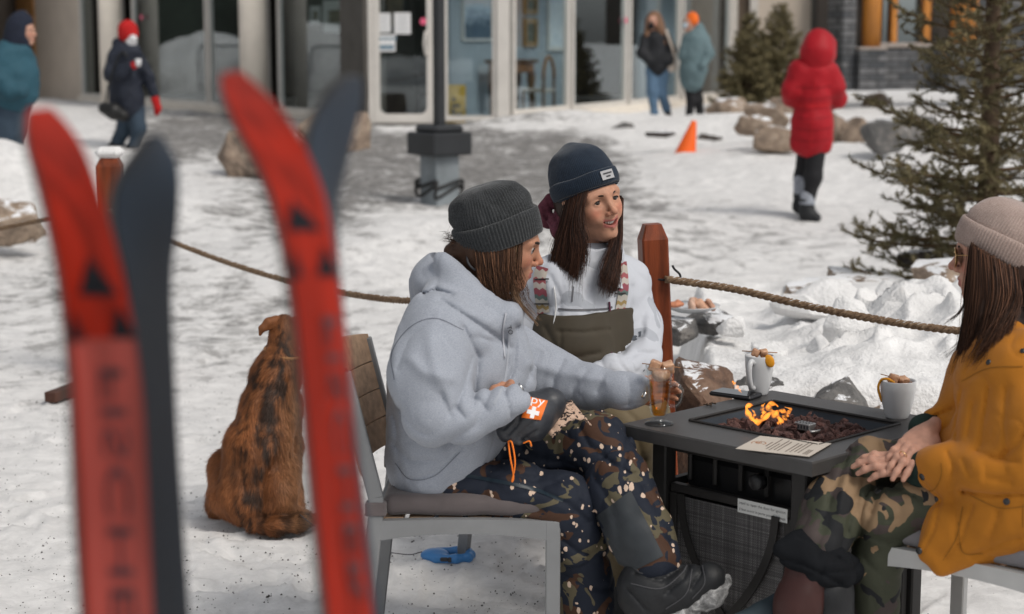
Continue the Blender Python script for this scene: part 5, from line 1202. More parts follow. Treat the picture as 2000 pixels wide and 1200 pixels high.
# ---- head
SKIN = attr_mat('skin', .55, .3, 420, .0008, .3, sss=.06, vs=45, var=.15)
def head_fn(smile=0.0, jaw=1.0):
    def f(p):
        q = p.copy(); s = np.abs(q[:, 1]); m = np.stack([q[:, 0], s, q[:, 2]], 1)           # mirrored
        d = ell(q, (-.012, 0, .032), (.098, .0755, .088))
        d = smin(d, ell(q, (.026, 0, -.026), (.060, .052, .078)), .04)
        d = smin(d, cone(m, (-.010, .046, -.052), (.050, .012, -.096), .015, .015), .035)
        d = smin(d, ell(q, (.064, 0, -.096), (.019, .021, .0165)), .025)
        d = smin(d, ell(m, (.050, .040, -.026), (.026, .022, .024)), .03)
        d = smin(d, cone(m, (.084, .010, .020), (.066, .048, .020), .011, .010), .02)
        d = smax(d, -ell(m, (.098, .032, .003), (.020, .019, .013)), .016)
        ec = np.array([.0705, .0315, .002]); e = m - ec; sp = np.linalg.norm(e, axis=1) - .0137
        op = (np.sqrt(((e[:, 1] + .0012) / .0118) ** 2 + ((e[:, 2] + .0004) / .0060) ** 2) - 1) * .005; op = np.where(e[:, 0] > 0, op, 1)
        d = smin(d, smax(sp, -op, .001), .006)
        d = smin(d, cone(q, (.083, 0, .014), (.106, 0, -.024), .0065, .0088), .014)
        d = smin(d, ell(q, (.1085, 0, -.029), (.0095, .0092, .0085)), .008)
        d = smin(d, ell(m, (.096, .0125, -.0345), (.0085, .0062, .0066)), .007)
        d = smax(d, -ell(m, (.1015, .0068, -.0435), (.0045, .0028, .003)), .002)
        d = smin(d, ell(q, (.070, 0, -.062), (.0215, .026, .020)), .02)
        w = .021 + .008 * smile; zc = -.062 + .010 * smile
        d = smin(d, cone(m, (.0915, .0, -.0565), (.0775 - .003 * smile, w, zc), .0052, .0026), .005)
        d = smin(d, cone(m, (.0888, .0, -.0695 - .0065 * smile), (.0765 - .003 * smile, w - .002, zc), .0062, .0028), .005)
        sl = np.abs(q[:, 2] - (-.0625 - .001 * smile + (s / w) ** 2 * .010 * smile)) - (.0007 + .0058 * smile * np.maximum(0, 1 - (s / w) ** 2)); sl = np.maximum(sl, np.maximum(s - w, .072 - q[:, 0]))
        d = smax(d, -sl, .0015)
        if smile: d = smin(d, ell(m, (.064, .036, -.044), (.017, .013, .014)), .015)
        ear = np.minimum(smax(ell(m, (-.012, .0785, -.004), (.019, .007, .031)), -ell(m, (-.006, .088, -.002), (.011, .008, .02)), .006), 9)
        d = smin(d, ear, .008)
        d = smin(d, cone(q, (-.022, 0, -.05), (-.046, 0, -.17), .054, .056), .03)
        return d
    return f
def skin_col(L, tone, smile=0, lip=(.36, .115, .095)):
    c = np.tile(np.asarray(tone, float), (len(L), 1)); s = np.abs(L[:, 1]); w = .022 + .008 * smile; zm = -.0645 + (s / w) ** 2 * .009 * smile
    m = np.exp(-np.maximum(0, np.abs(L[:, 2] - zm) - .0065 - .005 * smile) ** 2 / .0016 ** 2) * (s < w) * (L[:, 0] > .074) * np.clip((w - s) / .006, 0, 1)
    c = c * (1 - m[:, None]) + np.asarray(lip) * m[:, None]
    b = np.exp(-((s - .044) / .018) ** 2 - ((L[:, 2] + .028) / .016) ** 2) * (L[:, 0] > .03) + .6 * np.exp(-((L[:, 0] - .11) / .012) ** 2 - ((L[:, 2] + .03) / .012) ** 2)
    return c * (1 - b[:, None] * np.array([.0, .24, .26]))
EYEM = attr_mat('eye', .12, 0, vs=50, var=.02, spec=.6); BROW = mat('brow hair', (.016, .009, .006), .7, .2, 60); TEETH = mat('teeth', (.62, .59, .53), .25, .03)
def face_parts(person, o, M, gaze=(1, 0, 0), smile=0, sides=(1, -1)):
    for s in sides:
        c = np.array([.0705, .0315 * s, .002]); n = 24; V = []; cc = []; g = nv(gaze); x = nv(np.cross((0, 0, 1), g)); y = np.cross(g, x)
        for i in range(n + 1):
            a = math.pi * i / n
            for j in range(20):
                b = 2 * math.pi * j / 20; V.append(o + M @ (c + .0126 * (math.cos(a) * g + math.sin(a) * (math.cos(b) * x + math.sin(b) * y))))
                cc.append((.006, .005, .005) if a < .22 else (.03, .016, .010) if a < .62 else (.36, .33, .31))
        Fc = [(i * 20 + j, i * 20 + (j + 1) % 20, i * 20 + 20 + (j + 1) % 20, i * 20 + 20 + j) for i in range(n) for j in range(20)]
        mesh_obj('eye', V, Fc, EYEM, person, attr={'col': np.array(cc)})
        lash = []
        for k in range(11):
            t = -1 + 2 * k / 10; dy = t * .0118 - .0012; dz = .0060 * math.sqrt(max(0, 1 - t * t)) - .0004; dx = math.sqrt(max(.0, .0142 ** 2 - dy ** 2 - dz ** 2)); lash.append(o + M @ (c + np.array([dx, dy * s, dz])))
        mb = MB(); mb.tube(lash, [.0006] + [.0015] * 9 + [.002], 5); mb.build('eyelashes', BROW, person, smooth=True)
        br = [o + M @ np.array(q) for q in ((.0932, .012 * s, .0195), (.0888, .024 * s, .0222), (.0803, .037 * s, .0232), (.0702, .048 * s, .0190))]
        V, Fc = tube_mesh(spline(br, 14), np.interp(np.linspace(0, 1, 14), [0, .2, .6, 1], [.0024, .0038, .0032, .001]), 8); mesh_obj('eyebrow', V, Fc, BROW, person)
    if smile:
        V = []; n = 10; mb = MB()
        for k in range(8):
            t = (k - 3.5) / 3.5; mb.box(o + M @ np.array([.0835 - .012 * t * t, .0185 * t, -.0602 + .006 * t * t]), (.004, .005, .0105), M @ np.array(Matrix.Rotation(-t * .8, 3, 'Z')), .0012)
        mb.build('teeth', TEETH, person, smooth=False)
def head_mesh(o, M, tone, smile=0, scale=1.0, h=.0023):
    V, Q = sdf_mesh(head_fn(smile), (-.13, -.1, -.19), (.14, .1, .14), h, .012); col = skin_col(V, tone, smile)
    return (o + (V * scale) @ M.T), Q, col
# ---- hands
def hand(b, o, M, curl, side=1, thumb=(.6, .3), spread=.06, s=1.0):
    """o wrist, M columns: fingers, thumb side, back of hand"""
    W_ = lambda x, y, z: o + M @ (np.array([x, y, z]) * s)
    b.ell(W_(.045, .002, 0), (.052 * s, .041 * s, .0155 * s), M, .012)
    b.cone(W_(-.035, 0, 0), W_(.015, 0, 0), .021 * s, .025 * s, .02)
    bases = [(.086, .030, .002), (.091, .010, .004), (.087, -.010, .003), (.078, -.028, 0)]; lens = [(.042, .025, .020), (.046, .029, .021), (.042, .027, .021), (.033, .021, .018)]
    for i, (bs, ln) in enumerate(zip(bases, lens)):
        a = 0; p = np.array(bs); yaw = (1.5 - i) * spread; q = [W_(p[0] - .03, p[1] * .9, p[2] - .002), W_(*p)]; rr = [.0105, .0098 - .0004 * i]
        for k in range(3):
            a += curl[i][k]; d = np.array([math.cos(a) * math.cos(yaw), math.sin(yaw) * math.cos(a), -math.sin(a)]); p = p + d * ln[k]; q.append(W_(*p)); rr.append((.0088, .0080, .0066)[k] - .0005 * (i == 3))
        b.chain(q, [x * s for x in rr], .006)
        for kn in (1, 2): b.ell(q[kn] + M @ np.array([0, 0, .003 * s]), (.0085 * s,) * 3, None, .006)
    t0, t1 = thumb; p = np.array([.018, .030, -.004]); q = [W_(.005, .016, -.004), W_(*p)]
    d = np.array([math.cos(t0), math.sin(t0), -t1]); p = p + nv(d) * .040; q.append(W_(*p)); d2 = np.array([math.cos(t0 - .35), math.sin(t0 - .35), -t1 * 1.2]); p = p + nv(d2) * .033; q.append(W_(*p))
    b.chain(q, [.014 * s, .0135 * s, .0105 * s, .0085 * s], .01)
# ---- hair
HAIRM = {}
def hair_mat(name, c1, c2):
    m, nt, b = newmat(name); a = N(nt, 'ShaderNodeAttribute', attribute_name='t'); v = coord(nt)
    nt.links.new(ramp(nt, a.outputs['Fac'], [(0, c1), (.75, c2), (1, tuple(min(1, 1.9 * x) for x in c2))]), b.inputs['Base Color']); b.inputs['Roughness'].default_value = .5; b.inputs['Specular IOR Level'].default_value = .22; return m
def hair(name, guides, n, spread, m, parent, seed=0, r0=.0011, taper=.12, curl=.004, segs=14, depth=1.0):
    """guides: list of point lists (world); strands interpolate neighbouring guides"""
    g = np.random.default_rng(seed); G = np.array([spline(q, segs) for q in guides]); u = g.random(n) * max(len(G) - 1, 0); i = np.minimum(u.astype(int), max(len(G) - 2, 0)); f = (u - i)[:, None, None]
    p = G[i] * (1 - f) + G[np.minimum(i + 1, len(G) - 1)] * f; t = np.linspace(0, 1, segs)[None, :, None]
    sp = spread if np.isscalar(spread) else spread[0] + (spread[1] - spread[0]) * t
    ck = g.integers(0, max(6, n // 22), n); co = g.normal(size=(max(6, n // 22), 1, 3))[ck]; cv_ = 1 - .8 * t ** 1.5                 # strands gather in locks
    ph = g.random((n, 1, 1)) * 1.2 + ck[:, None, None] * 2.1; fr = 2 + 4 * ((ck[:, None, None] * .37) % 1)
    p = p + (co * .9 + .55 * cv_ * g.normal(size=(n, 1, 3))) * np.array([1, depth, 1]) * sp + curl * t * np.concatenate([np.sin(fr * t * 3 + ph), np.cos(fr * t * 2.3 + ph), np.sin(fr * t * 2 + 1 + ph)], 2)
    L = np.where(g.random(n) < .4, 1.0, .45 + .55 * g.random(n))[:, None]; ti = np.linspace(0, 1, segs)[None] * L * (segs - 1); k0 = np.minimum(ti.astype(int), segs - 2); fr_ = (ti - k0)[..., None]; ar = np.arange(n)[:, None]
    p = p[ar, k0] * (1 - fr_) + p[ar, k0 + 1] * fr_
    tg = np.gradient(p, axis=1); tg /= np.maximum(np.linalg.norm(tg, axis=2, keepdims=True), 1e-9); x = np.cross(tg, np.array([.35, .9, .2])); x /= np.maximum(np.linalg.norm(x, axis=2, keepdims=True), 1e-9); y = np.cross(tg, x)
    r = r0 * (.6 + .8 * g.random((n, 1))) * np.linspace(1, taper, segs)[None]; a = np.arange(3) * 2 * np.pi / 3
    V = p[:, :, None] + r[..., None, None] * (np.cos(a)[None, None, :, None] * x[:, :, None] + np.sin(a)[None, None, :, None] * y[:, :, None])
    idx = np.arange(n * segs * 3).reshape(n, segs, 3); A = idx[:, :-1]; B = idx[:, 1:]; Q = np.stack([A, np.roll(A, -1, 2), np.roll(B, -1, 2), B], -1).reshape(-1, 4)
    tt = np.repeat(g.random(n) ** 1.5, segs * 3); return mesh_obj(name, V.reshape(-1, 3), Q, m, parent, attr={'t': tt})
# ---- knitted hat
def knit_mat(name, c1, c2, heather=.3):
    m, nt, b = newmat(name); v = coord(nt); f = noise(nt, v, 420, 3, .7); f2 = noise(nt, v, 14, 3)
    c = ramp(nt, f, [(.35, c1), (.66, c2)]); c = mix(nt, .35, c, ramp(nt, f2, [(.3, .6), (.7, 1.3)]), 'MULTIPLY'); nt.links.new(c, b.inputs['Base Color']); b.inputs['Roughness'].default_value = .95; b.inputs['Specular IOR Level'].default_value = .1
    b.inputs['Sheen Weight'].default_value = .25; bump(nt, b, f, .6, .0015); return m
def hat(parent, o, M, m, prof, cuff, ribs, amp, rx=.103, ry=.088, slump=(0, 0), wr=.004, seed=0, tilt=0.0, name='beanie'):
    """prof: (radius factor, height) rows from brim to tip in head coordinates; tilt raises the brim at the forehead"""
    n = ribs * 4; th = np.arange(n) * 2 * np.pi / n; V = []; rows_ = spline([(a, b, 0) for a, b in prof], 44)[:, :2]
    Mt = M @ np.array(Matrix.Rotation(-tilt, 3, 'Y'))
    def ringp(rf, z, am, fz, k):
        r = rf * (1 + 0 * th); x = rx * r * np.cos(th); y = ry * r * np.sin(th)
        p = np.stack([x, y, np.full(n, z)], 1); nz_ = vnoise(p * np.array([1, 1, 1.3]), 22, seed) * wr * fz + vnoise(p, 55, seed + 3) * wr * .35 * fz; d = np.stack([np.cos(th), np.sin(th), 0 * th], 1); d *= (am * np.cos(th * ribs) + nz_)[:, None]
        return p + d + np.array([slump[0], slump[1], 0]) * fz ** 2
    ztop = rows_[-1, 1]; zb = rows_[0, 1]
    for k, (rf, z) in enumerate(rows_): V.append(ringp(max(rf, .002), z, amp * min(1, max(rf, .02) * 1.2), np.clip((z - zb) / (ztop - zb), 0, 1), k))
    V = np.array(V); R_ = len(V); base = np.arange(n)
    Fq = np.concatenate([np.stack([k * n + base, k * n + (base + 1) % n, (k + 1) * n + (base + 1) % n, (k + 1) * n + base], 1) for k in range(R_ - 1)])
    ho = mesh_obj(name, o + (V.reshape(-1, 3) @ Mt.T), Fq, m, parent)
    z0, z1, th_ = cuff; C = []
    for z, e in ((z0 + .012, -.002), (z0 + .004, .0), (z0, th_ * .5), (z0 + .005, th_), (z0 + .02, th_ * 1.15), ((z0 + z1) / 2, th_ * 1.2), (z1 - .012, th_ * 1.1), (z1 - .003, th_ * .9), (z1, th_ * .45), (z1 - .003, -.002)):
        rf = np.interp(z, rows_[:, 1], rows_[:, 0]); p = ringp(rf, z, amp * 1.15, 0.05, 0); dd = np.stack([np.cos(th), np.sin(th), 0 * th], 1); wv = vnoise(p, 16, seed + 9)[:, None]; C.append(p + dd * (e * (1 + .3 * wv)) + np.array([0, 0, 1]) * wv * .004)
    C = np.array(C); K = len(C); Fq = np.concatenate([np.stack([k * n + base, k * n + (base + 1) % n, (k + 1) * n + (base + 1) % n, (k + 1) * n + base], 1) for k in range(K - 1)])
    mesh_obj('cuff', o + (C.reshape(-1, 3) @ Mt.T), Fq, m, ho); return ho, Mt
def cloth(name, blob, h, m, parent, pad=.02, keep=None):
    V, Q = blob.mesh(h, pad)
    return mesh_obj(name, V, Q, m, parent), bvh(V, Q)
# ---- fabrics
def heather(name, c1, c2, bsc=500):
    m, nt, b = newmat(name); v = coord(nt); f = noise(nt, coord(nt, (260, 260, 900)), 1.0, 3, .7); f2 = noise(nt, v, 9, 4)
    c = ramp(nt, f, [(.3, c1), (.7, c2)]); c = mix(nt, .3, c, ramp(nt, f2, [(.3, .75), (.7, 1.15)]), 'MULTIPLY'); nt.links.new(c, b.inputs['Base Color']); b.inputs['Roughness'].default_value = .95; b.inputs['Specular IOR Level'].default_value = .1; b.inputs['Sheen Weight'].default_value = .15
    p = bump(nt, b, noise(nt, v, 26, 3), .25, .006); bump(nt, b, f, .25, .0008, p); return m
def camo(name, base, layers, spots=None, rough=.75):
    """layers: (colour, noise scale, threshold, offset)"""
    m, nt, b = newmat(name); c = base; v0 = coord(nt)
    for i, (cl, sc, th, of) in enumerate(layers):
        mp = N(nt, 'ShaderNodeMapping'); mp.inputs['Location'].default_value = (of, of * .7, -of); mp.inputs['Scale'].default_value = (1, 1, 1.25); nt.links.new(v0, mp.inputs[0])
        f = math_(nt, 'GREATER_THAN', noise(nt, mp.outputs[0], sc, 2.5, .5, .9), th); c = mix(nt, f, c, cl)
    if spots:
        for cl, sc, r_, of in spots:
            mp = N(nt, 'ShaderNodeMapping'); mp.inputs['Location'].default_value = (of, of, of); mp.inputs['Scale'].default_value = (1, .5, .72); mp.inputs['Rotation'].default_value = (0, .5, 0); nt.links.new(v0, mp.inputs[0])
            ds = N(nt, 'ShaderNodeVectorMath', operation='ADD'); nn = N(nt, 'ShaderNodeTexNoise', Scale=sc * 1.3); nt.links.new(mp.outputs[0], nn.inputs['Vector']); sc_ = N(nt, 'ShaderNodeVectorMath', operation='SCALE'); sc_.inputs['Scale'].default_value = .5 / sc; nt.links.new(nn.outputs['Color'], sc_.inputs[0]); nt.links.new(mp.outputs[0], ds.inputs[0]); nt.links.new(sc_.outputs[0], ds.inputs[1])
            vo = N(nt, 'ShaderNodeTexVoronoi', Scale=sc); nt.links.new(ds.outputs[0], vo.inputs['Vector']); sep = N(nt, 'ShaderNodeSeparateColor'); nt.links.new(vo.outputs['Color'], sep.inputs[0])
            f = math_(nt, 'MULTIPLY', math_(nt, 'LESS_THAN', vo.outputs['Distance'], math_(nt, 'MULTIPLY', sep.outputs[0], r_)), math_(nt, 'GREATER_THAN', sep.outputs[1], .45)); c = mix(nt, f, c, cl)
    nt.links.new(c, b.inputs['Base Color']) if isinstance(c, bpy.types.NodeSocket) else None
    b.inputs['Roughness'].default_value = rough; b.inputs['Specular IOR Level'].default_value = .25
    p = bump(nt, b, noise(nt, v0, 30, 3), .35, .006); bump(nt, b, noise(nt, v0, 900, 2), .2, .0006, p); return m
def person(label, V, Q, col, base):
    return tag(mesh_obj('person', V, Q, SKIN, base=base, attr={'col': col}), label, 'person')
def core(blob, tone, h=.012):
    V, Q = sdf_mesh(lambda p: blob(p) + .017, blob.lo - .02, blob.hi + .02, h); return V, Q, np.tile(np.asarray(tone, float), (len(V), 1))
def joinc(*ms):
    V, Q = join(*[(a, b) for a, b, c in ms]); return V, Q, np.concatenate([c for a, b, c in ms])
# ================================================================ hooded woman at the left
TONE = (.40, .195, .12)
o1_ = P(978, 476, 4.46); M1 = frame((1, .04, -.20), (0, 0, 1), R(2)); hv, hq, hc = head_mesh(o1_, M1, TONE, 0, .97)
b = PBlob(); b.px([(940, 560, 40, 4.46), (905, 640, 95, 4.46), (870, 800, 85, 4.46), (860, 930, 80, 4.46)], .05)
b.px([(900, 650, 35, 4.34), (840, 820, 32, 4.28), (975, 790, 24, 4.24)]); b.px([(960, 650, 35, 4.6), (1060, 730, 32, 4.6), (1235, 762, 22, 4.47)])
b.px([(870, 945, 55, 4.36), (1130, 990, 45, 4.30), (1130, 1280, 32, 4.30)]); b.px([(880, 940, 50, 4.54), (1185, 850, 44, 4.42), (1290, 1110, 28, 4.18)])
cv = core(b, TONE)
hb = Blob()                                                        # far hand comes from the left: thumb before the glass, fingers behind it
wr = P(1233, 764, 4.468); xh = nv((.80, .60, .02)); zh = nv((-.60, .80, 0)); yh = np.cross(zh, xh)
hand(hb, wr, np.stack([xh, yh, zh], 1), [(.55, .8, .5), (.55, .8, .5), (.55, .8, .5), (.5, .8, .5)], 1, (.10, 1.0), .02, .86)
gv, gq = hb.mesh(.0026, .006); ghand = (gv, gq, np.tile(np.array(TONE), (len(gv), 1)))
nb_ = Blob(); wn_ = P(985, 788, 4.22); Mn = np.stack([nv((.8, .35, .42)), nv((-.45, -.0, .85)), np.zeros(3)], 1); Mn[:, 1] = nv(Mn[:, 1] - Mn[:, 0] * (Mn[:, 1] @ Mn[:, 0])); Mn[:, 2] = np.cross(Mn[:, 0], Mn[:, 1])
hand(nb_, wn_ - Mn[:, 0] * .05, Mn, [(1.1, 1.3, .8)] * 4, 1, (.3, .4), .02, .92); nv_, nq_ = nb_.mesh(.0028, .006)
V, Q, C = joinc((hv, hq, hc), cv, ghand, (nv_, nq_, np.tile(np.array(TONE), (len(nv_), 1))))
W1 = person('woman in a grey hoodie and charcoal beanie, seated in profile, reaching for the tea glass', V, Q, C, (-.2, 4.46, 0))
face_parts(W1, o1_, M1, (1, -.05, -.25), 0)
RING = mat('silver ring', (.6, .6, .6), .25, metal=1)
for q_, ax in ((P(1258, 771, 4.40), (1, .1, -.5)), (P(1017, 757, 4.2), (.8, .2, .5)), (P(1018, 769, 4.2), (.8, .2, .5))):
    mb = MB(); mb.lathe([(.0094, -.003), (.0104, -.003), (.0104, .003), (.0094, .003), (.0094, -.003)], q_, 16, axis=ax); mb.build('ring', RING, W1, smooth=True)
HOOD = heather('grey melange jersey', (.25, .272, .318), (.39, .415, .465))
b = PBlob()
for yo in (-.085, .085):
    b.px([(842, 920, 78, 4.46 + yo), (862, 850, 92, 4.46 + yo), (884, 740, 104, 4.46 + yo), (905, 655, 80, 4.46 + yo * 1.2)], .09)
b.px([(985, 650, 34, 4.40), (1000, 740, 34, 4.40), (945, 830, 40, 4.40)], .09); b.px([(800, 900, 38, 4.42), (838, 926, 40, 4.34), (880, 880, 34, 4.36)], .05)
b.px([(862, 648, 84, 4.29), (842, 740, 82, 4.22), (850, 806, 66, 4.19)], .035)                 # near sleeve
b.px([(845, 806, 62, 4.185), (905, 814, 48, 4.18), (965, 796, 37, 4.19), (1004, 780, 33, 4.20)], .03)
b.px([(958, 665, 66, 4.58), (1030, 715, 58, 4.60), (1080, 742, 54, 4.59)], .05); b.px([(1080, 742, 54, 4.59), (1160, 758, 42, 4.53), (1215, 762, 33, 4.48), (1246, 763, 30, 4.465)], .03)
# hood heaped round the neck
b.px([(852, 548, 30, 4.44), (868, 600, 46, 4.34), (930, 640, 34, 4.30), (990, 618, 22, 4.34), (1012, 596, 18, 4.42)], .03); b.px([(852, 548, 30, 4.50), (880, 600, 40, 4.6), (960, 620, 26, 4.6), (1008, 596, 18, 4.5)], .03)
b.px([(862, 505, 26, 4.47), (848, 552, 40, 4.47), (846, 606, 40, 4.47)], .05); b.px([(866, 508, 20, 4.40), (896, 560, 34, 4.36), (950, 600, 26, 4.345), (988, 622, 15, 4.37)], .02)
b.sub(lambda p: cone(p, P(955, 560, 4.46), P(900, 470, 4.46), .062, .078), .012)
yn = 4.45; A_ = .011
for pts, w, am in [([(860, 585), (920, 625), (985, 668)], 7, .012), ([(828, 575), (850, 566), (880, 575)], 6, .012), ([(845, 620), (800, 660), (775, 720)], 6, .004),
                   ([(905, 640), (935, 700), (925, 790)], 9, .011), ([(922, 700), (905, 760), (890, 800)], 7, .009), ([(880, 812), (870, 790), (862, 770)], 9, .010), ([(905, 815), (890, 795)], 7, .009), ([(780, 800), (810, 840), (835, 850)], 8, .006),
                   ([(985, 650), (992, 700), (985, 740)], 5, .007), ([(1010, 640), (1003, 720), (985, 770)], 6, .008), ([(1055, 690), (1035, 730), (1020, 770)], 8, .009), ([(1100, 705), (1082, 740), (1075, 780)], 7, .008), ([(1145, 725), (1120, 760), (1118, 785)], 7, .006), ([(1180, 735), (1165, 765)], 6, .005),
                   ([(960, 760), (930, 830), (870, 870)], 10, .010), ([(770, 870), (800, 900), (850, 900)], 7, .007), ([(800, 938), (850, 925), (900, 875)], 5, .006), ([(765, 780), (775, 850)], 8, .006),
                   ([(940, 660), (1000, 680)], 6, .006), ([(950, 800), (935, 782), (915, 778)], 6, .007), ([(800, 700), (830, 730), (880, 740)], 12, -.007), ([(840, 660), (850, 720), (880, 790)], 14, -.007), ([(1040, 712), (1100, 728), (1180, 742)], 12, -.006), ([(775, 640), (765, 720), (772, 780)], 12, -.005)]: b.crease(pts, w, am, 4.62)
for pts in ([(1226, 738), (1232, 765), (1228, 792)], [(985, 768), (993, 790), (998, 812)]): b.crease(pts, 4, .006, 4.6)
b.nz(13, .004, 2, (1, 1, .7)).nz(30, .0015, 4).rz(6, .005, 6, (1, 1, .75)).rz(15, .0025, 7)
ho, th1 = cloth('hoodie', b, .0042, HOOD, W1)
strip('seam', th1, [(995, 650), (992, 700), (984, 750), (965, 790)], 4, mat('hoodie placket', (.34, .36, .4), .9), ho, .001, 20)
text_px('chest_print', th1, 'TO', 996, 645, 17, R(75), INK, ho)
strip('seam', th1, [(770, 742), (765, 690), (800, 640), (850, 622), (905, 645)], 1.6, mat('hoodie seam', (.15, .16, .19), .9), ho, .0008, 30)
strip('hem_seam', th1, [(772, 905), (800, 936), (848, 930), (898, 884)], 1.5, mat('hoodie seam', (.15, .16, .19)), ho, .0008, 24)
strip('drawstring', th1, [(988, 612), (982, 650), (986, 700)], 4, mat('pale drawcord', (.45, .46, .5), .9), ho, .003, 16, True, .0022)
# trousers
DPM = camo('navy spot camouflage', (.012, .016, .027), [((.062, .030, .018), 9, .55, 3.0), ((.10, .085, .052), 8.5, .585, 7.0), ((.012, .016, .027), 12, .60, 11.0)], [((.60, .45, .35), 42, .33, 0.0), ((.58, .44, .34), 58, .32, 5.0)])
def legs(name, la, lb, creases, seed, m, parent, h=.005):
    ms = []
    for i, L in enumerate((la, lb)):
        b = PBlob()
        for ch in L: b.px(ch, .04)
        for pts, w, am in creases: b.crease(pts, w, am, 4.7)
        b.nz(14, .005, seed + i).nz(34, .0018, seed + 3).rz(9, .008, seed + 5, (1, 1, .7)).rz(20, .004, seed + 6); ms.append(b.mesh(h))
    V, Q = join(*ms); return mesh_obj(name, V, Q, m, parent), bvh(V, Q)
po, tp1 = legs('snow_trousers',
    [[(862, 945, 74, 4.36), (1000, 965, 67, 4.33), (1105, 990, 62, 4.30)], [(1105, 990, 62, 4.30), (1128, 1060, 58, 4.31), (1140, 1160, 56, 4.32), (1148, 1290, 56, 4.32)]],
    [[(885, 930, 62, 4.54), (1050, 885, 58, 4.47), (1172, 866, 58, 4.40)], [(1172, 868, 58, 4.40), (1212, 950, 64, 4.30), (1250, 1040, 62, 4.22), (1276, 1094, 56, 4.18)]],
    [([(1190, 815), (1226, 850), (1222, 900)], 6, .008), ([(1130, 830), (1150, 870), (1195, 905)], 6, .008), ([(1195, 905), (1240, 930), (1290, 1000)], 6, .007), ([(1160, 930), (1195, 985), (1212, 1070)], 6, .008), ([(960, 905), (1010, 930), (1080, 940)], 8, .007), ([(1095, 1050), (1130, 1080), (1190, 1085)], 7, .009), ([(1100, 1120), (1150, 1150), (1190, 1150)], 7, .008), ([(900, 965), (980, 990), (1060, 1000)], 7, .006), ([(1060, 960), (1110, 985), (1150, 1020)], 7, .008), ([(1230, 1000), (1270, 1020), (1310, 1060)], 6, .006)], 8, DPM, W1)
GREYP = mat('charcoal softshell panel', (.032, .037, .042), .6, .15, 12, .3, 500, .0008)
def patch(name, tree, quad, m, parent, off=.002, n=14):
    V2 = []
    for i in range(n + 1):
        for j in range(n + 1):
            u, v = i / n, j / n; q = (np.array(quad[0]) * (1 - u) + np.array(quad[1]) * u) * (1 - v) + (np.array(quad[3]) * (1 - u) + np.array(quad[2]) * u) * v; V2.append(q)
    return decal(name, tree, V2, [(i * (n + 1) + j, i * (n + 1) + j + 1, (i + 1) * (n + 1) + j + 1, (i + 1) * (n + 1) + j) for i in range(n) for j in range(n)], m, parent, off)
patch('inner_leg_patch', tp1, [(1163, 1010), (1232, 958), (1296, 1086), (1220, 1125)], GREYP, po)
strip('thigh_zip', tp1, [(885, 925), (960, 938), (1040, 955), (1100, 978)], 7, mat('navy zip tape', (.012, .022, .032), .4, .2, 40), po, .0015, 30)
strip('pocket_zip', tp1, [(918, 873), (940, 884), (962, 898)], 13, mat('slate zip flap', (.05, .065, .072), .4), po, .003, 12)
# boot
BOOT = mat('black boot rubber', (.016, .017, .019), .55, .25, 12, .3, 120, .002); SOLE = rock_mat('snow-caked sole', (.03, .03, .03), (.30, .30, .3), (.75, .75, .75), 0, 34)
b = PBlob(); b.px([(1272, 1085, 50, 4.20), (1262, 1150, 50, 4.17), (1268, 1180, 44, 4.16)], .03); b.px([(1262, 1165, 50, 4.165), (1330, 1150, 42, 4.15), (1385, 1130, 34, 4.14)], .03)
for pts in ([(1240, 1120), (1290, 1135), (1330, 1110)], [(1300, 1160), (1335, 1130), (1345, 1108)], [(1350, 1150), (1370, 1120), (1365, 1100)], [(1225, 1150), (1260, 1190)]): b.crease(pts, 3.5, .007, 4.5)
b.nz(40, .002, 3).rz(16, .003, 5); bo, tb1 = cloth('boot', b, .0045, BOOT, W1)
for pts in ([(1232, 1140), (1290, 1150), (1330, 1122), (1342, 1104)], [(1300, 1190), (1340, 1160), (1352, 1112)], [(1352, 1170), (1376, 1140), (1372, 1104)], [(1240, 1110), (1256, 1120), (1300, 1112)]): strip('stitched_seam', tb1, pts, 2.2, mat('boot stitching', (.06, .06, .065), .7), bo, .0015, 16)
b = PBlob(); b.px([(1250, 1206, 26, 4.155), (1330, 1190, 27, 4.14), (1390, 1160, 24, 4.13), (1415, 1138, 15, 4.13)], .02); b.nz(60, .005, 3).nz(110, .003, 5); cloth('sole', b, .004, SOLE, bo)
b = PBlob(); b.px([(1150, 1270, 52, 4.30), (1190, 1290, 44, 4.28)], .03); cloth('boot', b, .007, BOOT, W1)
mb = MB(); hm = [(1214, 1124), (1240, 1110), (1268, 1104), (1296, 1092), (1320, 1078)]
# hat, hair
KN1 = knit_mat('charcoal rib knit', (.012, .013, .014), (.062, .066, .07))
h1, Mt1 = hat(W1, o1_ + M1 @ np.array([.006, 0, 0]), M1, KN1, [(1.0, .010), (1.03, .04), (1.06, .075), (1.02, .105), (.87, .132), (.62, .150), (.34, .157), (.0, .156)], (.002, .070, .008), 78, .0016, .098, .089, (-.006, 0), .012, 4, R(29))
HB = hair_mat('brown hair', (.022, .011, .007), (.12, .058, .032)); HBL = hair_mat('blond streaks', (.10, .055, .03), (.32, .2, .12))
YN = 4.385
cap = Blob(); Mh1 = M1
cap.ell(o1_ + M1 @ np.array([-.03, 0, -.02]), (.085, .083, .08), M1, .02); cap.ell(o1_ + M1 @ np.array([-.045, 0, -.07]), (.05, .06, .05), M1, .02)
cap.ell(o1_ + M1 @ np.array([-.105, 0, -.045]), (.03, .035, .03), M1, .02); cap.nz(60, .003, 2)
v, f = cap.mesh(.005); mesh_obj('hair_mass', v, f, HB, W1, attr={'t': np.full(len(v), .25)})
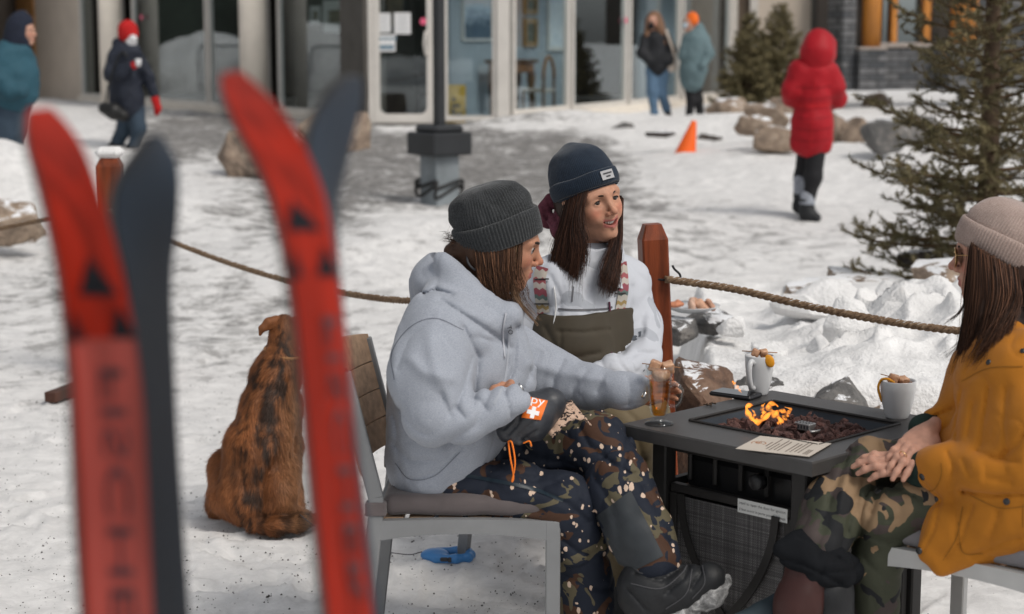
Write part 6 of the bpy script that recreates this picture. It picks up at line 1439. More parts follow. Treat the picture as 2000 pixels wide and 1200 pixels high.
hair('hair', [[P(925, 490, YN), P(940, 545, YN - .01), P(965, 590, YN + .0)], [P(960, 485, YN - .01), P(968, 545, YN - .02), P(985, 592, YN - .005)], [P(984, 478, YN - .01), P(988, 540, YN - .018), P(996, 590, YN - .005)], [P(1002, 468, YN - .0), P(1000, 530, YN - .015), P(1008, 585, YN)]], 1100, (.003, .010), HB, W1, 1, .0010, depth=.6)
hair('hair', [[P(1008, 470, YN), P(998, 530, YN - .015), P(1008, 580, YN - .01), P(1042, 622, YN)], [P(1016, 466, YN + .01), P(1003, 530, YN - .01), P(1014, 575, YN - .01), P(1052, 628, YN)]], 160, (.001, .006), HBL, W1, 2, .001, depth=.5)
hair('hair', [[P(1014, 470, YN), P(1010, 530, YN - .012), P(1022, 578, YN - .01), P(1040, 612, YN)], [P(1020, 468, YN + .01), P(1016, 525, YN - .008), P(1030, 570, YN - .008), P(1046, 605, YN)]], 46, (.001, .005), HB, W1, 6, .0008, curl=.008)
hair('hair', [[P(905, 470, 4.42), P(890, 462, 4.44), P(872, 456, 4.45), P(852, 462, 4.45)], [P(908, 490, 4.42), P(888, 480, 4.44), P(878, 470, 4.46), P(886, 445, 4.46)], [P(910, 500, 4.40), P(895, 495, 4.42), P(890, 505, 4.42), P(905, 520, 4.40)]], 90, (.002, .010), HB, W1, 3, .001)
mb = MB(); mb.tube(spline([P(912, 498, 4.40), P(915, 515, 4.385), P(928, 527, 4.38), P(940, 520, 4.385)], 14), .003, 6); mb.build('hair_tie', INK, W1, smooth=True)
# ---- goggle bag and leopard strap on her lap
GB = mat('charcoal nylon', (.030, .033, .040), .4, .15, 14, .4, 60, .004, spec=.5)
b = PBlob(); b.px([(1005, 830, 30, 4.27), (1035, 815, 42, 4.27), (1070, 790, 34, 4.30)], .03); b.px([(1000, 845, 24, 4.26), (1015, 862, 10, 4.24)], .02)
for pts in ([(990, 850), (1010, 830), (1020, 800)], [(1005, 858), (1030, 835), (1050, 820)], [(1015, 862), (1048, 842)], [(985, 838), (1000, 820)]): b.crease(pts, 4, .006, 4.5)
b.nz(30, .005, 3); v, f = b.mesh(.004); gbt = tag(mesh_obj('goggle_bag', v, f, GB, base=P(1010, 862, 4.25)), 'charcoal drawstring goggle bag with an orange patch on her lap', 'bag'); tg_ = bvh(v, f)
ORG = mat('orange print', (.80, .17, .02), .5, .06, 12); WHT = mat('white print', (.78, .78, .78), .5, .03)
patch('orange_patch', tg_, [(1031, 775), (1070, 783), (1056, 821), (1019, 816)], ORG, gbt, .002)
cx, cy = 1041, 806
decal('cross_print', tg_, [(cx + a * .96 + b_ * -.25, cy + b_ + a * .2) for a, b_ in ((-4, -11), (4, -11), (4, -4), (12, -4), (12, 4), (4, 4), (4, 11), (-4, 11), (-4, 4), (-12, 4), (-12, -4), (-4, -4))], [(0, 1, 2, 5, 6, 7, 8, 11), (2, 3, 4, 5), (8, 9, 10, 11)], WHT, gbt, .0032)
text_px('letter_print', tg_, 'py', 1050, 788, 26, R(14), WHT, gbt, .0032, .8)
mb = MB(); mb.tube(spline([P(993, 862, 4.235), P(996, 890, 4.22), P(1003, 930, 4.215), P(1000, 940, 4.215), P(1006, 905, 4.215), P(1000, 866, 4.225), P(993, 862, 4.235)], 40), .0022, 6); mb.tube(spline([P(1022, 866, 4.22), P(1034, 862, 4.215), P(1038, 872, 4.215)], 12), .002, 6); mb.build('drawcord', mat('orange cord', (.85, .2, .02), .6), gbt, smooth=True)
LEO = camo('leopard print', (.52, .36, .27), [((.03, .022, .02), 75, .56, 2.0)], [((.02, .017, .016), 60, .6, 1.0)])
_v, _f = [], []
q = [P(1065, 838, 4.30), P(1078, 826, 4.30), P(1100, 806, 4.31), P(1125, 800, 4.325), P(1142, 812, 4.33)]; sp_pts = spline(q, 20); wv_ = (P(1105, 846, 4.285) - P(1072, 815, 4.30)) * .5
V = []
for i, c in enumerate(sp_pts):
    for j in range(7): a = (j - 3) / 3; V.append(c + (P(1088, 842, 4.27) - P(1072, 822, 4.30)) * a * .9 + np.array([0, -.012 * (1 - a * a), 0]) + np.array([0, 0, .004 * math.sin(i * 1.3)]))
ls = mesh_obj('goggle_strap', V, [(i * 7 + j, i * 7 + j + 1, (i + 1) * 7 + j + 1, (i + 1) * 7 + j) for i in range(19) for j in range(6)], LEO, base=q[0]); md = ls.modifiers.new('thick', 'SOLIDIFY'); md.thickness = .003
tag(ls, 'leopard print goggle strap draped over her raised knee', 'strap')
# ================================================================ smiling woman in the middle
TONE2 = (.47, .245, .16); Y2 = 5.15
o2_ = P(1152, 392, Y2); M2 = frame((math.sin(R(34)), -math.cos(R(34)), .05), (0, 0, 1), R(11)); hv, hq, hc = head_mesh(o2_, M2, TONE2, .95, 1.0)
b = PBlob(); b.px([(1150, 480, 40, 5.17), (1150, 540, 60, 5.16), (1150, 700, 65, 5.15), (1155, 780, 70, 5.15)], .05); b.px([(1165, 780, 50, 5.1), (1215, 835, 45, 4.78), (1215, 1150, 30, 4.8)]); b.px([(1200, 780, 50, 5.2), (1262, 845, 45, 4.95), (1262, 1150, 30, 4.97)])
b.px([(1075, 555, 22, 5.1), (1025, 700, 20, 5.1), (1080, 770, 16, 4.95)]); b.px([(1230, 560, 30, 5.25), (1262, 690, 26, 5.1), (1120, 735, 20, 4.9)])
cv = core(b, TONE2); hb = Blob(); hand(hb, P(1140, 728, 4.92), np.stack([nv((-1, -.1, -.2)), nv((0, -.95, .3)), nv((-.2, .3, .95))], 1), [(.4, .5, .3)] * 4, 1, (.5, .3), .03, .9); v, f = hb.mesh(.004, .006)
V, Q, C = joinc((hv, hq, hc), cv, (v, f, np.tile(np.array(TONE2), (len(v), 1))))
W2 = person('smiling woman with long dark hair, navy beanie, pale jacket and olive bib trousers', V, Q, C, (.25, Y2, 0))
face_parts(W2, o2_, M2, (1, -.10, .05), .95)
WJ = camo('pale jacket with ink blotches', (.50, .52, .56), [((.50, .52, .565), 4, .3, 0.), ((.38, .40, .44), 7, .64, 3.3), ((.10, .11, .13), 10, .74, 9.1)])
b = PBlob()
b.px([(1078, 548, 46, 5.08), (1150, 524, 50, 5.17), (1222, 548, 44, 5.25)], .06); b.px([(1112, 590, 66, 5.09), (1116, 680, 70, 5.07), (1125, 760, 74, 5.07)], .08); b.px([(1188, 590, 66, 5.2), (1190, 680, 68, 5.2), (1190, 760, 72, 5.2)], .08)
b.px([(1226, 560, 44, 5.25), (1250, 640, 40, 5.2), (1252, 704, 38, 5.08)], .04); b.px([(1252, 706, 38, 5.08), (1200, 728, 33, 4.95), (1140, 738, 29, 4.92)], .03)
b.px([(1072, 560, 44, 5.10), (1030, 640, 40, 5.10), (1020, 710, 38, 5.08)], .04); b.px([(1020, 712, 38, 5.08), (1080, 770, 32, 4.95)], .03)
for pts, w, am in [([(1235, 560), (1230, 620), (1215, 660)], 6, .006), ([(1255, 650), (1230, 672), (1215, 690)], 5, .008), ([(1280, 690), (1245, 690), (1225, 705)], 5, .007), ([(1230, 735), (1215, 715), (1205, 695)], 5, .006), ([(1190, 740), (1180, 720), (1172, 700)], 5, .006), ([(1160, 735), (1155, 712)], 4, .005), ([(1130, 510), (1150, 560), (1140, 600)], 6, .005), ([(1075, 540), (1095, 580), (1090, 640)], 6, .006), ([(1180, 510), (1190, 560)], 6, .004), ([(1135, 512), (1168, 522), (1200, 505)], 5, .006), ([(1268, 620), (1262, 660)], 8, -.005)]: b.crease(pts, w, am, 5.4)
b.nz(14, .004, 5).nz(34, .0016, 6).rz(7, .005, 7).rz(17, .003, 8); jo, t2 = cloth('jacket', b, .0048, WJ, W2)
_c = P(1158, 512, 5.15); V = []; n = 48; pr_ = [(1.25, -.07), (1.12, -.03), (1.05, .0), (1.0, .03), (.97, .050), (.94, .058), (.88, .056), (.88, .02), (.9, -.03)]
for k, z in pr_:
    for i in range(n):
        a = 2 * math.pi * i / n; w_ = .006 * math.sin(3 * a + z * 60) + .004 * math.sin(7 * a + 2); fr_ = -.012 * max(0, math.cos(a - R(-70))) ** 3 * (z > 0)
        V.append(_c + np.array([(.082 * k + w_) * math.cos(a), (.074 * k + w_) * math.sin(a), z + fr_ + .004 * math.sin(5 * a)]))
mesh_obj('collar', V, np.array([(j * n + i, j * n + (i + 1) % n, (j + 1) * n + (i + 1) % n, (j + 1) * n + i) for j in range(len(pr_) - 1) for i in range(n)]), WJ, jo)
BIB = mat('dark olive shell', (.052, .042, .028), .7, .15, 10, .4, 500, .001); PNT = mat('olive tan shell', (.15, .115, .065), .7, .15, 8, .4, 500, .001)
zb_ = P(1150, 608, 5.05)[2]
b = PBlob(); b.px([(1116, 600, 73, 5.09), (1116, 680, 77, 5.07), (1125, 760, 81, 5.07)], .08); b.px([(1182, 600, 66, 5.19), (1184, 680, 72, 5.2), (1190, 760, 78, 5.2)], .08)
b.sub(lambda p: zb_ - p[:, 2] + .03 * (project(p)[0] - 1100) / 100 * 0, .004)
for pts, w, am in [([(1090, 648), (1140, 650), (1190, 644)], 3, .005), ([(1095, 650), (1095, 700)], 3, .004), ([(1120, 700), (1170, 690)], 6, .006), ([(1065, 640), (1090, 690)], 6, .006)]: b.crease(pts, w, am, 5.5)
b.nz(16, .005, 7); bo2, tb2 = cloth('bib', b, .005, BIB, W2)
b = PBlob(); b.px([(1125, 775, 80, 5.07), (1180, 810, 70, 4.9), (1216, 838, 60, 4.76)], .05); b.px([(1216, 838, 60, 4.76), (1226, 940, 52, 4.78), (1228, 1140, 48, 4.8)], .04); b.px([(1195, 775, 76, 5.2), (1240, 820, 62, 5.05), (1258, 850, 56, 4.95)], .05); b.px([(1258, 850, 56, 4.95), (1262, 1140, 46, 4.97)], .04)
for pts, w, am in [([(1150, 800), (1190, 840), (1240, 860)], 6, .008), ([(1180, 790), (1220, 800), (1250, 830)], 6, .006), ([(1245, 860), (1255, 900), (1240, 940)], 6, .007), ([(1260, 900), (1250, 960)], 6, .006)]: b.crease(pts, w, am, 5.4)
b.nz(14, .006, 8); cloth('bib_trousers', b, .006, PNT, W2)
b = PBlob(); b.px([(1232, 1130, 50, 4.8), (1240, 1190, 46, 4.76), (1290, 1196, 38, 4.68)], .03); cloth('boot', b, .009, BOOT, W2); b = PBlob(); b.px([(1268, 1120, 48, 4.97), (1280, 1166, 44, 4.93), (1320, 1172, 36, 4.85)], .03); cloth('boot', b, .009, BOOT, W2)
def strap_mat():
    m, nt, b = newmat('patterned braces'); v = coord(nt); sx = N(nt, 'ShaderNodeSeparateXYZ'); nt.links.new(v, sx.inputs[0])
    z = math_(nt, 'FRACT', math_(nt, 'MULTIPLY', sx.outputs[2], 7.5)); zz = math_(nt, 'PINGPONG', math_(nt, 'MULTIPLY', sx.outputs[0], 55), .5); f = math_(nt, 'ADD', math_(nt, 'MULTIPLY', zz, .10), z)
    c = ramp(nt, math_(nt, 'FRACT', f), [(0, (.40, .36, .31)), (.16, (.22, .05, .06)), (.26, (.42, .38, .33)), (.34, (.28, .20, .08)), (.42, (.40, .38, .34)), (.55, (.10, .14, .13)), (.64, (.25, .06, .08)), (.78, (.45, .40, .36)), (.9, (.30, .08, .09))], 'CONSTANT')
    nt.links.new(c, b.inputs['Base Color']); b.inputs['Roughness'].default_value = .85; return m
STR = strap_mat(); WIRE = mat('dark wire buckle', (.05, .05, .05), .35, metal=.7)
strip('brace', t2, [(1060, 522), (1054, 545), (1057, 580), (1062, 612)], 24, STR, jo, .004, 24, sub=6); strip('brace', t2, [(1214, 512), (1218, 560), (1212, 600), (1208, 622)], 19, STR, jo, .004, 24, sub=6)
for x0, y0, x1, y1 in ((1044, 546, 1072, 556), (1202, 574, 1222, 584)):
    strip('buckle', t2, [(x0, y0), (x1, y0 - 1)], 2, WIRE, jo, .007, 8, True, .0022); strip('buckle', t2, [(x0, y1 + 38), (x1, y1 + 38)], 2, WIRE, jo, .007, 8, True, .002)
strip('pocket_zip', t2, [(1090, 604), (1130, 606), (1180, 604), (1196, 600)], 4, mat('grey zip', (.10, .10, .11), .4), jo, .002, 20); strip('front_zip', t2, [(1120, 560), (1117, 590)], 3, mat('grey zip', (.1, .1, .11)), jo, .002, 10); strip('front_zip', t2, [(1140, 488), (1150, 508)], 3, INK, jo, .003, 8)
for cx, cy, rx, ry in ((1228, 612, 7, 8), (1238, 660, 8, 6), (1250, 652, 4, 7)):
    r = random.Random(cx); decal('ink_blotch', t2, [(cx + rx * math.cos(a) * r.uniform(.5, 1.1), cy + ry * math.sin(a) * r.uniform(.5, 1.1)) for a in np.linspace(0, 6.0, 11)], [list(range(11))], mat('blotch ink', (.07, .08, .095), .8), jo, .0012)
text_px('chest_print', t2, 'NORTH', 1180, 553, 28, R(-14), INK, jo, .002); 
strip('purple_cord', t2, [(1190, 590), (1192, 620), (1190, 660), (1194, 690)], 5, mat('purple webbing', (.10, .025, .05), .7), jo, .006, 16, True, .003); strip('white_cord', t2, [(1082, 560), (1086, 600), (1080, 640)], 3, mat('white drawcord', (.6, .6, .6), .8), jo, .006, 14, True, .0022)
# hat
KN2 = knit_mat('navy knit', (.006, .010, .018), (.022, .036, .058))
h2, Mt2 = hat(W2, o2_, M2, KN2, [(.97, .020), (1.01, .045), (1.0, .080), (.93, .108), (.77, .136), (.54, .156), (.27, .168), (.09, .176), (.0, .178)], (.024, .072, .006), 110, .0006, .104, .091, (-.012, 0), .005, 8, R(15))
lt = Mt2; q = o2_ + lt @ np.array([.1055, -.012, .047]); ly = lt @ nv(np.array([.0, -1, 0])); lz = lt[:, 2]; lx = lt[:, 0]; mb = MB()
cyl = lambda a, z, e: o2_ + lt @ np.array([(.105 + .0085 + e) * math.cos(a), (.092 + .0085 + e) * math.sin(a), z])
V = [cyl(R(-6) + R(26) * i / 8 - R(2), z, .001) for i in range(9) for z in (.036, .062)]; lb = mesh_obj('hat_label', V, [(i * 2, i * 2 + 1, i * 2 + 3, i * 2 + 2) for i in range(8)], mat('grey woven label', (.42, .42, .43), .8), h2)
for z, a0, a1 in ((.053, -4, 14), (.044, 0, 9)):
    V = [cyl(R(a0 + (a1 - a0) * i / 6), z + s_ * .002, .0022) for i in range(7) for s_ in (-1, 1)]; mesh_obj('label_print', V, [(i * 2, i * 2 + 1, i * 2 + 3, i * 2 + 2) for i in range(0, 6)], INK, lb)
# maroon neck warmer bunched behind the neck
MAR = mat('maroon knit', (.11, .030, .045), .95, .35, 90, .6, 260, .002)
b = PBlob(); b.px([(1070, 432, 16, 5.22), (1064, 408, 14, 5.2), (1078, 392, 12, 5.2), (1098, 394, 12, 5.2), (1100, 420, 18, 5.18), (1092, 450, 16, 5.14), (1082, 430, 14, 5.18)], .008)
for pts in ([(1072, 400), (1084, 420), (1094, 446)], [(1064, 420), (1080, 440)], [(1090, 400), (1094, 420)]): b.crease(pts, 3, .006, 5.4)
b.nz(40, .004, 3); cloth('neck_warmer', b, .004, MAR, W2)
HD = hair_mat('dark brown hair', (.014, .007, .005), (.07, .030, .018))
cap = Blob(); cap.ell(o2_ + M2 @ np.array([-.035, 0, .0]), (.085, .086, .085), M2, .02); cap.ell(o2_ + M2 @ np.array([-.045, .02, -.08]), (.05, .07, .06), M2, .03); cap.ell(o2_ + M2 @ np.array([-.035, -.065, -.10]), (.025, .02, .06), M2, .03); v, f = cap.mesh(.005); mesh_obj('hair_mass', v, f, HD, W2, attr={'t': np.full(len(v), .1)})
yl = 5.085
hair('hair', [[P(1112, 382, yl + .02), P(1098, 440, yl), P(1080, 500, yl - .03), P(1076, 575, yl - .03)], [P(1122, 378, yl), P(1112, 440, yl - .03), P(1098, 510, yl - .05), P(1088, 590, yl - .05)], [P(1134, 376, yl - .015), P(1124, 440, yl - .045), P(1124, 500, yl - .07), P(1112, 560, yl - .07)], [P(1142, 374, yl - .02), P(1132, 430, yl - .055), P(1142, 480, yl - .075), P(1132, 525, yl - .075)]], 1500, (.003, .011), HD, W2, 11, .0011, depth=.7)
hair('hair', [[P(1211, 385, 5.19), P(1206, 435, 5.19), P(1194, 478, 5.07), P(1176, 530, 4.99), P(1172, 562, 4.99)], [P(1213, 388, 5.20), P(1209, 440, 5.20), P(1203, 490, 5.08), P(1192, 545, 5.01), P(1184, 578, 5.01)], [P(1215, 390, 5.21), P(1212, 450, 5.21), P(1209, 510, 5.10), P(1206, 560, 5.05), P(1200, 574, 5.05)]], 900, (.002, .008), HD, W2, 12, .0011, depth=.6)
hair('hair', [[P(1118, 384, yl), P(1100, 450, yl - .03), P(1086, 530, yl - .05), P(1082, 606, yl - .06)], [P(1132, 380, yl - .01), P(1122, 450, yl - .05), P(1116, 530, yl - .07), P(1100, 604, yl - .08)], [P(1140, 378, yl - .02), P(1134, 450, yl - .06), P(1140, 520, yl - .085), P(1124, 585, yl - .09)]], 170, (.002, .009), HD, W2, 15, .0008, curl=.008)
hair('hair', [[P(1142, 372, 5.065), P(1136, 410, 5.05), P(1140, 455, 5.04)], [P(1150, 370, 5.06), P(1140, 400, 5.045), P(1139, 440, 5.04)]], 60, (.001, .004), HD, W2, 13, .001)
# ================================================================ woman in the mustard jacket at the right edge
TONE3 = (.46, .25, .18)
o3_ = P(1953, 498, 4.15); M3 = frame((-.94, .33, -.03), (0, 0, 1), R(0)); hv, hq, hc = head_mesh(o3_, M3, TONE3, 0, 1.0)
b = PBlob(); b.px([(1965, 600, 45, 4.15), (1980, 720, 90, 4.1), (1985, 980, 90, 4.0)], .05); b.px([(2000, 740, 40, 3.92), (2015, 900, 35, 3.84), (1830, 922, 24, 3.93)]); b.px([(1940, 760, 40, 4.25), (1920, 850, 34, 4.3), (1810, 842, 22, 4.24)])
b.px([(1970, 990, 40, 3.97), (1730, 1000, 28, 4.0), (1720, 1230, 22, 4.02)]); b.px([(1970, 970, 40, 4.1), (1700, 898, 26, 4.15), (1575, 1140, 20, 3.97), (1555, 1220, 20, 3.96)])
cv = core(b, TONE3)
def basis(x, y):
    x = nv(x); y = np.asarray(y, float); y = nv(y - x * (y @ x)); return x, y
hb = Blob(); xa = nv((-.95, -.02, .16)); za = np.array([0, -.5, .86]); za = nv(za - xa * (za @ xa)); ya = -np.cross(za, xa)          # left hand lies flat on the knee
hand(hb, P(1810, 918, 3.98), np.stack([xa, ya, za], 1), [(.2, .4, .3), (.2, .4, .3), (.22, .42, .3), (.26, .45, .3)], 1, (.2, .25), .0, .93)
hb2 = Blob(); w_ = P(1812, 844, 4.035); xb = nv(P(1730, 926, 3.915) - w_); zb = np.array([-.3, -.75, .55]); zb = nv(zb - xb * (zb @ xb)); yb = np.cross(zb, xb)      # right hand rests on it, palm down
hand(hb2, w_, np.stack([xb, yb, zb], 1), [(.05, .35, .25), (.05, .4, .3), (.08, .45, .3), (.12, .4, .3)], 1, (.30, .15), .03, .92)
ms = []
for h_ in (hb, hb2): v, f = h_.mesh(.0026, .006); ms.append((v, f, np.tile(np.array(TONE3), (len(v), 1))))
V, Q, C = joinc((hv, hq, hc), cv, *ms); W3 = person('woman in a mustard parka, ribbed beige beanie and round sunglasses at the right edge', V, Q, C, (1.1, 4.1, 0))
face_parts(W3, o3_, M3, (1, 0, 0), 0)
mb = MB(); mb.lathe([(.009, -.0012), (.0102, -.0012), (.0102, .0012), (.009, .0012), (.009, -.0012)], P(1765, 888, 3.955), 16, axis=(-.7, -.3, -.5)); mb.build('ring', mat('gold ring', (.75, .5, .25), .3, metal=1), W3, smooth=True)
MUS = mat('mustard canvas', (.41, .150, .012), .8, .12, 5, .5, 420, .0012, sheen=.1, spec=.2)
b = PBlob()
for yo in (-.07, .07): b.px([(1968, 660, 66, 4.12 + yo), (1984, 760, 104, 4.06 + yo), (1990, 900, 112, 4.0 + yo), (1972, 1000, 100, 3.97 + yo)], .09)
b.px([(1900, 740, 34, 4.10), (1888, 820, 36, 4.10), (1880, 900, 42, 4.06), (1870, 960, 46, 4.02)], .08)
b.px([(1888, 1000, 56, 3.93), (1850, 1050, 36, 3.90), (1814, 1080, 14, 3.885)], .04); b.px([(1840, 1010, 26, 3.9), (1812, 1074, 14, 3.885), (1838, 1108, 12, 3.87), (1900, 1080, 24, 3.86)], .03); b.px([(1900, 1040, 56, 3.89), (1990, 1010, 76, 3.84)], .07)
b.px([(2010, 745, 80, 3.90), (2026, 850, 72, 3.82), (2015, 915, 58, 3.80)], .05); b.px([(2015, 918, 56, 3.80), (1930, 926, 50, 3.84), (1850, 918, 46, 3.92), (1822, 916, 42, 3.945)], .03)
b.px([(1940, 770, 60, 4.25), (1926, 836, 50, 4.28)], .05); b.px([(1926, 838, 44, 4.22), (1866, 832, 38, 4.13), (1820, 834, 33, 4.085)], .03)
b.px([(1888, 716, 22, 4.06), (1930, 690, 22, 3.98), (2010, 674, 24, 3.92), (2080, 668, 24, 3.94)], .03); b.px([(1886, 716, 20, 4.08), (1890, 700, 20, 4.2), (1940, 680, 20, 4.3)], .03)
for pts, w, am in [([(1790, 850), (1800, 880), (1792, 960)], 1, .0), ([(1900, 790), (1890, 850)], 7, .006), ([(1930, 760), (1920, 830), (1915, 870)], 9, .007), ([(1965, 760), (1960, 830), (1965, 880)], 10, .008), ([(1880, 960), (1940, 968), (2000, 966)], 5, .010), ([(1960, 890), (1985, 870), (2000, 850)], 8, .009), ([(1985, 900), (1940, 895), (1905, 880)], 7, .008), ([(1975, 940), (1930, 935)], 7, .006), ([(1880, 900), (1895, 930)], 6, .005), ([(1850, 885), (1862, 915), (1855, 950)], 5, .006), ([(1836, 985), (1822, 1040), (1800, 1080)], 3, .004), ([(1900, 985), (1875, 1060), (1845, 1090)], 3, .004), ([(1880, 760), (1868, 820), (1868, 860)], 5, .006), ([(1950, 1000), (1930, 1060)], 10, .007), ([(1860, 800), (1820, 815), (1790, 812)], 5, .007), ([(1850, 830), (1830, 850)], 5, .006), ([(1830, 815), (1812, 828)], 4, .005), ([(1900, 1085), (1960, 1060), (2000, 1050)], 6, .005)]:
    if am: b.crease(pts, w, am, 4.5)
b.nz(13, .004, 12).nz(34, .0015, 13).rz(6, .005, 14, (1, 1, .75)).rz(15, .003, 15); jo3, t3 = cloth('parka', b, .0045, MUS, W3)
DKG = mat('dark green fleece', (.012, .025, .02), .95, .2, 40); BRN = mat('dark brown fleece lining', (.040, .030, .027), .98, .2, 30, .6, 500, .002)
b = PBlob(); b.px([(1826, 834, 30, 4.09), (1804, 838, 30, 4.07)], .01); cloth('inner_cuff', b, .005, DKG, W3); b = PBlob(); b.px([(1816, 916, 39, 3.95), (1803, 918, 39, 3.965)], .01); cloth('inner_cuff', b, .005, DKG, W3)
b = PBlob(); b.px([(1960, 570, 52, 4.15), (1960, 640, 70, 4.12), (1980, 690, 84, 4.08)], .05); b.px([(1905, 690, 30, 4.1), (1950, 655, 42, 4.03), (2010, 650, 40, 4.02)], .05); b.nz(22, .005, 2); cloth('hood_lining', b, .006, BRN, W3)
SNP = mat('dark metal snap', (.06, .06, .062), .35, .2, 60, metal=.6)
for px, py, r_ in ((1801, 932, .0085), (1828, 975, .0075), (1795, 1076, .0085), (1966, 980, .0075), (1931, 708, .0065), (1998, 686, .0065)): snap(t3, px, py, r_, SNP, jo3)
SEAM = mat('mustard seam', (.25, .10, .01), .85)
for pts in ([(1880, 990), (1868, 1050), (1842, 1095)], [(1895, 968), (1950, 992), (2000, 990)], [(1872, 1020), (1880, 1078), (1920, 1082)], [(1838, 905), (1838, 930), (1826, 955), (1812, 960)], [(1878, 745), (1930, 720), (1998, 716)], [(1998, 985), (1998, 1030)]): strip('seam', t3, pts, 1.8, SEAM, jo3, .0012, 24)
M81 = camo('woodland camouflage', (.048, .052, .034), [((.062, .048, .045), 8, .56, 2.0), ((.25, .165, .095), 7.5, .575, 6.0), ((.014, .015, .017), 9, .60, 10.0)])
po3, tp3 = legs('camouflage_trousers', [[(1960, 960, 64, 4.1), (1830, 922, 56, 4.14), (1706, 908, 46, 4.14)], [(1704, 908, 46, 4.14), (1690, 892, 34, 4.12), (1640, 990, 66, 4.04), (1606, 1062, 58, 3.99)]],
    [[(1960, 1000, 58, 3.94), (1800, 990, 50, 3.97), (1724, 1010, 48, 3.99)], [(1724, 1010, 48, 4.0), (1712, 1100, 50, 4.03), (1716, 1240, 48, 4.03)]],
    [([(1700, 900), (1720, 940), (1700, 1000)], 6, .009), ([(1680, 870), (1650, 940), (1640, 1000)], 7, -.006), ([(1660, 880), (1620, 980), (1600, 1040)], 5, .007), ([(1690, 930), (1660, 1020), (1640, 1080)], 6, .008), ([(1720, 960), (1690, 1030), (1660, 1080)], 6, .008), ([(1740, 950), (1800, 975)], 7, .007), ([(1700, 1050), (1740, 1060)], 6, .007), ([(1720, 870), (1740, 900)], 5, .006)], 21, M81, W3)
BLK = mat('black padded gaiter', (.009, .010, .012), .85, .2, 14, .3, 300, .001, spec=.1)
b = PBlob(); b.px([(1526, 1072, 20, 3.95), (1568, 1074, 32, 3.96), (1618, 1094, 36, 3.96), (1660, 1114, 30, 3.99)], .03); b.px([(1540, 1090, 18, 3.94), (1590, 1108, 28, 3.93), (1640, 1128, 26, 3.95)], .03)
b.crease([(1520, 1090), (1570, 1104), (1640, 1140)], 4, .006, 4.3); b.crease([(1560, 1050), (1600, 1066), (1650, 1100)], 4, .005, 4.3); b.crease([(1600, 1130), (1612, 1100), (1640, 1090)], 4, .005, 4.3)
b.nz(12, .006, 6).nz(30, .0025, 7).rz(13, .006, 9, (.6, 1, 1.4)); cloth('gaiter', b, .0045, BLK, W3)
b = PBlob(); b.px([(1575, 1120, 42, 3.95), (1560, 1180, 42, 3.94), (1550, 1260, 42, 3.93)], .03); b.nz(30, .003, 6); cloth('boot', b, .006, mat('oxblood boot', (.045, .016, .014), .5, .2, 9), W3)
b = PBlob(); b.px([(1620, 1150, 46, 3.97), (1625, 1260, 46, 3.96)], .03); b.nz(26, .006, 8); cloth('boot', b, .007, BOOT, W3)
b = PBlob(); b.px([(1440, 1225, 26, 3.98), (1500, 1205, 30, 4.0), (1530, 1180, 26, 4.02)], .02); b.nz(30, .004, 8); cloth('boot_toe', b, .006, mat('slate blue boot', (.035, .05, .06), .6), W3)
# hat, glasses, hair
KN3 = knit_mat('beige rib knit', (.27, .20, .175), (.44, .345, .305))
h3, Mt3 = hat(W3, o3_, M3, KN3, [(1.0, -.006), (1.04, .02), (1.06, .05), (1.02, .082), (.88, .108), (.64, .124), (.34, .130), (.0, .129)], (-.006, .056, .007), 92, .0013, .103, .092, (-.012, 0), .004, 14, R(24))
GLD = mat('gold wire frame', (.72, .46, .2), .25, metal=1); LNS = mat('dark lens', (.012, .011, .010), .08, spec=.6)
L3 = lambda x, y, z: o3_ + M3 @ np.array([x, y, z])
sg = bpy.data.objects.new('sunglasses', None); COL.objects.link(sg); sg.parent = W3; sg.empty_display_size = .05
mb = MB()
for s_ in (1, -1):
    ring = [L3(.0985 - .004 * math.cos(a) ** 2, s_ * (.034 + .0245 * math.cos(a)), -.004 + .0235 * math.sin(a)) for a in np.linspace(0, 2 * math.pi, 28, endpoint=False)]; mb.tube(ring, .0012, 6, closed=True); mb.tube([L3(.094, s_ * .059, .004), L3(.06, s_ * .074, .006), L3(-.01, s_ * .08, .006)], .0011, 6)
mb.tube(spline([L3(.099, .010, .003), L3(.104, 0, .006), L3(.099, -.010, .003)], 8), .0011, 6); mb.tube(spline([L3(.098, .016, .014), L3(.103, 0, .015), L3(.098, -.016, .014)], 8), .0011, 6); mb.build('wire_frame', GLD, W3, smooth=True)
for s_ in (1, -1): 
    V = [L3(.0985, s_ * .034, -.004)] + [L3(.0985 - .004 * math.cos(a) ** 2, s_ * (.034 + .0240 * math.cos(a)), -.004 + .023 * math.sin(a)) for a in np.linspace(0, 2 * math.pi, 28, endpoint=False)]; mesh_obj('lens', V, [(0, 1 + i, 1 + (i + 1) % 28) for i in range(28)], LNS, W3)
bpy.data.objects.remove(sg)
HM = hair_mat('chestnut hair', (.018, .009, .006), (.10, .046, .026))
cap = Blob(); cap.ell(o3_ + M3 @ np.array([-.03, 0, -.01]), (.09, .088, .09), M3, .02); cap.ell(o3_ + M3 @ np.array([-.05, .04, -.10]), (.06, .06, .09), M3, .04); cap.ell(P(1935, 640, 4.03), (.05, .04, .09), None, .04); v, f = cap.mesh(.006); mesh_obj('hair_mass', v, f, HM, W3, attr={'t': np.full(len(v), .12)})
yr = 4.055
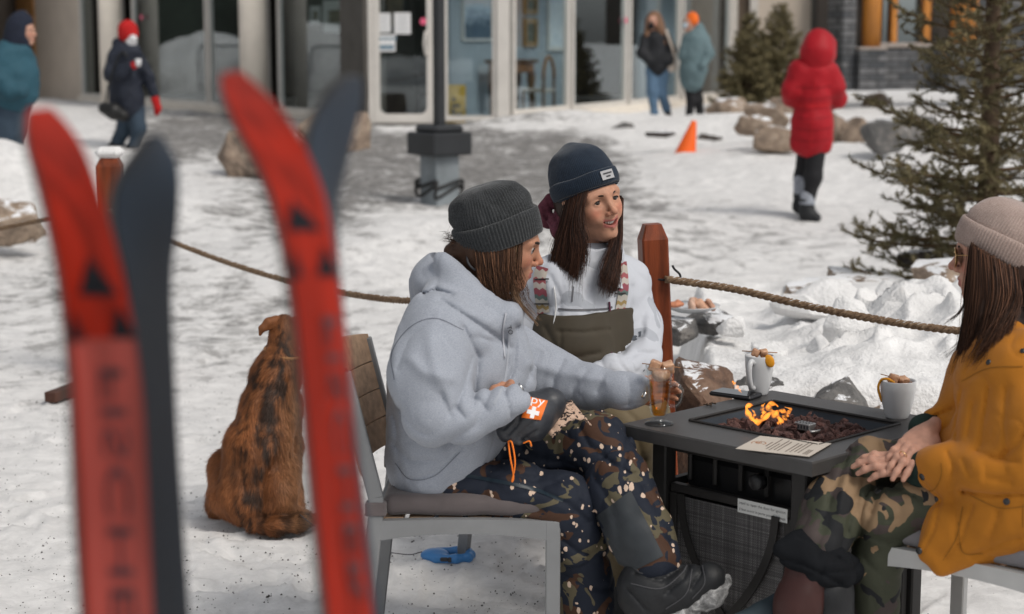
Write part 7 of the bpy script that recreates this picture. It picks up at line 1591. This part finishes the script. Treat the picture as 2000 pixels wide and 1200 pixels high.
hair('hair', [[P(1898, 482, yr + .02), P(1892, 560, yr + .01), P(1888, 640, yr), P(1878, 700, yr), P(1866, 735, yr)], [P(1905, 486, yr), P(1906, 570, yr - .02), P(1900, 640, yr - .03), P(1888, 700, yr - .03), P(1884, 742, yr - .03)], [P(1925, 498, yr - .01), P(1932, 580, yr - .04), P(1925, 640, yr - .06), P(1910, 690, yr - .08), P(1895, 720, yr - .08)], [P(1950, 512, yr - .015), P(1958, 580, yr - .06), P(1950, 630, yr - .1), P(1930, 680, yr - .12), P(1915, 705, yr - .12)], [P(1985, 530, yr - .01), P(1990, 580, yr - .06), P(1985, 610, yr - .1), P(1970, 640, yr - .12), P(1955, 665, yr - .13)]], 2400, (.003, .012), HM, W3, 21, .0011, depth=.7)
hair('hair', [[P(1896, 500, yr + .02), P(1890, 570, yr + .01), P(1872, 612, yr + .02), P(1838, 630, yr + .03)], [P(1897, 505, yr + .02), P(1890, 575, yr + .01), P(1870, 618, yr + .02), P(1842, 640, yr + .03)]], 40, (.001, .004), HM, W3, 22, .0008)
hair('hair', [[P(1900, 520, yr + .02), P(1895, 600, yr + .01), P(1880, 660, yr + .01), P(1838, 692, yr + .02)], [P(1902, 530, yr + .02), P(1897, 610, yr + .01), P(1884, 670, yr), P(1852, 705, yr + .01)]], 60, (.001, .005), HM, W3, 24, .0008)
hair('hair', [[P(2000, 540, yr), P(2010, 620, yr - .08), P(2020, 680, yr - .1)], [P(2040, 540, yr + .05), P(2050, 620, yr - .02), P(2060, 680, yr - .04)]], 200, (.004, .012), HM, W3, 23, .0012)
# ================================================================ dog sitting with its back to us
def dog():
    Yd = 5.72; b = PBlob()
    b.px([(494, 965, 66, Yd), (504, 880, 64, Yd + .02), (526, 800, 54, Yd + .06), (541, 735, 48, Yd + .08), (550, 705, 36, Yd + .08)], .03)
    b.px([(552, 700, 32, Yd + .09), (554, 668, 26, Yd + .10), (556, 650, 26, Yd + .12)], .02)
    b.px([(556, 640, 26, Yd + .13), (578, 646, 22, Yd + .2), (590, 656, 14, Yd + .27)], .02)
    b.px([(450, 968, 44, Yd + .02), (442, 910, 28, Yd + .08), (432, 985, 30, Yd + .16)], .035); b.px([(540, 960, 44, Yd - .03), (556, 912, 32, Yd + .05)], .03)
    b.px([(545, 992, 30, Yd - .03), (575, 1010, 18, Yd + .02), (598, 1012, 14, Yd + .10)], .025)
    b.px([(566, 780, 26, Yd + .14), (574, 870, 18, Yd + .22), (576, 960, 14, Yd + .24), (584, 990, 14, Yd + .2)], .03); b.px([(520, 780, 26, Yd + .2), (512, 960, 16, Yd + .32)], .03)
    b.px([(500, 1018, 20, Yd - .06), (540, 1030, 17, Yd - .10), (585, 1022, 15, Yd - .08), (625, 1010, 9, Yd - .02)], .025)
    b.crease([(510, 780), (506, 860), (500, 960), (492, 1020)], 10, .006, 6.2); b.crease([(534, 900), (516, 950), (512, 1010)], 8, .012, 6.2); b.crease([(470, 900), (480, 960)], 9, .006, 6.2); b.crease([(560, 860), (556, 900)], 6, .01, 6.2); b.crease([(565, 740), (570, 800)], 9, .006, 6.2)
    b.nz(16, .006, 3).nz(40, .003, 4); V, Q = b.mesh(.0068)
    ux, uy = project(V); n1 = fbm((V * np.array([1.5, 1, .42]) + V[:, :1] * np.array([0, 0, .25])) + .022 * fbm(V, 18, 77, 2)[:, None], 40, 4, 3); n2 = fbm(V, 9, 9, 2)
    cenx = np.interp(uy, [620, 700, 800, 900, 1030], [552, 545, 522, 500, 478]); dx = np.abs(ux - cenx)
    saddle = np.clip(1.15 - dx / np.interp(uy, [620, 680, 760, 860, 960, 1030], [8, 28, 70, 52, 36, 22]), 0, 1) * (V[:, 1] < Yd + .12)
    dark = np.clip((saddle * .75 + n1 * .95 - .34) * 2.0, 0, 1) * np.clip(.25 + saddle * 1.6, 0, 1)
    tail = ((uy > 1000) & (ux > 500)) * np.clip(.5 + n1, 0, 1)
    dark = np.clip(np.maximum(dark * .95, tail * .8), 0, 1)[:, None]
    red = np.array([.25, .092, .033]) * (1 + .28 * n2)[:, None]; pale = np.array([.36, .19, .095]); pm = np.clip((ux - 535) / 40, 0, 1) * np.clip((uy - 740) / 60, 0, 1) * .55; red = red * (1 - pm[:, None]) + pale * pm[:, None]
    col = red * (1 - dark) + np.array([.026, .015, .010]) * dark
    D = attr_mat('dog fur', .7, .4, 160, .003, .3, vs=70, var=.25, st=(1, 1, .3))
    base = (float(P(495, 1040, Yd)[0]), Yd, 0); d = tag(mesh_obj('dog', V, Q, D, base=base, attr={'col': col}), 'red-brown dog with a dark streaked back, sitting with its back to us', 'dog')
    # coat: short hairs lying down the body
    g = np.random.default_rng(4); fq = Q; tri = V[fq]; nrm = np.cross(tri[:, 1] - tri[:, 0], tri[:, 2] - tri[:, 0]); ar = np.linalg.norm(nrm, axis=1); nrm /= np.maximum(ar[:, None], 1e-12)
    ok = nrm[:, 1] < .5; p_ = ar * ok; k = g.choice(len(fq), 60000, p=p_ / p_.sum()); w = g.dirichlet((1, 1, 1, 1), len(k))[:, :, None]; pt = (tri[k] * w).sum(1); nn = nrm[k]; cc = (col[fq[k]] * w).sum(1)
    fl = np.array([-.12, 0, -1.0]) + .55 * np.stack([fbm(pt, 14, 31, 2), 0 * pt[:, 0], .3 * fbm(pt, 14, 33, 2)], 1); px_, py_ = project(pt); lowt = ((py_ > 1000) & (px_ > 500))[:, None]; fl = np.where(lowt, np.array([1., 0, -.15]), fl)
    fl = fl - nn * (fl * nn).sum(1, keepdims=True); fl /= np.maximum(np.linalg.norm(fl, axis=1, keepdims=True), 1e-6); dr = fl + nn * (.20 + .15 * g.random((len(k), 1))) + g.normal(size=(len(k), 3)) * .12
    sd = np.cross(dr, nn); sd /= np.maximum(np.linalg.norm(sd, axis=1, keepdims=True), 1e-6); ln = .018 * (.5 + g.random((len(k), 1))) * np.where(py_ < 690, .5, 1.0)[:, None]; wd = .0011
    T3 = np.stack([pt - sd * wd, pt + sd * wd, pt + dr * ln], 1).reshape(-1, 3); cj = np.repeat(cc * (.65 + .7 * g.random((len(k), 1))), 3, 0)
    mesh_obj('coat', T3, np.arange(len(T3)).reshape(-1, 3), attr_mat('fur hair', .6, 0, vs=20, var=.02, spec=.3), d, attr={'col': cj})
    e = PBlob(); e.px([(540, 626, 10, Yd + .11), (524, 630, 9, Yd + .09), (512, 642, 7, Yd + .08), (508, 654, 3, Yd + .08)], .006); e.px([(534, 636, 8, Yd + .10), (520, 642, 5, Yd + .085)], .006); v, f = e.mesh(.003); mesh_obj('ear', v, f, D, d, attr={'col': np.tile(np.array([.17, .062, .022]), (len(v), 1))})
    rc = P(548, 690, Yd + .085); ring = [P(554 + 36 * math.cos(a), 688 + 12 * math.sin(a) + 6 * math.cos(a), Yd + .085 - .065 * math.sin(a) * 1.0) for a in np.linspace(0, 2 * math.pi, 28, endpoint=False)]
    mb = MB(); mb.tube(ring, .006, 8, closed=True); mb.build('collar', mat('tan rope collar', (.30, .15, .06), .7, .3, 120), d, smooth=True)
dog()
# ================================================================ people walking past
def ring_face(o, M, s): pass
def figure(label, Y, head, parts, tone=(.45, .25, .18), hands=(), h=.011, dz=0):
    """head: (px, py, radius px, facing); parts: (name, material, [chains], fold noise)"""
    hx, hy, hr, fwd = head; o = P(hx, hy, Y); M = frame(fwd); sc = MP(hr, Y, hy) / .105
    hv, hq, hc = head_mesh(o, M, tone, 0, sc, .0075 / sc * .8); ms = [(hv, hq, hc)]; b = PBlob()
    b.px([(hx, hy + hr * .8, hr * .4, Y), (hx, hy + hr * 2.2, hr * .8, Y)], .03)
    cv = core(b, tone, .02); ms.append(cv)
    for px, py, dy, d in hands:
        hb = Blob(); x = nv(d); z = nv(np.cross(x, (0, 1, 0.2))); hand(hb, P(px, py, Y + dy), np.stack([x, np.cross(z, x), z], 1), [(.4, .6, .4)] * 4, 1, (.5, .4), .03, 1.0); v, f = hb.mesh(.006, .01); ms.append((v, f, np.tile(np.array(tone), (len(v), 1))))
    V, Q, C = joinc(*ms); w = person(label, V, Q, C, (o[0], Y, float(gh(o[0], Y)))); face_parts(w, o, M * sc, (1, 0, 0), 0); T_ = {}
    for nm, m, chains, nz_ in parts:
        b = PBlob()
        for ch in chains: b.px([(a[0], a[1], a[2], Y + (a[3] if len(a) > 3 else 0)) for a in ch], .05)
        if nz_: b.nz(7, nz_, 3).nz(18, nz_ * .5, 5)
        v, f = b.mesh(h); T_[nm] = (mesh_obj(nm, v, f, m, w), bvh(v, f))
    return w, T_
JEAN = mat('blue denim', (.10, .17, .26), .85, .2, 6, .4, 300, .002); DJEAN = mat('dark denim', (.035, .055, .08), .85, .2, 6); BLKF = mat('black leggings', (.014, .014, .016), .8, .2, 8); SHOE = mat('dark shoe', (.025, .02, .018), .6)
TEAL = mat('teal anorak', (.022, .075, .105), .75, .18, 3, .4, 60, .006); NAVY = mat('navy parka', (.016, .020, .032), .7, .2, 4, .4, 60, .006); NV2 = mat('navy hood', (.014, .018, .032), .9, .2, 10); REDK = mat('red knit', (.40, .012, .012), .9, .15, 12); REDC = mat('red quilted coat', (.34, .003, .010), .6, .12, 4, .4, 40, .006); MASK = mat('white mask', (.66, .66, .67), .9, .04); BMASK = mat('black mask', (.015, .015, .017), .9)
GTE = mat('grey teal down coat', (.11, .165, .18), .7, .15, 4, .4, 40, .006); BJK = mat('black jacket', (.016, .017, .02), .75, .2, 5); ORK = mat('orange knit', (.72, .14, .02), .9, .12, 12); TOTE = mat('cream canvas', (.55, .47, .40), .9, .1, 8)
# man in teal, left edge
figure('person in a teal anorak and navy hood leaving at the far left', 17.3, (46, 62, 24, (1, -.15, 0)), [
    ('hood', NV2, [[(36, 50, 24), (34, 70, 24), (30, 92, 26)], [(52, 40, 12), (44, 36, 16)], [(52, 84, 10), (46, 90, 14)]], .004),
    ('anorak', TEAL, [[(28, 104, 34), (22, 150, 44), (24, 178, 46)], [(40, 150, 36), (44, 180, 30)], [(8, 108, 22, -.12), (-6, 150, 22, -.16), (20, 178, 17, -.2), (40, 178, 13, -.2)], [(52, 120, 18, .1), (62, 160, 16, .12)]], .014),
    ('jeans', DJEAN, [[(18, 190, 34), (10, 250, 26), (0, 320, 20), (-6, 390, 18)], [(38, 190, 28, .1), (30, 250, 24, .1), (24, 320, 20, .1), (20, 390, 18, .1)]], .01),
    ('boots', SHOE, [[(-6, 396, 18), (14, 402, 15)], [(20, 396, 18, .1), (40, 402, 15, .1)]], 0)])
# woman with red hat
w, T_ = figure('person in a navy parka, red beanie and white mask walking at the left', 22.2, (252, 72, 19, (.35, -.95, -.05)), [
    ('beanie', REDK, [[(249, 58, 19), (250, 66, 20)]], .004), ('mask', MASK, [[(257, 82, 11, -.07), (260, 76, 8, -.10)]], 0),
    ('parka', NAVY, [[(246, 106, 26), (246, 150, 30), (248, 190, 32), (250, 210, 30)], [(230, 84, 12), (238, 100, 18), (260, 102, 16, -.05)], [(224, 112, 16, -.06), (216, 146, 13, -.12), (240, 142, 12, -.22), (256, 130, 9, -.26)], [(270, 116, 13), (288, 150, 12), (300, 182, 10)]], .016),
    ('jeans', DJEAN, [[(262, 210, 20), (270, 252, 15, -.05), (262, 292, 12)], [(244, 210, 20), (244, 250, 15, .1), (226, 284, 12, .15)]], .008),
    ('glove', REDK, [[(262, 128, 8, -.28), (268, 126, 6, -.28)]], .003), ('glove', REDK, [[(303, 195, 9), (308, 212, 6), (306, 222, 5)]], .003),
    ('boots', mat('black boots', (.012, .012, .013), .5), [[(228, 284, 14, .15), (208, 300, 10, .1), (200, 306, 7, .1)], [(258, 292, 14), (266, 312, 11, -.1)]], 0)])
mb = MB(); q = P(222, 218, 21.9); b = PBlob(); b.px([(204, 212, 12, 21.92), (222, 218, 16, 21.9), (240, 226, 12, 21.92)], .03); v, f = b.mesh(.012); bg_ = tag(mesh_obj('shoulder_bag', v, f, mat('black leather', (.014, .014, .014), .4), base=q), 'black shoulder bag at the hip of the red-hatted walker', 'bag')
mb = MB(); mb.tube(spline([P(206, 206, 21.9), P(214, 160, 21.95), P(236, 104, 22.0), P(250, 112, 22.0)], 16), .012, 6); mb.build('strap', mat('black leather', (.014, .014, .014)), bg_, smooth=True)
cpn = P(270, 124, 21.88); mb = MB(); mb.lathe([(0, 0), (.03, 0), (.038, .09), (0, .095)], cpn - [0, 0, .04], 14); tag(mb.build('paper_cup', MASK, base=cpn, smooth=True), 'small white cup in the red glove of the walker', 'cup')
# pair by the windows
figure('woman in a black jacket, blue jeans and black mask by the gallery windows', 27.6, (1275, 44, 14.5, (-.25, -.97, 0)), [
    ('hair', mat('light brown hair', (.17, .09, .05), .6, .3, 20), [[(1280, 36, 13, .06), (1290, 60, 9, -.02), (1296, 84, 6, -.06)], [(1270, 42, 10, .1), (1264, 70, 6, -.05)], [(1276, 34, 12, .03), (1284, 48, 12, .06)]], .006), ('mask', BMASK, [[(1273, 52, 7.5, -.05), (1272, 49, 6, -.08)]], 0),
    ('jacket', BJK, [[(1280, 78, 20), (1281, 110, 22), (1284, 130, 21)], [(1262, 76, 11), (1254, 104, 10, -.1), (1266, 118, 9, -.15)], [(1300, 76, 11), (1312, 100, 10), (1306, 120, 9, -.1)]], .012),
    ('jeans', JEAN, [[(1274, 138, 14), (1274, 180, 10, -.05), (1278, 222, 8, -.05)], [(1294, 138, 14), (1292, 180, 10, .05), (1302, 214, 8, .1)]], .008), ('boots', SHOE, [[(1280, 230, 7, -.05), (1276, 236, 6, -.12)], [(1304, 220, 7, .1), (1307, 230, 6, .05)]], 0)])
b = PBlob(); b.px([(1312, 108, 9, 27.55), (1312, 132, 10, 27.55)], .03); v, f = b.mesh(.014); tb_ = tag(mesh_obj('tote_bag', v, f, TOTE, base=P(1312, 142, 27.55)), 'cream tote bag on the shoulder of the woman in black', 'bag')
mb = MB(); mb.tube(spline([P(1316, 104, 27.5), P(1308, 80, 27.48), P(1300, 58, 27.5)], 10), .02, 6); mb.build('strap', TOTE, tb_, smooth=True)
figure('person in a grey-teal down coat and orange beanie by the gallery windows', 27.4, (1348, 46, 15, (-.8, -.55, 0)), [
    ('beanie', ORK, [[(1352, 36, 12.5), (1352, 40, 13)]], .003), ('mask', mat('pale blue mask', (.45, .55, .62), .9), [[(1341, 49, 7, -.03), (1339, 50, 6, -.05)]], 0), ('hair', BLKF, [[(1356, 50, 9, .02), (1360, 62, 9, .04)]], .003),
    ('down_coat', GTE, [[(1358, 80, 23), (1356, 110, 24), (1354, 140, 26), (1352, 158, 23)], [(1364, 56, 13, .04), (1372, 66, 11, .02)], [(1374, 78, 13), (1384, 106, 11, -.1), (1372, 128, 9, -.2)], [(1342, 80, 11), (1334, 108, 10, -.05)]], .012),
    ('trousers', BLKF, [[(1346, 168, 12), (1350, 196, 9), (1346, 226, 7.5)], [(1360, 168, 12, .05), (1364, 196, 9, .05), (1368, 226, 7.5, .08)]], .005), ('boots', SHOE, [[(1346, 230, 7), (1340, 235, 6, -.05)], [(1368, 230, 7, .08), (1374, 235, 6, .05)]], 0)])
# red coat
w, T_ = figure('woman in a long red hooded coat walking away over the snow', 15.7, (1603, 96, 24, (.25, .95, 0)), [
    ('red_coat', REDC, [[(1592, 148, 34), (1590, 196, 32), (1586, 236, 36), (1584, 272, 33)], [(1564, 142, 28), (1548, 175, 21), (1548, 190, 19, .1), (1572, 204, 15, .25)], [(1612, 142, 28), (1632, 172, 19), (1636, 192, 17, .08), (1618, 204, 14, .25)], [(1572, 240, 24), (1562, 284, 18)], [(1602, 240, 24), (1608, 284, 18)], [(1584, 270, 30), (1584, 284, 22)]], .012),
    ('hood', REDC, [[(1598, 84, 27), (1597, 102, 32, -.02), (1594, 128, 30)], [(1612, 90, 22, .06), (1616, 110, 18, .08)]], .008),
    ('leggings', BLKF, [[(1594, 290, 20), (1588, 346, 16), (1578, 398, 12)], [(1574, 290, 18, .15), (1566, 346, 14, .22), (1560, 384, 11, .28)]], .004),
    ('boots', BOOT, [[(1576, 392, 15), (1576, 418, 14), (1594, 426, 10, -.05)], [(1563, 384, 12, .2), (1560, 404, 11, .2), (1566, 410, 8, .15)]], .004),
    ('boot_cuff', mat('grey fur cuff', (.30, .32, .36), .95, .3, 30), [[(1577, 384, 15), (1576, 396, 15.5)]], .006), ('boot_cuff', mat('grey fur cuff', (.3, .32, .36)), [[(1564, 348, 13, .2), (1563, 372, 13, .2)]], .006)])
c_, t_ = T_['red_coat']
for yq in (168, 190, 228, 250, 272): strip('quilt_seam', t_, [(1554, yq + 2), (1588, yq + 5), (1624, yq)], 1.6, mat('red seam', (.2, .002, .006), .6), c_, .002, 14)
strip('belt', t_, [(1552, 205), (1580, 208), (1622, 204)], 8, mat('red belt', (.40, .005, .01), .6), c_, .006, 16)
strip('back_seam', t_, [(1592, 150), (1588, 210), (1582, 300)], 2, mat('red belt', (.4, .005, .01)), c_, .003, 16)
